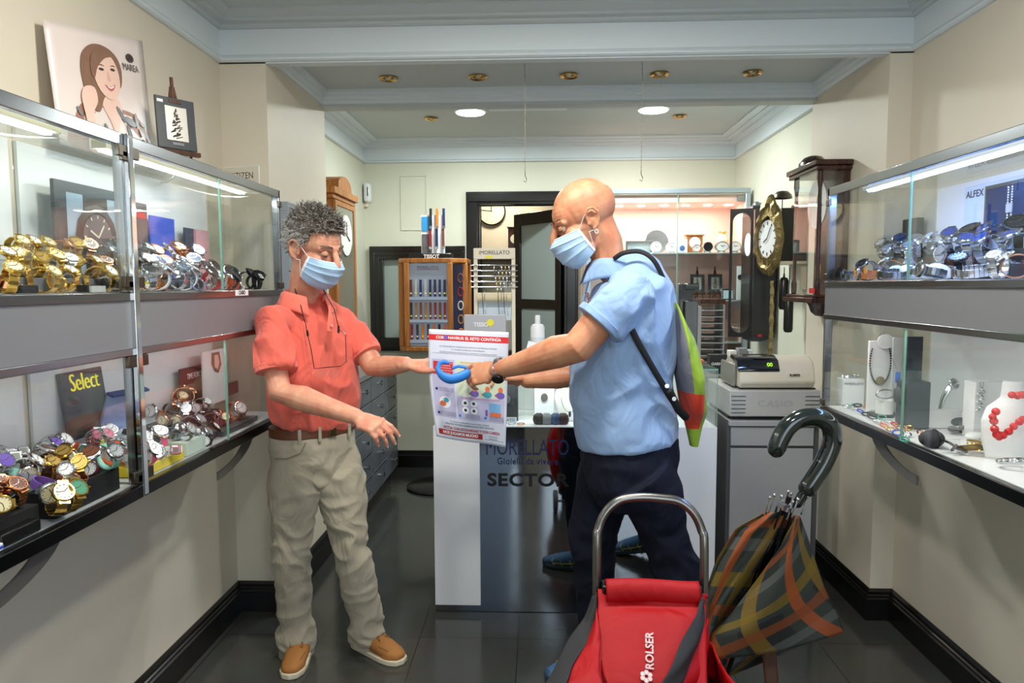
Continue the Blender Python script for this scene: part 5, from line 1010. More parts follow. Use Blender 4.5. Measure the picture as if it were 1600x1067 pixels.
suede = mat('tan_suede', (158, 104, 48), .8, noise_=.12, nscale=18, bump=.2, bscale=600); solem = mat('cream_rubber_sole', (206, 196, 170), .6)
for hh, tt, nm_, lb in (((-.955, 2.735), (-.935, 2.46), 'r', 'left one of the pair in the photo'), ((-.755, 2.735), (-.525, 2.585), 'l', 'right one of the pair, toe turned out')):
    s_ = thing('boat_shoe', 'tan suede boat shoe, '+lb, 'shoe', (hh[0], hh[1], 0), 'tan boat shoes'); shoe(shoeT(hh, tt), suede, solem, s_, mat('tan_lace', (130, 84, 40), .7))

# ---------------------------------------------------------------- customer in the light blue polo shirt
r = thing('person', 'bald person in light blue polo shirt and navy jeans seen in profile', 'person', (.3, 2.42, 0)); manB = r
FB = Vector((-1, -.06, 0)).normalized(); SB = Vector((FB.y, -FB.x, 0))     # his right points away from the camera
HB = hm(at(913, 347, Y=2.42), (-1, -.10, 0), .42, 1.12, 0)
b = M(); head_prims(b, HB)
nb = at(976, 436, Y=2.43)
b.tube([HB@Vector((0, -.035, .0)), HB@Vector((0, -.035, -.085)), at(950, 410, Y=2.43), nb], [.058, .058, .062, .060], 22, up=FB, w=.95)
sl, sr = at(982, 455, Y=2.24), at(965, 455, Y=2.62); pel = at(985, 700, Y=2.42)
b.tube([nb, at(985, 500, Y=2.43), at(978, 600, Y=2.43), pel], [.06, .11, .13, .11], 22, up=FB, w=[1.5, 1.4, 1.2, 1.4])
e1, w1 = at(903, 542, Y=2.22), at(779, 578, Y=2.42)
b.tube([nb-Vector((0, 0, .03)), sl, sl.lerp(e1, .5)+Vector((0, 0, .006)), e1, e1.lerp(w1, .25)+Vector((0, 0, .004)), e1.lerp(w1, .6), w1], [.035, .045, .056, .053, .055, .043, .031], 18, w=[1, 1, 1, 1, 1, 1, 1.15])
t1 = hand(b, w1, at(728, 588, Y=2.47)-w1, (-.05, -.80, .45), (-.1, .35, .9), ((.25, .6, .35), (.45, .65, .35), (.55, .65, .4), (.6, .7, .4)), ((.85, .35, .35), (.95, -.1, .45), (.9, -.2, .45)), 1.12, .04)
e2, w2 = at(905, 585, Y=2.62), at(824, 594, Y=2.62)
b.tube([nb-Vector((0, 0, .03)), sr, sr.lerp(e2, .5), e2, e2.lerp(w2, .4), w2], [.035, .045, .052, .050, .046, .031], 18)
t2 = hand(b, w2, (-1, .0, .05), (.1, .55, .8), (0, -1, 0), ((.5, .4, .2), (.6, .5, .3), (.9, .6, .3), (1, .6, .3)), ((.75, .3, .2), (1, .05, .0), (1, 0, 0)), .95)
kn, kf = at(1045, 855, Y=2.34), at(925, 830, Y=2.50); an, af = Vector((.60, 2.345, .17)), Vector((.225, 2.535, .12))
for h_, k_, a_ in ((pel-SB*.09, kn, an), (pel+SB*.09, kf, af)): b.tube([h_, k_, a_, a_-Vector((0, 0, .05))], [.085, .06, .042, .042], 14)
bodyB = meshobj('body', blob(b, .0032, 5, .5, head_post(HB)), skinB, r); nails(r, t1).build('nails', mat('nail', (226, 176, 156), .25), bodyB)
face_parts(HB, r, skinB, mat('brown_brow', (110, 80, 56), .6), lid=-.48)
mask_on(HB, r, 'pale blue pleated surgical mask worn by the bald man')
M().tube([HB@Vector((-.088+.004*0, -.006+.005*math.cos(a), -.040+.006*math.sin(a))) for a in [j*PI/6 for j in range(12)]], .0011, 6, closed=True, up=(0, 1, 0)).build('earring', silver, None)
tag(bpy.data.objects['earring'], 'small silver hoop in the ear lobe of the bald man', 'earring')
bluec = cloth('light_blue_pique_cotton', (148, 178, 218), .04, 1400, .3); blued = cloth('light_blue_rib', (138, 168, 208), .03, 900, .3)
b = M()
rings(b, [(at(980, 690, Y=2.43), .170, .190), (at(978, 668, Y=2.43), .179, .196), (at(971, 620, Y=2.43), .184, .198), (at(970, 580, Y=2.43), .180, .196), (at(978, 530, Y=2.43), .170, .200), (at(984, 480, Y=2.43), .150, .205), (at(988, 445, Y=2.43), .124, .190), (at(985, 425, Y=2.43), .095, .135), (at(974, 410, Y=2.43), .078, .088), (at(970, 400, Y=2.43), .066, .07)], 44, FB)
tp = at(982, 446, Y=2.43); q1, d1_ = slv(b, sl, e1, .56, .076, .083, at(988, 470, Y=2.43), tp); q2, d2_ = slv(b, sr, e2, .62, .076, .08, at(988, 470, Y=2.43), tp)
cen = [(sl.lerp(e1, .4), .13, 1.2), (at(1000, 520, Y=2.3), .12, 1.0), (at(1030, 640, Y=2.35), .12, .9)]
po = meshobj('polo_shirt', blob(b, .006, 5, .5, fold(.013, 10, (1, 1, .8), 21, cen, .6)), bluec, r)
cuff('sleeve_cuff', q1-d1_*.002, d1_, .0855, blued, po); cuff('sleeve_cuff', q2-d2_*.002, d2_, .084, blued, po)
collar(at(966, 405, Y=2.43)+FB*.006, FB, .083, blued, po, .056, .34, -.09, .080)
M().tube([at(922, 428, Y=2.42), at(916, 450, Y=2.41), at(911, 470, Y=2.41)], .005, 10, up=FB, w=3, dome=False).build('placket', blued, po)
# embroidered crest on the chest
b = M(); rr = random.Random(2)
for k in range(9): p = at(918+rr.uniform(-3, 3), 464+rr.uniform(-8, 8), Y=2.262); b.ell(p, (.004, .002, .004), n=6, m=5)
b.build('chest_emblem', mat('brown_thread', (112, 78, 70), .8), po)
denim = cloth('navy_denim', (20, 25, 40), .10, 1600, .35, .8, 0)
b = M(); wp = at(984, 688, Y=2.42)
rings(b, [(wp+Vector((0, 0, .02)), .165, .172), (wp-Vector((0, 0, .06)), .172, .180), (wp-Vector((0, 0, .15)), .155, .175), (wp-Vector((0, 0, .22)), .12, .15)], 40, FB)
for h_, k_, a_ in ((wp-SB*.092+Vector((.01, 0, 0)), kn, an), (wp+SB*.088-Vector((.03, 0, 0)), kf, af)):
    b.tube([h_-Vector((0, 0, .10)), h_.lerp(k_, .5), h_.lerp(k_, .8), k_, k_.lerp(a_, .4), k_.lerp(a_, .8), a_, a_-Vector((0, 0, .02))], [.125, .108, .092, .084, .078, .070, .066, .068], 28, up=FB, dome=False, w=.93)
meshobj('jeans', blob(b, .006, 5, .5, fold(.013, 12, (.8, .8, 1.1), 31, [(kn, .12, 1.2), (kf, .12, 1.2), (an, .1, 1.5)], .3)), denim, r)
sblue = mat('blue_mesh_shoe', (58, 104, 146), .7, noise_=.2, nscale=60, bump=.3, bscale=500); slac = mat('yellow_lace', (196, 184, 70), .6); sgr = mat('grey_blue_sole', (70, 88, 92), .6)
for hh, tt, z, pt, lb in (((.285, 2.555), (.015, 2.49), .0, 0, 'front one, below the counter mirror'), ((.665, 2.375), (.40, 2.315), .030, -.16, 'rear one, heel lifted behind the trolley')):
    s_ = thing('trainer', 'blue mesh trainer with yellow laces, '+lb, 'shoe', (hh[0], hh[1], 0), 'blue trainers'); shoe(shoeT(hh, tt, pt, z), sblue, sgr, s_, slac, 'run')
# wrist watch on the near wrist
dw = (at(728, 588, Y=2.47)-w1).normalized(); nn = Vector((-.05, -.80, .45)); nn = (nn-dw*nn.dot(dw)).normalized(); ss = dw.cross(nn)
r = thing('wrist_watch', 'steel chronograph watch with black dial on the wrist of the bald man', 'watch', w1); wc = w1-dw*.004
b = M()
for k in range(26):
    a = 2*PI*k/26; p = wc+ss*(.0425*math.cos(a))+nn*(.0345*math.sin(a)); t = (-ss*math.sin(a)*.0425+nn*math.cos(a)*.0345).normalized(); o_ = (ss*math.cos(a)+nn*math.sin(a)).normalized()
    b.obox(p, (.0085, .018, .0035), Matrix((t, dw, o_)).transposed())
b.build('bracelet', silver, r, .001); od = (-ss*.25-nn*.0).normalized() if False else (nn*.55-Vector((0, 0, 1))*.75); od = (od-dw*od.dot(dw)).normalized(); ct = wc+od*.038
b = M(); b.lathe([(0, 0), (.019, 0), (.0215, .004), (.0215, .009), (.019, .0115), (.0175, .0115), (.0175, .009), (0, .009)], ct-od*.002, od, 36); b.cyl(ct+dw*.019, ct+dw*.025, .0028); b.build('case', mat('dark_chrome', (90, 90, 94), .2, 1), r)
M().lathe([(0, .0092), (.0172, .0092), (.0172, .0098), (0, .0098)], ct-od*.002, od, 30).build('dial', dkd, r)
# blue plastic visor held in the hand
vb = mat('blue_foam', (46, 130, 220), .45); b = M(); c0 = at(712, 578, Y=2.49)
P_ = [at(683, 576, Y=2.47), at(690, 586, Y=2.455), at(702, 592, Y=2.45), at(716, 590, Y=2.455), at(730, 584, Y=2.47)]
b.tube(crom(P_), [.010+.009*math.sin(min(1, i/9)*PI/2) for i in range(17)], 14, up=(0, -.3, 1), w=.75); b.tube([at(684, 577, Y=2.47), at(686, 568, Y=2.49), at(694, 565, Y=2.50), at(700, 567, Y=2.50)], [.010, .010, .009, .007], 10, w=.8); b.tube([at(708, 575, Y=2.49), at(716, 572, Y=2.49), at(728, 574, Y=2.49)], .006, 10)
o = meshobj('strap_holder', blob(b, .0025, 4), vb, None); tag(o, 'bright blue foam band held in the hand of the bald man', 'band')
# ---------------------------------------------------------------- poster held between them
r = thing('poster', 'white printed health advice poster held between the two men', 'poster', at(733, 605, Y=2.585))
TL, TR, BL, BR = at(670, 514, Y=2.60), at(795, 519, Y=2.575), at(682, 682, Y=2.565), at(790, 699, Y=2.575)
def PP(u, v, off=0):       # u across, v down
    p = TL.lerp(TR, u).lerp(BL.lerp(BR, u), v); e = at(672, 600, Y=2.58)
    bend = -.012*math.sin(u*PI)*math.sin(v*PI*.9+.2)+.007*math.sin(u*7+v*2.5)*v; xoff = -.012*math.sin(v*PI)*(1-u)
    return p+Vector((xoff, bend-off, 0))
M().grid(lambda u, v: PP(u, v), 30, 40).build('sheet', mat('glossy_paper', (214, 220, 236), .3), r, solid=.0004, smooth=80)
_k = [0]
def patch(u0, v0, u1, v1, m, nm_='print', lay=1):
    M().grid(lambda u, v: PP(u0+(u1-u0)*u, v0+(v1-v0)*v, .0006*lay), 10, 10).build(nm_, m, r, smooth=80)
def disc(u, v, ru, rv, m, nm_='icon', lay=2):
    b = M(); n_ = 24; b.add([PP(u+ru*math.cos(2*PI*i/n_), v+rv*math.sin(2*PI*i/n_), .0006*lay) for i in range(n_)], [tuple(range(n_))]); b.build(nm_, m, r)
def ptext(s, u, v, size, m, lay=3, sx=1, bold=0, nm_='lettering'):
    o = text(nm_, s, size, frame((0, 0, 0), (1, 0, 0), (0, 1, 0)), m, None, depth=0, sx=sx, bold=bold); me = o.data
    Wd = (TR-TL).length; Hd = (BL-TL).length
    for vt in me.vertices: vt.co = PP(u+vt.co.x/Wd, v-vt.co.y/Hd, .0006*lay)
    o.data.update(); par(o, r); return o
pred = mat('poster_red', (206, 42, 44), .35); pred2 = mat('poster_dark_red', (176, 40, 32), .35); plil = mat('poster_lilac', (190, 188, 220), .35); pgr = mat('poster_green', (216, 226, 200), .35); pink_ = mat('poster_ink', (44, 48, 70), .4); pw = mat('poster_white', (240, 242, 248), .35); pnav = mat('poster_navy', (38, 44, 110), .4); pblu = mat('poster_blue', (40, 130, 210), .4); por = mat('poster_orange', (232, 120, 70), .4); ptea = mat('poster_teal', (60, 160, 180), .4); ppur = mat('poster_purple', (120, 90, 180), .4)
patch(.0, .045, 1, .098, pred); ptext('COR    NAVIRUS: EL RETO CONTINÚA', .50, .072, .0143, pw, bold=.0003); disc(.218, .068, .026, .022, ppur, lay=4)
for k, t in enumerate(('EL CORONAVIRUS SE TRANSMITE POR CONTACTO DE PERSONA A PERSONA', 'Y A TRAVÉS DE SUPERFICIES CONTAMINADAS', 'POR ESO ES IMPORTANTE MANTENER LA DISTANCIA Y LAVARSE LAS MANOS')): ptext(t, .5, .15+.026*k, .0062, pink_)
patch(.05, .215, .95, .217, pink_); patch(.04, .27, .33, .80, plil); patch(.35, .27, .97, .58, pgr); patch(.35, .59, .97, .80, plil)
patch(.06, .29, .31, .41, pred, lay=2)
for k, t in enumerate(('QUÉDATE EN CASA SI', 'TIENES SÍNTOMAS', 'O HAS ESTADO EN', 'CONTACTO CON ALGUIEN', 'QUE LOS TENGA')): ptext(t, .205, .305+.022*k, .0058, pw)
ptext('USO ADECUADO DE MASCARILLAS HIGIÉNICAS', .66, .285, .0072, por); ptext('USA LA MASCARILLA CUBRIENDO LA NARIZ Y LA BOCA', .66, .31, .0058, pred)
for k, (c1, c2) in enumerate(((pgr, pgr), (por, ppur), (por, ptea), (por, ppur))):
    u = .42+.165*k
    if k: disc(u, .508, .030, .026, por); disc(u, .555, .055, .030, c2); ptext('x', u-.06, .553, .012, pred, bold=.0006)
ptext('USO DE ESTABLECIMIENTOS, LOCALES Y TRANSPORTE', .66, .60, .0062, pred)
for u, v in ((.09, .545), (.09, .765)): disc(u, v, .018, .013, pnav)
for u in (.38, .72): disc(u, .765, .018, .013, pblu)
disc(.19, .66, .075, .055, pw); disc(.16, .675, .045, .025, por, lay=3); disc(.21, .64, .035, .022, ptea, lay=3)
for u, v in ((.46, .645), (.57, .645), (.46, .71), (.57, .71)): disc(u, v, .045, .030, pw); disc(u, v, .02, .014, pink_, lay=3)
patch(.77, .63, .92, .74, mat('poster_sky', (120, 180, 226), .4), lay=2); patch(.78, .71, .93, .745, por, lay=3); patch(.72, .69, .75, .745, ppur, lay=3)
for u in (.2, .53, .85):
    for k in range(3): ptext('EVITA TOCARTE LA CARA', u+.02, (.545 if u < .3 else .765)+.014*(k-1), .005, pink_)
    if u < .3:
        for k in range(3): ptext('LAVA TUS MANOS A MENUDO', u+.02, .765+.014*(k-1), .0048, pink_)
ptext('Tu esfuerzo quedándote en casa ha dado resultado', .5, .83, .0078, pink_); ptext('PERO EN EL PROCESO DE DESESCALADA EL RETO CONTINÚA.', .5, .855, .0072, pink_, bold=.0001)
ptext('ACTÚA CON SOLIDARIDAD Y CON CABEZA', .52, .893, .0128, pred2, bold=.0004, sx=.92); patch(.05, .915, .67, .965, pred2, lay=2); ptext('NOS JUGAMOS MUCHO', .36, .940, .0150, pw, bold=.0006, sx=.93)
ptext('COMUNIDAD', .82, .928, .0065, pink_); ptext('EMERGENCIAS', .82, .948, .0055, pink_); patch(.70, .958, .97, .961, pink_)
# ================================================================ shopping trolley
r = thing('shopping_trolley', 'red wheeled shopping trolley with bent steel handle in the foreground', 'trolley', (.25, 1.45, 0))
red = mat('red_nylon', (160, 5, 14), .5, bump=.25, bscale=1500, noise_=.04, nscale=8, spec=.25, wr=.3); blkn = mat('black_mesh_nylon', (30, 31, 34), .7, bump=.5, bscale=700); tubem = mat('satin_tube', (128, 126, 122), .3, 1.0)
x0, x1 = at(932, 900, Y=1.62).x, at(1098, 900, Y=1.62).x; zt = at(1010, 771, Y=1.66).z
P_ = [(x0, 1.60, .12), (x0, 1.60, .55), (x0, 1.61, zt-.12), (x0+.004, 1.62, zt-.075), (x0+.022, 1.625, zt-.035), (x0+.055, 1.63, zt-.008), (x0+.10, 1.63, zt), (x1-.10, 1.63, zt-.002), (x1-.055, 1.63, zt-.010), (x1-.022, 1.625, zt-.037), (x1-.004, 1.62, zt-.077), (x1, 1.61, zt-.12), (x1, 1.60, .55), (x1, 1.60, .12)]
Q = []; VP = [Vector(p) for p in P_]
for i in range(len(VP)-1):
    p0, p1, p2, p3 = VP[max(i-1, 0)], VP[i], VP[i+1], VP[min(i+2, len(VP)-1)]
    for t in (0, .25, .5, .75): Q.append(.5*((2*p1)+(p2-p0)*t+(2*p0-5*p1+4*p2-p3)*t*t+(3*p1-p0-3*p2+p3)*t**3))
Q.append(VP[-1]); M().tube(Q, .0105, 14, up=(0, 1, 0)).build('handle', tubem, r)
zf = at(1010, 900, Y=1.60).z
for x in (x0+.022, x1-.022): M().box(x-.012, x+.012, 1.575, 1.615, zf-.07, zf-.015).build('clip', blk, r, .004)
M().cyl((x0, 1.60, zf-.045), (x0+.03, 1.60, zf-.045), .008).build('pin', red, r); M().cyl((x1-.03, 1.60, zf-.045), (x1+.006, 1.60, zf-.045), .008).build('pin', red, r)
# wheels and axle on the far side
M().cyl((x0-.02, 1.62, .07), (x1+.02, 1.62, .07), .007).build('axle', darkst, r)
for x in (x0-.045, x1+.015):
    w = M().lathe([(.045, 0), (.066, .002), (.070, .008), (.070, .024), (.066, .030), (.045, .032)], (x, 1.62, .07), (1, 0, 0), 36).build('wheel', mat('grey_rubber', (70, 72, 74), .6), r); M().lathe([(0, .004), (.046, .004), (.046, .028), (0, .028)], (x, 1.62, .07), (1, 0, 0), 24).build('hub', blk, w)
b = M(); b.box(x0, x1, 1.30, 1.60, .10, .125); b.box(x0+.02, x0+.05, 1.30, 1.33, 0.002, .10); b.box(x1-.05, x1-.02, 1.30, 1.33, 0.002, .10); b.build('base_plate', blk, r, .004)
# bag body
def bagp(u, v):    # u round, v up
    z = .13+(zf-.12-.13)*v - 0; a = 2*PI*u; w_ = (x1-x0)/2*(1.0+.62*max(0, math.sin(min(1, v/.85)*PI))**.8); cx = (x0+x1)/2
    cy = 1.44; dp = .15+.02*math.sin(v*PI)
    c_, s_ = math.cos(a), math.sin(a); e = .45; sx_ = math.copysign(abs(c_)**e, c_); sy_ = math.copysign(abs(s_)**e, s_)
    wr_ = .006*math.sin(a*5+v*9)+.005*math.sin(a*11-v*14)
    return (cx+sx_*(w_+wr_), cy+sy_*(dp+wr_), z)
M().grid(bagp, 90, 40).build('bag_body', red, r, smooth=70, solid=.003)
# rolled top edge and flap sloping towards the viewer
def flap(u, v):
    cx = (x0+x1)/2; hw = (x1-x0)/2*(.98+.04*v)+.002; a = (u-.5)*2
    hw *= 1-.22*v; cx -= .058*v; y = 1.585-.40*v**1.05; z = zf-.035-.20*v-.10*v*v; z += .010*math.cos(a*PI*.5)-.004*math.sin(a*6+v*5)*v - .012*math.exp(-((v-.08)/.05)**2)*math.cos(a*1.2) 
    if v < .06: z += .012*math.sin(a*4)
    return (cx+a*hw, y, z)
M().grid(flap, 40, 50).build('flap', red, r, smooth=80, solid=.004)
def roll_(u, v):
    a = -1.1+4.3*v; cx = (x0+x1)/2; hw = (x1-x0)/2-.018; return (cx+(u-.5)*2*hw, 1.592-.022*math.cos(a)-.010, zf-.030+.026*math.sin(a)+.003*math.sin(u*5))
M().grid(roll_, 30, 16).build('rolled_top', red, r, smooth=80, solid=.004)
def sheet(nm_, L1, L2, m, th=.003, puff=.012):   # cloth panel between two edge lines given as (px, py, Y)
    P1 = [at(x, y, Y=Y) for x, y, Y in L1]; P2 = [at(x, y, Y=Y) for x, y, Y in L2]
    def gp(P, t): k = t*(len(P)-1); i = min(int(k), len(P)-2); return P[i].lerp(P[i+1], k-i)
    M().grid(lambda u, v: gp(P1, v).lerp(gp(P2, v), u)+Vector((.003*math.sin(v*13+u*5), -puff*math.sin(u*PI)+.003*math.sin(v*17+u*3), 0)), 16, 26).build(nm_, m, r, smooth=80, solid=th)
sheet('side_gusset', [(926, 930, 1.58), (912, 965, 1.55), (890, 1000, 1.50), (868, 1035, 1.44), (852, 1075, 1.38), (830, 1130, 1.32)], [(934, 925, 1.57), (930, 980, 1.53), (914, 1012, 1.46), (894, 1040, 1.40), (878, 1080, 1.34), (856, 1140, 1.28)], blkn)
sheet('side_panel', [(930, 960, 1.55), (916, 1005, 1.48), (892, 1040, 1.41), (872, 1085, 1.35), (850, 1150, 1.28)], [(934, 950, 1.54), (936, 1000, 1.47), (938, 1040, 1.40), (940, 1085, 1.33), (942, 1150, 1.26)], red, puff=.02)
sheet('side_gusset', [(1094, 932, 1.57), (1086, 962, 1.52), (1068, 1000, 1.44), (1046, 1040, 1.37), (1024, 1085, 1.31), (1000, 1150, 1.26)], [(1102, 940, 1.58), (1102, 965, 1.54), (1094, 1000, 1.48), (1076, 1040, 1.41), (1058, 1080, 1.35), (1030, 1150, 1.29)], blkn)
sheet('side_panel', [(1100, 965, 1.55), (1092, 1005, 1.48), (1074, 1045, 1.41), (1052, 1090, 1.35), (1030, 1150, 1.28)], [(1105, 958, 1.57), (1106, 1000, 1.53), (1106, 1045, 1.49), (1105, 1090, 1.45), (1104, 1150, 1.42)], red, puff=.02)
fz = lambda u, v: Vector(flap(u, v))
o_ = fz(.43, .345); xd = (fz(.42, .25)-fz(.42, .37)).normalized(); yd = (fz(.36, .31)-fz(.48, .31)).normalized(); nrm = xd.cross(yd).normalized(); 
if nrm.y > 0: yd = -yd; nrm = -nrm
gl_ = mat('silver_print', (206, 176, 176), .4); text('lettering', 'ROLSER', .024, frame(o_+nrm*.004+Vector((.012, 0, .002)), xd, yd), gl_, r, bold=.0006, depth=.001)
e_ = fz(.43, .455)+nrm*.006
b = M(); FR = frame(e_+Vector((.004, 0, 0)), xd, yd); b.X = FR
for k in range(6): a = k*PI/3; b.lathe([(0, 0), (.0052, 0), (.0052, .0006), (0, .0006)], (.0085*math.cos(a), .0085*math.sin(a), 0), n=14)
b.build('emblem', gl_, r)
# ================================================================ backpack
r = thing('drawstring_backpack', 'lime grey and orange cloth backpack with black cord straps on the back of the bald man', 'backpack', at(1075, 600, Y=2.43))
r['label'] = 'lime, grey and orange cloth backpack hanging on the back of the bald man'
lime = cloth('lime_canvas', (150, 182, 58), .05, 900, .3); gry = cloth('grey_canvas', (128, 130, 140), .08, 900, .3); orr = cloth('orange_red_canvas', (226, 68, 40), .04, 900, .3); strapb = mat('black_webbing', (16, 16, 18), .6, bump=.4, bscale=900)
YBg = 2.40
def bag(u, v):
    # outline in the picture plane: spine side and outer side, thickness along Y
    t = v; ins = [(1046, 478), (1050, 530), (1056, 590), (1066, 640), (1078, 697)]; ous = [(1052, 466), (1078, 520), (1096, 585), (1102, 640), (1090, 694)]
    def L(P, t): k = t*(len(P)-1); i = min(int(k), len(P)-2); f = k-i; f = f*f*(3-2*f)*.5+f*.5; return P[i][0]*(1-f)+P[i+1][0]*f, P[i][1]*(1-f)+P[i+1][1]*f
    a = 2*PI*u; i_, o__ = L(ins, t), L(ous, t); cx, cy = (i_[0]+o__[0])/2, (i_[1]+o__[1])/2; hx = (o__[0]-i_[0])/2+.5; c = at(cx, cy, Y=YBg); w_ = hx/1090*YBg; dY = .03+.12*math.sin(min(1, .1+t*1.05)*PI)**.7
    wr_ = 1+.05*math.sin(a*4+t*12)
    return (c.x+w_*math.cos(a)*wr_, c.y+dY*math.sin(a)*wr_, c.z)
b = M(); nu, nv = 64, 40; vs = [bag(i/nu, j/nv) for j in range(nv+1) for i in range(nu)]
for j in range(nv):
    for i in range(nu):
        u = (i+.5)/nu; v = (j+.5)/nv; a = 2*PI*u; cx = math.cos(a)
        pass
b.v = [tuple(x) for x in vs]
for j in range(nv):
    for i in range(nu):
        a = 2*PI*(i+.5)/nu; v = (j+.5)/nv; front = math.cos(a) < -.30 if v < .6 else math.cos(a) < .45
        mi = 0
        if front and .06 < v < .60: mi = 1
        if front and .60 <= v < .88: mi = 2
        b.f.append((j*nu+i, j*nu+(i+1) % nu, (j+1)*nu+(i+1) % nu, (j+1)*nu+i)); b.m.append(mi)
b.f.append(tuple(range(nu))); b.m.append(0); b.f.append(tuple(nv*nu+i for i in range(nu))); b.m.append(0)
b.build('bag_body', [lime, gry, orr], r, smooth=80)
for (P_, w_) in (([at(960, 404, Y=2.33), at(975, 395, Y=2.31), at(1000, 393, Y=2.30), at(1020, 405, Y=2.29), at(1034, 430, Y=2.30), at(1041, 450, Y=2.31), at(1050, 478, Y=2.36), at(1052, 500, Y=2.38)], 1.3), ([at(972, 500, Y=2.215), at(985, 512, Y=2.20), at(1000, 540, Y=2.21), at(1020, 575, Y=2.225), at(1035, 600, Y=2.24), at(1050, 625, Y=2.26), at(1072, 652, Y=2.30)], 1.8)):
    M().tube(crom(P_), .0045, 10, up=(0, -1, .2), w=w_+.5).build('strap', strapb, r)
M().tube([at(1072, 652, Y=2.30), at(1060, 640, Y=2.28), at(1046, 612, Y=2.25)], .009, 10, up=(0, -1, 0), w=1.5).build('strap_tab', strapb, r)
for q in ((1041, 602, 2.238), (1052, 622, 2.245)): M().lathe([(.003, 0), (.007, 0), (.007, .002), (.003, .002)], at(q[0], q[1], Y=q[2])-Vector((0, .012, 0)), (0, -1, 0), 16).build('eyelet', silver, r)
# ================================================================ umbrella
r = thing('umbrella', 'furled checked umbrella with black hooked handle leaning beside the trolley', 'umbrella', (.45, 1.80, 0))
YU = 1.72
hub = at(1228, 792, Y=YU); top = at(1296, 712, Y=YU)
axis = (at(1275, 745, Y=YU)-at(1236, 800, Y=YU)).normalized()
gh = mat('dark_green_gloss', (24, 34, 32), .12, coat=.6)
hk = [(1246, 786), (1252, 776), (1262, 762), (1280, 735), (1291, 715), (1300, 690), (1298, 668), (1285, 655), (1266, 651), (1246, 656), (1230, 668), (1219, 686), (1213, 702)]
pts = [at(x, y, Y=YU) for x, y in hk]; QQ = []
for i in range(len(pts)-1):
    p0, p1, p2, p3 = pts[max(i-1, 0)], pts[i], pts[i+1], pts[min(i+2, len(pts)-1)]
    for t in (0, .25, .5, .75): QQ.append(.5*((2*p1)+(p2-p0)*t+(2*p0-5*p1+4*p2-p3)*t*t+(3*p1-p0-3*p2+p3)*t**3))
QQ.append(pts[-1])
M().tube(QQ[8:], [.0225]*(len(QQ)-9)+[.021], 20, up=(0, 1, 0)).build('handle', gh, r); M().tube(QQ[:9], .012, 12).build('ferrule_collar', blk, r)
tip = at(1122, 1092, Y=1.84)
ax = (tip-hub).normalized(); M().cyl(hub-ax*.03, tip, .006).build('shaft', darkst, r)
g1 = M(); g1.cyl(tip, tip+ax*.07, .008, .005); g1.build('tip', blk, r)
pl = bpy.data.materials.new('checked_umbrella_cloth'); pl.use_nodes = True; n = pl.node_tree; bs = n.nodes['Principled BSDF']; bs.inputs['Roughness'].default_value = .6; bs.inputs['Specular IOR Level'].default_value = .25
uvn = n.nodes.new('ShaderNodeUVMap'); sp = n.nodes.new('ShaderNodeSeparateXYZ'); n.links.new(uvn.outputs[0], sp.inputs[0])
def stripe(sock, freq, lo, hi, ph):
    a = n.nodes.new('ShaderNodeMath'); a.operation = 'MULTIPLY_ADD'; a.inputs[1].default_value = freq; a.inputs[2].default_value = ph; n.links.new(sock, a.inputs[0])
    f = n.nodes.new('ShaderNodeMath'); f.operation = 'FRACT'; n.links.new(a.outputs[0], f.inputs[0])
    g = n.nodes.new('ShaderNodeMath'); g.operation = 'GREATER_THAN'; g.inputs[1].default_value = lo; n.links.new(f.outputs[0], g.inputs[0])
    l = n.nodes.new('ShaderNodeMath'); l.operation = 'LESS_THAN'; l.inputs[1].default_value = hi; n.links.new(f.outputs[0], l.inputs[0])
    m_ = n.nodes.new('ShaderNodeMath'); m_.operation = 'MULTIPLY'; n.links.new(g.outputs[0], m_.inputs[0]); n.links.new(l.outputs[0], m_.inputs[1]); return m_.outputs[0]
base = None
def over(prev, col, fac, k):
    mx_ = n.nodes.new('ShaderNodeMix'); mx_.data_type = 'RGBA'; mm = n.nodes.new('ShaderNodeMath'); mm.operation = 'MULTIPLY'; mm.inputs[1].default_value = k; n.links.new(fac, mm.inputs[0]); n.links.new(mm.outputs[0], mx_.inputs['Factor'])
    if isinstance(prev, tuple): mx_.inputs['A'].default_value = prev
    else: n.links.new(prev, mx_.inputs['A'])
    mx_.inputs['B'].default_value = srgb(col); return mx_.outputs['Result']
x = over(srgb((46, 52, 47)), (34, 38, 36), stripe(sp.outputs[0], 1, .0, .5, 0), 1); x = over(x, (50, 56, 52), stripe(sp.outputs[1], 1, .5, 1, 0), .8)
x = over(x, (84, 88, 84), stripe(sp.outputs[1], 1, .40, .54, .0), .6); x = over(x, (124, 98, 28), stripe(sp.outputs[0], 1, .05, .22, 0), .6); x = over(x, (112, 92, 28), stripe(sp.outputs[1], 1, .78, .92, 0), .7)
x = over(x, (150, 72, 28), stripe(sp.outputs[0], 1, .64, .80, 0), .75); x = over(x, (116, 60, 28), stripe(sp.outputs[1], 1, .1, .24, 0), .75)
n.links.new(x, bs.inputs['Base Color'])
def panel(name, fn, nu, nv, sc=(1.4, 1.6), rot=.0, solid=.0012):
    b = M(); b.grid(fn, nu, nv); o = b.build(name, pl, r, smooth=80, solid=solid); uv = o.data.uv_layers.new(name='UVMap'); cs, sn = math.cos(rot), math.sin(rot)
    for lp in o.data.loops:
        i = lp.vertex_index; u, v = (i % (nu+1))/nu-.5, (i//(nu+1))/nv; a, c_ = u*sc[0], v*sc[1]; uv.data[lp.index].uv = (a*cs-c_*sn, a*sn+c_*cs)
    return o
def lerp2(P, t):
    k = t*(len(P)-1); i = min(int(k), len(P)-2); f = k-i; return (P[i][0]*(1-f)+P[i+1][0]*f, P[i][1]*(1-f)+P[i+1][1]*f)
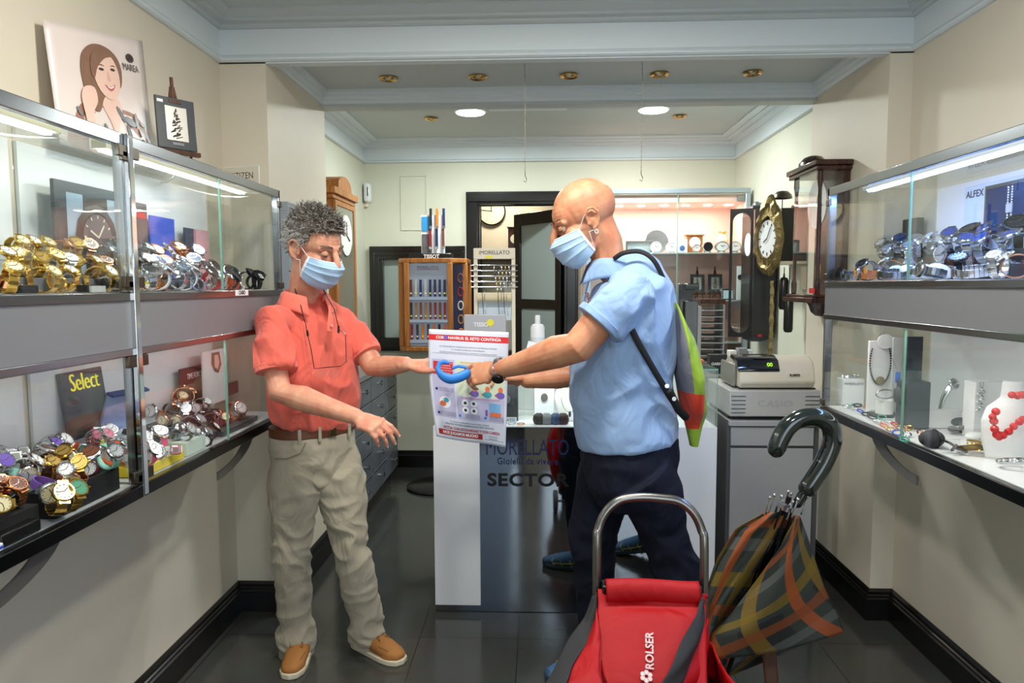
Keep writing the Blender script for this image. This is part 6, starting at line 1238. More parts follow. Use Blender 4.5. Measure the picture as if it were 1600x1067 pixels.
# left bundle of cloth wound round the shaft and the loose right panel
LA = [(1196, 800), (1150, 826), (1118, 880), (1098, 940), (1092, 990), (1096, 1034)]; LB = [(1240, 800), (1222, 850), (1185, 900), (1140, 960), (1120, 990), (1118, 1030)]
def left(u, v):
    a, c_ = lerp2(LA, v), lerp2(LB, v); x_, y_ = a[0]*(1-u)+c_[0]*u, a[1]*(1-u)+c_[1]*u; return at(x_, y_, Y=YU+.02-.055*math.sin(u*PI)*(.4+.6*v)+.008*math.sin(u*14+v*4)+.06*v)
panel('canopy_panel', left, 30, 36, (1.0, 1.9), .12)
RA = [(1243, 806), (1218, 856), (1182, 906), (1145, 955), (1112, 990), (1100, 1030)]; RB = [(1250, 806), (1262, 840), (1276, 885), (1292, 930), (1308, 962), (1317, 988)]
def right(u, v):
    a, c_ = lerp2(RA, v), lerp2(RB, v); x_, y_ = a[0]*(1-u)+c_[0]*u, a[1]*(1-u)+c_[1]*u+10*math.sin(u*PI)*v; return at(x_, y_, Y=YU-.03-.030*math.sin(u*PI*1.1)*v+.012*math.sin(u*9+v*3)*v+.05*v*(1-u))
panel('canopy_panel', right, 34, 34, (1.3, 1.7), .5)
def backp(u, v):
    a, c_ = lerp2(LA, v), lerp2(RB, v); x_, y_ = a[0]*(1-u)+c_[0]*u, a[1]*(1-u)+c_[1]*u-6*v; return at(x_, y_, Y=YU+.02+.14*math.sin(u*PI)*(.2+.8*v)+.05*v)
panel('canopy_panel', backp, 30, 24, (1.6, 1.6), .3)
def low(u, v):    # cloth narrowing from the hem line down to the tip
    x_ = (1097*(1-u)+1317*u); y_ = 1031*(1-u)+990*u; p = at(x_, y_+ (8*math.sin(u*PI)), Y=YU+.04); q = tip-ax*.05; return p.lerp(q, v)+Vector((0, .02+.1*math.sin(u*PI)*(1-v), 0))
panel('canopy_panel', low, 24, 14, (1.2, .8), .3)
for k in range(8):
    b = M(); a = 2*PI*k/8; o_ = Vector((math.cos(a), math.sin(a)*.7, .25*math.sin(a*2)))*.032; p = hub+o_+Vector((-.02 if k % 2 else .012, 0, 0)); b.tube([p+ax*.02, p-ax*.028], .0022, 6); b.ell(p-ax*.030, (.0042,)*3, n=10, m=8); b.build('rib_tip', silver, r)
b = M()
for k in range(8): a = 2*PI*k/8; o_ = Vector((math.cos(a), math.sin(a)*.7, 0))*.022; b.tube([hub+o_, hub+o_*.9+ax*.10, hub+o_*.5+ax*.45], .0022, 6)
b.build('ribs', darkst, r); M().lathe([(.012, 0), (.02, .004), (.02, .016), (.012, .02)], hub-ax*.012, ax, 20).build('runner', silver, r)
b = M(); b.grid(lambda u, v: at(1190+22*u+6*v, 1012+70*v, Y=YU+.02+.004*math.sin(v*5)), 4, 12); b.build('closing_strap', mat('brown_strap', (78, 48, 32), .6), r, solid=.002)
# ================================================================ watches: one of each kind, then copies
def C(n_, c_, r_=.3, m_=0.0, **k): return mat(n_, c_, r_, m_, **k)
MET = {'silver': silver, 'gold': gold, 'rose gold': rosegold, 'black': C('black_coated_metal', (24, 24, 26), .3, .6), 'steel': C('watch_steel', (160, 164, 170), .2, 1.0)}
RUB = {'white': C('white_rubber', (232, 234, 236), .4), 'black': C('black_rubber', (22, 22, 24), .45), 'orange': C('orange_rubber', (240, 96, 30), .4), 'yellow': C('yellow_rubber', (236, 226, 30), .4), 'pink': C('pink_rubber', (236, 70, 140), .4),
       'brown': C('brown_leather_strap', (96, 52, 34), .5, bump=.2, bscale=400), 'tan': C('tan_leather_strap', (180, 112, 66), .5, bump=.2, bscale=400), 'red': C('red_strap', (196, 40, 50), .45), 'blue': C('blue_strap', (50, 80, 150), .45), 'purple': C('purple_strap', (120, 84, 170), .45), 'mint': C('mint_strap', (150, 214, 196), .45), 'grey': C('grey_strap', (130, 132, 138), .5)}
DIAL = {'white': wd, 'black': dkd, 'cream': C('cream_dial', (232, 218, 176), .3), 'blue': C('deep_blue_dial', (36, 60, 120), .25), 'green': C('green_dial', (74, 140, 110), .3), 'silver': C('silver_dial', (200, 204, 208), .25, .6), 'brown': C('brown_dial', (110, 66, 44), .3), 'pink': C('pink_dial', (230, 120, 150), .3), 'purple': C('purple_dial', (120, 90, 190), .3), 'gold': C('gold_dial', (216, 180, 96), .25, .7)}
RX, RZ = .030, .026
def ringp(a, k=1.0): return Vector((RX*k*math.cos(a), 0, RZ+RZ*k*math.sin(a)))
def proto(kind):
    r = bpy.data.objects.new('wrist_watch', None); COL.objects.link(r); r.empty_display_size = .02; r['category'] = 'watch'; r['label'] = ''
    b = M(); A = .85 if kind != 'lying' else PI/2
    if kind in ('link', 'digital_link'):
        for k in range(22):
            a = 2*PI*k/22; p = ringp(a); t = Vector((-RX*math.sin(a), 0, RZ*math.cos(a))).normalized(); o_ = Vector((t.z, 0, -t.x)); w_ = .0085 if k % 2 else .0078
            b.obox(p, (.0078, w_*2, .0026), Matrix((t, Vector((0, 1, 0)), o_)).transposed())
        b.build('bracelet', silver, r, .0006)
    else:
        vs = []; n_ = 36
        for k in range(n_):
            a = 2*PI*k/n_; w_ = .0085-.0022*abs(math.sin((a-A)/2))
            for s_ in (1.0, .92):
                p = ringp(a, s_); vs += [(p.x, -w_, p.z), (p.x, w_, p.z)]
        fs = []
        for k in range(n_): i, j = 4*k, 4*((k+1) % n_); fs += [(i, i+1, j+1, j), (i+2, j+2, j+3, i+3), (i, j, j+2, i+2), (i+1, i+3, j+3, j+1)]
        b.add(vs, fs); b.build('strap', RUB['black'], r)
    c = ringp(A, .98); nrm = Vector((math.cos(A), 0, math.sin(A)*1.1)).normalized(); tx = Vector((-nrm.z, 0, nrm.x)); R = Matrix((tx, Vector((0, 1, 0)), nrm)).transposed()
    b = M()
    if kind.startswith('digital'):
        b.obox(c+nrm*.003, (.026, .024, .009), R); b.build('case', silver, r, .003)
        q = M(); q.obox(c+nrm*.0078, (.019, .018, .0012), R); q.build('dial', wd, r); q = M(); q.obox(c+nrm*.0086, (.013, .013, .0006), R); q.build('screen', C('lcd', (120, 128, 112), .3), r)
    else:
        rr_ = .0155 if kind != 'big' else .019
        b.lathe([(0, 0), (rr_, 0), (rr_*1.12, .002), (rr_*1.12, .0065), (rr_, .0082), (rr_*.88, .0082), (rr_*.88, .0066), (0, .0066)], c-nrm*.001, nrm, 26); b.cyl(c+Vector((0, rr_*1.1, 0))+nrm*.003, c+Vector((0, rr_*1.1+.004, 0))+nrm*.003, .0022, n=8)
        for s_ in (-1, 1): b.obox(c+tx*(s_*rr_*1.02)+nrm*.002, (.010, .016, .004), R)
        b.build('case', silver, r)
        q = M(); q.lathe([(0, .0060), (rr_*.89, .0060), (rr_*.89, .0062), (0, .0062)], c, nrm, 24); q.build('dial', wd, r)
        q = M(); e = c+nrm*.0068
        for k in range(12): d = tx*math.cos(k*PI/6)+Vector((0, 1, 0))*math.sin(k*PI/6); q.bar(e+d*rr_*.68, e+d*rr_*.82, .0012, .0004, nrm)
        q.bar(e, e+(tx*.6+Vector((0, .5, 0))).normalized()*rr_*.55, .0013, .0004, nrm); q.bar(e, e+(tx*-.1+Vector((0, -.8, 0))).normalized()*rr_*.7, .001, .0004, nrm); q.build('hands', inkk, r)
    return r
PR = {k: proto(k) for k in ('link', 'round', 'big', 'digital')}; used = set()
ORD = lambda k: '%d%s' % (k, 'th' if 10 <= k % 100 <= 20 else {1: 'st', 2: 'nd', 3: 'rd'}.get(k % 10, 'th'))
def put(kind, loc, rot, strapc, dialc, where, group, s=1.0, casec=None):
    if kind in used: o = copy_tree(PR[kind])
    else: o = PR[kind]; used.add(kind)
    o.location = loc; o.rotation_euler = rot; o.scale = (s, s, s)
    sm_ = MET.get(strapc) if kind == 'link' else RUB.get(strapc, MET.get(strapc)); cm = MET.get(casec or (strapc if strapc in MET else 'silver')) or RUB.get(casec, silver)
    recol(o, {'bracelet': sm_ or silver, 'strap': sm_ or RUB['black'], 'case': cm, 'dial': DIAL[dialc], 'hands': inkk if dialc in ('white', 'cream', 'silver', 'gold', 'mint', 'pink') else silver})
    o['label'] = '%s watch with %s dial, %s' % (strapc, dialc, where); o['category'] = 'watch'; o['group'] = group; return o
rg = random.Random(42)
riser_m = {'clear': acry, 'black': C('black_velvet', (16, 16, 18), .8), 'white': C('white_riser', (228, 230, 234), .4), 'orange': C('orange_card', (226, 120, 56), .5), 'yellow': C('yellow_card', (240, 214, 40), .4), 'grey': C('grey_riser', (96, 98, 104), .5)}
def riser(nm_, xa, xb, y0, y1, z0, z1, m, lab, cat='display block'):
    o = M().box(min(xa, xb), max(xa, xb), y0, y1, z0, z1).build(nm_, riser_m.get(m, m), None, .0015); return tag(o, lab, cat)
# ---- upper shelf of the left showcases
ZU = 1.4565
GRP = 'watches on the upper shelf of the left showcases'
def colr(px, row):
    if px < 165: pal = [('link', 'gold', 'cream'), ('link', 'gold', 'gold'), ('link', 'gold', 'white'), ('link', 'silver', 'white'), ('link', 'rose gold', 'brown')]
    elif px < 235: pal = [('big', 'black', 'black'), ('link', 'silver', 'black'), ('link', 'steel', 'white'), ('big', 'brown', 'white')]
    elif px < 300: pal = [('link', 'silver', 'silver'), ('link', 'rose gold', 'white'), ('big', 'white', 'white'), ('round', 'brown', 'white'), ('link', 'silver', 'blue')]
    elif px < 345: pal = [('link', 'silver', 'silver'), ('link', 'steel', 'black'), ('round', 'red', 'white'), ('round', 'brown', 'brown')]
    else: pal = [('big', 'black', 'black'), ('digital', 'black', 'white'), ('big', 'orange', 'black'), ('link', 'black', 'black')]
    return rg.choice(pal)
riser('display_riser', -1.225, -1.155, 1.40, 2.36, ZU+.0005, ZU+.035, 'grey', 'low grey step along the upper left shelf under the middle row of watches'); riser('display_riser', -1.325, -1.23, 1.40, 2.30, ZU+.0005, ZU+.078, 'clear', 'taller clear step along the upper left shelf under the rear row of watches')
for row, (X_r, zb_, pxs, nm_) in enumerate(((-1.122, 0, [8, 36, 66, 98, 128, 152, 176, 196, 222, 240, 256, 272, 287, 302, 316, 330, 343, 356, 368, 380, 392, 402], 'front'), (-1.19, .035, [4, 30, 54, 78, 100, 121, 142, 161, 180, 200, 219, 238, 254, 270, 284, 297, 309, 320], 'middle'), (-1.278, .078, [20, 44, 66, 88, 108, 128, 165, 182, 200, 219, 236, 252, 268, 282, 294], 'rear'))):
    for k, px in enumerate(pxs):
        kd, sc_, dc = colr(px, row); y = at(px, 430, X=X_r).y; lie = row == 0 and k % 3 == 1
        sp_ = 'rose gold' if False else sc_
        rot = (rg.uniform(-.15, .15)+(1.35 if lie else 0), rg.uniform(-.1, .25), rg.uniform(-1.0, .35)); z = ZU+zb_+(.0105 if lie else .001)
        put(kd, (X_r+rg.uniform(-.01, .01), y, z), rot, sc_, dc, '%s from left, %s row, upper left showcase' % (ORD(k+1), nm_), GRP, (rg.uniform(.92, 1.12) if lie else rg.uniform(1.0, 1.22))*(1.25 if 165 < px < 345 else 1))
# special coloured ones at the right end, as in the photo
put('round', (-1.14, at(240, 440, X=-1.10).y, ZU+.03), (1.2, .2, .4), 'yellow', 'white', 'lying looped at the front of the upper left showcase', GRP, 1.2); put('big', (-1.17, at(352, 430, X=-1.17).y, ZU+.001), (0, .1, -.6), 'orange', 'black', 'standing large near the glass seam, upper left showcase', GRP, 1.5); put('big', (-1.17, at(383, 430, X=-1.17).y, ZU+.001), (0, .1, -.2), 'black', 'black', 'standing large at the right end, upper left showcase', GRP, 1.35)
def board(nm_, cat, lab, px0, px1, pyt, X_, zb_, m, thick=.008, lean=.0, parts=None, grp=None):
    y0, y1 = at(px0, 430, X=X_).y, at(px1, 430, X=X_).y; zt_ = at((px0+px1)/2, pyt, X=X_).z
    r = thing(nm_, lab, cat, (X_, (y0+y1)/2, zb_), grp); M().box(X_-thick, X_, y0, y1, zb_, zt_).build('board', m, r, .0015); return r, y0, y1, zt_
# big framed watch picture
Xp = -1.305; r, y0, y1, zt = board('framed_picture', 'picture', 'dark framed advertising picture of a black watch in the upper left showcase', 92, 200, 292, Xp, ZU+.0005, C('steel_blue_frame', (44, 54, 64), .3, .2), .012)
M().box(Xp, Xp+.0015, y0+.045, y1-.03, ZU+.04, zt-.03).build('picture', C('ice_blue_print', (150, 172, 190), .25), r)
yc, zc = (y0+y1)/2+.01, (ZU+zt)/2+.005; R1 = (zt-ZU)*.30
M().box(Xp+.0015, Xp+.003, yc-R1*.6, yc+R1*.6, ZU+.04, zt-.03).build('strap_print', C('print_black', (24, 24, 28), .3), r)
b = M(); b.lathe([(0, 0), (R1, 0), (R1*1.05, .002), (R1*.8, .005), (R1*.78, .003), (0, .003)], (Xp+.002, yc, zc), (1, 0, 0), 12); b.build('case_print', C('print_black', (24, 24, 28), .3), r)
b = M(); b.lathe([(R1*.5, .0032), (R1*.74, .0032), (R1*.74, .0036), (R1*.5, .0036)], (Xp+.003, yc, zc), (1, 0, 0), 24); b.build('ring_print', C('print_grey', (88, 88, 92), .3), r)
b = M(); b.bar((Xp+.008, yc, zc), (Xp+.008, yc-R1*.4, zc+R1*.2), .005, .001, (1, 0, 0)); b.bar((Xp+.008, yc, zc), (Xp+.008, yc+R1*.3, zc+R1*.4), .005, .001, (1, 0, 0))
for k in range(12): a = k*PI/6; b.bar((Xp+.0075, yc+R1*.6*math.cos(a), zc+R1*.6*math.sin(a)), (Xp+.0075, yc+R1*.7*math.cos(a), zc+R1*.7*math.sin(a)), .004, .001, (1, 0, 0))
b.build('dial_print', C('print_cream', (222, 220, 200), .3), r)
r, y0, y1, zt = board('price_board', 'sign', 'dark board with a red mark behind the chrome post, upper left showcase', 212, 234, 318, -1.30, ZU+.0785, C('slate_card', (64, 66, 72), .4)); M().box(-1.3, -1.299, y0+.02, y1-.01, zt-.05, zt-.03).build('red_mark', pred, r)
r, y0, y1, zt = board('blue_card', 'card', 'triangular bright blue card at the back of the upper left showcase', 239, 276, 340, -1.335, ZU+.0005, C('royal_blue_card', (52, 84, 196), .4))
r, y0, y1, zt = board('grey_card', 'card', 'small dark blue grey card beside the pink cushion strip, upper left showcase', 292, 308, 357, -1.325, ZU+.0005, C('navy_card2', (54, 62, 84), .4)); r, y0, y1, zt = board('pink_strip', 'display strip', 'tall pink padded strip leaning in the upper left showcase', 309, 328, 360, -1.315, ZU+.0005, C('pink_pad', (214, 160, 170), .6), .015)
for px, X_, lb in ((45, -1.09, 'gold'), (146, -1.085, 'right')):
    y = at(px, 448, X=X_).y; o = M().box(X_-.03, X_, y-.02, y+.03, ZU+.0005, ZU+.018).build('display_block', riser_m['black'], None, .002); tag(o, ('flat black block at the front left' if lb == 'gold' else 'flat black block with orange logo')+' of the upper left shelf', 'display block')
y = at(152, 448, X=-1.08).y; o = M().box(-1.084, -1.078, y-.025, y+.03, ZU+.0005, ZU+.016).build('name_plate', C('silver_plate', (200, 204, 208), .3, .4)); tag(o, 'small silver name plate at the front of the upper left shelf', 'name plate')
o = M().box(-1.0575, -1.0555, at(366, 455, X=-1.06).y, at(386, 455, X=-1.06).y, 1.437, 1.457).build('brand_plate', paper); tag(o, 'white CASIO plate stuck on the edge of the upper left shelf', 'sign'); text('lettering', 'CASIO', .019, frame((-1.0552, at(376, 455, X=-1.06).y, 1.447), (0, 1, 0), (0, 0, 1)), inkk, o, bold=.0006)
# ---- things standing on top of the left showcases
r = thing('advertising_poster', 'large portrait advertising poster of a smiling woman on top of the left showcase', 'poster', (-1.33, 1.72, 1.862))
Xq = -1.345; c0, c1, c2, c3 = at(66, 30, X=Xq), at(222, 64, X=Xq), at(232, 216, X=Xq+.01), at(79, 160, X=Xq+.01); zb_ = 1.861
def AP(u, v, off=0):
    t = c0.lerp(c1, u); bt = Vector((Xq+.03, (c3.y)*(1-u)+c2.y*u, zb_)); p = t.lerp(bt, v); p.x += off+.006*math.sin(u*PI); return p
M().grid(lambda u, v: AP(u, v), 12, 12).build('sheet', C('pale_photo_print', (226, 214, 208), .3, noise_=.05, nscale=9), r, smooth=80, solid=.0006)
def apoly(P_, m, nm_, lay):
    if len(P_) < 20:
        Q = []; n_ = len(P_)
        for i in range(n_):
            p = [P_[(i+j-1) % n_] for j in range(4)]
            for t in (0, .25, .5, .75): Q.append(tuple(.5*(2*p[1][c]+(p[2][c]-p[0][c])*t+(2*p[0][c]-5*p[1][c]+4*p[2][c]-p[3][c])*t*t+(3*p[1][c]-p[0][c]-3*p[2][c]+p[3][c])*t**3) for c in (0, 1)))
        P_ = [(min(.995, max(.005, x)), min(.995, y)) for x, y in Q]
    b = M(); b.add([AP(x, y, .0008*lay+.0006) for x, y in P_], [tuple(range(len(P_)))]); b.build(nm_, m, r)
def aell(cx, cy, rx, ry, m, nm_, lay, n_=28, rot=0):
    apoly([(cx+rx*math.cos(a)*math.cos(rot)-ry*math.sin(a)*math.sin(rot), cy+rx*math.cos(a)*math.sin(rot)+ry*math.sin(a)*math.cos(rot)) for a in [2*PI*k/n_ for k in range(n_)]], m, nm_, lay)
ph = C('print_hair', (134, 100, 80), .3, noise_=.2, nscale=50); ps = C('print_skin', (232, 196, 180), .3); pf = C('print_blouse', (158, 112, 92), .3, noise_=.35, nscale=40); pd = C('print_dark', (70, 56, 54), .3)
apoly([(.12, 1), (.16, .74), (.25, .60), (.42, .60), (.62, .58), (.80, .60), (.93, .72), (1.0, 1.0)], pf, 'blouse_print', 1); apoly([(.44, .52), (.60, .50), (.64, .60), (.60, .70), (.56, .82), (.50, .70), (.44, .60)], ps, 'neck_print', 2)
apoly([(.28, .52), (.26, .34), (.29, .20), (.38, .12), (.50, .11), (.62, .16), (.68, .26), (.66, .40), (.58, .44), (.46, .52), (.40, .64), (.32, .62)], ph, 'hair_print', 3); aell(.51, .34, .135, .185, ps, 'face_print', 4, rot=-.15)
apoly([(.37, .20), (.46, .15), (.58, .18), (.50, .21), (.42, .29), (.38, .38), (.35, .34)], ph, 'fringe_print', 5)
aell(.455, .30, .026, .011, pd, 'eye_print', 5); aell(.575, .285, .026, .011, pd, 'eye_print', 5); apoly([(.42, .27), (.46, .262), (.49, .272), (.46, .270)], pd, 'brow_print', 5); apoly([(.55, .262), (.58, .250), (.61, .256), (.58, .258)], pd, 'brow_print', 5)
apoly([(.475, .415), (.53, .425), (.585, .395), (.56, .445), (.52, .455)], C('print_lips', (196, 100, 100), .3), 'mouth_print', 5); apoly([(.49, .420), (.53, .428), (.572, .405), (.55, .432), (.52, .438)], paper, 'teeth_print', 6); apoly([(.518, .30), (.545, .37), (.515, .375)], C('print_nose', (220, 176, 158), .3), 'nose_print', 5)
apoly([(.25, .74), (.23, .56), (.27, .47), (.36, .46), (.38, .56), (.33, .66), (.33, .76), (.36, .95), (.28, 1), (.24, .96), (.25, .84)], ps, 'hand_print', 6); aell(.29, .78, .045, .032, C('print_silver', (190, 190, 196), .3), 'watch_print', 7); aell(.29, .78, .03, .021, wd, 'dial_print', 8); apoly([(.33, .77), (.40, .82), (.39, .84), (.32, .80)], pd, 'strap_print', 7)
for q in ((.30, .64, .05, .012, .5), (.62, .62, .07, .02, .9), (.80, .64, .06, .02, 1.4), (.88, .66, .04, .014, .2), (.20, .68, .04, .014, 1.1), (.70, .74, .06, .018, 1.2), (.72, .66, .07, .03, .3), (.86, .74, .05, .02, .9), (.66, .82, .06, .02, .2), (.45, .78, .06, .015, 1.2), (.90, .9, .05, .02, .4)): aell(q[0], q[1], q[2], q[3], C('print_leaf', (120, 124, 128), .3), 'leaf_print', 4, 12, q[4])
pt = AP(.80, .235, .003); ydir = (AP(.8, .1)-AP(.8, .3)).normalized(); xdir = (AP(.9, .2)-AP(.7, .2)).normalized()
text('lettering', 'MAREA', .030, frame(pt, xdir, ydir), C('print_grey_text', (110, 100, 98), .4), r); b = M(); b.X = frame(pt+ydir*.032, xdir, ydir); b.lathe([(.0115, 0), (.015, 0), (.015, .0005), (.0115, .0005)], (0, 0, 0), n=24, sx=1.5, sy=.9); b.tube([(-.012, -.008, .0005), (0, .006, .0005), (.006, -.006, .0005), (.014, .004, .0005)], .0016, 6); b.build('emblem', pd, r)
text('lettering', 'AINOA', .075, frame(AP(.74, .845, .009), xdir, ydir), paper, r, bold=.0005, space=1.2)
easel_frame(-1.215, 2.355, 1.862, .215, 'black board with engraved silver plaque on a wooden easel on the left showcase', rz=.95, label_tag=True)
pc, pd_ = at(348, 262, X=-1.27), at(405, 268, X=-1.20); r = thing('acrylic_sign', 'clear acrylic sign lettered CITIZEN on top of the left showcase', 'sign', ((pc.x+pd_.x)/2, (pc.y+pd_.y)/2, 1.862))
v0 = Vector((-1.27, at(350, 265, X=-1.27).y, 0)); v1 = Vector((-1.11, at(405, 265, X=-1.11).y, 0)); v0.z = v1.z = 0; dvx = (v1-v0).normalized(); nv_ = Vector((dvx.y, -dvx.x, 0)); b = M(); b.X = frame((v0.x, v0.y, 1.862), dvx, (0, 0, 1)); L_ = (v1-v0).length; b.box(0, L_, 0, .085, -.002, .002); b.box(0, L_, 0, .003, -.03, .03); b.build('panel', acry, r)
b = M(); b.X = frame((v0.x, v0.y, 1.862), dvx, (0, 0, 1)); b.box(0, L_, .083, .0855, -.0025, .0025); b.box(L_-.002, L_, 0, .085, -.0025, .0025); b.build('edge', C('bright_acrylic_edge', (220, 226, 222), .2), r); text('lettering', 'CITIZEN', .036, frame((v0+v1)/2+Vector((0, 0, 1.862+.048))+nv_*.003, dvx, (0, 0, 1)), inkk, r, sx=.85)
# ---- lower shelf of the left showcases
ZL = .9455
riser('display_box', -1.20, -1.10, 1.28, 1.46, ZL+.001, ZL+.05, 'black', 'long black display box at the near left of the lower shelf', 'display box'); riser('display_box', -1.215, -1.09, 1.50, 1.74, ZL+.001, ZL+.060, 'black', 'large black display box heaped with watches left of the chrome post', 'display box')
riser('display_box', -1.34, -1.225, 1.30, 1.74, ZL+.001, ZL+.085, 'grey', 'grey step at the back of the lower shelf left of the chrome post', 'display box'); riser('display_box', -1.20, -1.085, 1.84, 2.06, ZL+.001, ZL+.028, 'yellow', 'flat yellow box in the lower showcase right of the chrome post', 'display box')
riser('display_box', -1.34, -1.21, 1.84, 1.94, ZL+.001, ZL+.07, 'white', 'white step at the back of the lower shelf right of the chrome post', 'display box')
riser('display_box', -1.175, -1.085, 2.08, 2.20, ZL+.001, ZL+.045, C('mint_white_card', (206, 222, 214), .4), 'pale green white box at the right of the yellow box', 'display box'); riser('display_box', -1.22, -1.10, 2.36, 2.66, ZL+.001, ZL+.02, C('dark_grey_tray', (74, 74, 78), .4), 'dark grey flat tray at the right end of the lower left shelf', 'display box')
riser('display_box', -1.34, -1.235, 2.30, 2.62, ZL+.001, ZL+.055, 'black', 'black step under the red watches at the far end of the lower shelf', 'display box')
GL = 'watches on the lower shelf of the left showcases'
def heap(X_, z0, ya, yb, n_, pal, where, jit=.012, dz=.0):
    for k in range(n_):
        y = ya+(yb-ya)*(k+.5)/n_; kd, sc_, dc = pal[rg.randrange(len(pal))]; lie = rg.random() < .45
        put(kd, (X_+rg.uniform(-jit, jit), y+rg.uniform(-.006, .006), z0+(.0105 if lie else .001)+dz*rg.random()), (rg.uniform(1.1, 1.5) if lie else rg.uniform(-.2, .2), rg.uniform(-.2, .5), rg.uniform(-1.2, .5)), sc_, dc, '%s from left, %s' % (ORD(k+1), where), GL, rg.uniform(1.02, 1.3))
PG = [('link', 'gold', 'white'), ('link', 'gold', 'cream'), ('link', 'rose gold', 'brown')]; PS = [('link', 'silver', 'white'), ('link', 'silver', 'silver'), ('big', 'white', 'white'), ('digital', 'white', 'silver'), ('link', 'silver', 'purple')]
PW = [('link', 'rose gold', 'white'), ('big', 'brown', 'brown'), ('round', 'tan', 'white'), ('link', 'gold', 'gold'), ('round', 'mint', 'silver'), ('big', 'purple', 'cream'), ('link', 'silver', 'white')]
PC = [('round', 'pink', 'white'), ('digital', 'white', 'pink'), ('round', 'yellow', 'white'), ('link', 'silver', 'pink'), ('round', 'red', 'pink'), ('digital', 'orange', 'green'), ('big', 'white', 'white')]; PB = [('link', 'silver', 'white'), ('link', 'steel', 'silver'), ('round', 'black', 'white')]; PR_ = [('big', 'tan', 'white'), ('round', 'brown', 'pink'), ('link', 'silver', 'silver'), ('link', 'rose gold', 'cream')]
heap(-1.13, ZL+.05, 1.30, 1.45, 4, PG, 'gold row on the near black box'); heap(-1.18, ZL+.05, 1.30, 1.45, 4, PG, 'rear row on the near black box')
heap(-1.115, ZL+.060, 1.52, 1.73, 6, PW, 'front row on the large black box'); heap(-1.155, ZL+.060, 1.52, 1.73, 6, PW, 'second row on the large black box', dz=.02); heap(-1.195, ZL+.060, 1.51, 1.73, 6, PW+PS, 'third row on the large black box', dz=.025)
heap(-1.245, ZL+.085, 1.31, 1.73, 11, PS, 'front row on the grey lower step'); heap(-1.285, ZL+.085, 1.31, 1.56, 7, PS, 'second row on the grey lower step', dz=.02); heap(-1.32, ZL+.085, 1.31, 1.50, 5, PS, 'third row on the grey lower step', dz=.02)
heap(-1.11, ZL+.028, 1.85, 2.05, 5, PC, 'front row on the yellow box'); heap(-1.15, ZL+.028, 1.85, 2.05, 5, PC, 'second row on the yellow box'); heap(-1.185, ZL+.028, 1.85, 2.05, 5, PC+PB, 'third row on the yellow box', dz=.015)
heap(-1.235, ZL+.07, 1.85, 1.93, 2, PC, 'front row on the white lower step'); heap(-1.28, ZL+.07, 1.85, 1.93, 2, PC, 'rear row on the white lower step'); heap(-1.13, ZL+.045, 2.09, 2.19, 3, PB, 'row on the pale green white box')
heap(-1.13, ZL, 2.22, 2.34, 3, PB, 'front row before the dark tray'); heap(-1.19, ZL, 2.20, 2.34, 4, PB, 'second row before the dark tray'); heap(-1.25, ZL, 2.12, 2.28, 5, PB+PR_, 'third row before the dark tray', dz=.03); heap(-1.16, ZL+.02, 2.38, 2.62, 4, PR_, 'row on the dark grey flat tray'); heap(-1.27, ZL+.055, 2.32, 2.60, 6, PR_, 'front row on the black far step'); heap(-1.31, ZL+.055, 2.32, 2.60, 5, PR_, 'rear row on the black far step', dz=.03)
for k, (px, py) in enumerate(((82, 800), (96, 796))): p = at(px, py, Z=ZL+.02); put('link', (p.x, p.y, ZL+.018), (-.2, .25, -.7+.3*k), 'gold', ('cream', 'green')[k], ('front', 'rear')+() if False else ('before', 'behind')[k]+' its gold twin on the bare near shelf', GL, 1.35)
o = riser('display_tray', -1.14, -1.085, 1.20, 1.40, ZL+.0005, ZL+.024, 'black', 'flat black tray with a silver card at the nearest end of the lower left shelf', 'tray') if False else None
# the black board lettered Select
y0, y1 = at(118, 620, X=-1.27).y, at(188, 620, X=-1.27).y; Xs = -1.345
r = thing('lettered_board', 'leaning black board with yellow Select lettering in the lower left showcase', 'sign', (-1.31, (y0+y1)/2, ZL+.086)); zt = at(140, 578, X=-1.32).z; ys0, ys1 = at(107, 590, X=-1.32).y, at(172, 590, X=-1.32).y
Tb = Matrix.Translation((-1.335, ys0, ZL+.086)) @ Matrix.Rotation(-.12, 4, 'Y'); b = M(); b.X = Tb
L_ = ys1-ys0; hz = zt-ZL-.086; b.box(.0, .012, 0.0, L_, 0, hz); b.build('board', C('matt_black_board', (30, 30, 33), .45), r, .001)
text('lettering', 'Select', .074, Tb @ frame((.0135, L_*.52, hz*.82), (0, 1, .0), (0, 0, 1)), led('yellow_lettering', (250, 232, 40), .35), r, depth=.005, bold=-.0012, sx=.74)
# open blue and white presentation box with a dark watch
r = thing('presentation_box', 'open white presentation box with a blue lid holding a dark watch', 'box', (-1.25, 2.08, ZL)); Tb = Matrix.Translation((-1.26, 2.09, ZL+.055)) @ Matrix.Rotation(-.25, 4, 'Z') @ Matrix.Rotation(.35, 4, 'Y')
b = M(); b.X = Tb; b.box(-.06, .075, -.07, .07, -.04, .006); b.build('tray', white, r, .002); b = M(); b.X = Tb; b.box(-.045, .06, -.055, .055, .006, .010); b.build('cushion', C('pale_cushion', (206, 218, 224), .7), r); b = M(); b.X = Tb; b.box(-.072, -.062, -.07, .07, 0, .13); b.build('lid', C('lilac_blue_lid', (150, 168, 220), .35), r, .002); b = M(); b.X = Tb; b.box(-.072, -.045, -.07, .07, .13, .137); b.build('lid_rim', C('navy_rim', (40, 56, 120), .35), r)
o = put('link', tuple(Tb @ Vector((0.0, 0, .012))), (1.2, .3, .3), 'black', 'blue', 'lying inside the open white presentation box', GL, .95)
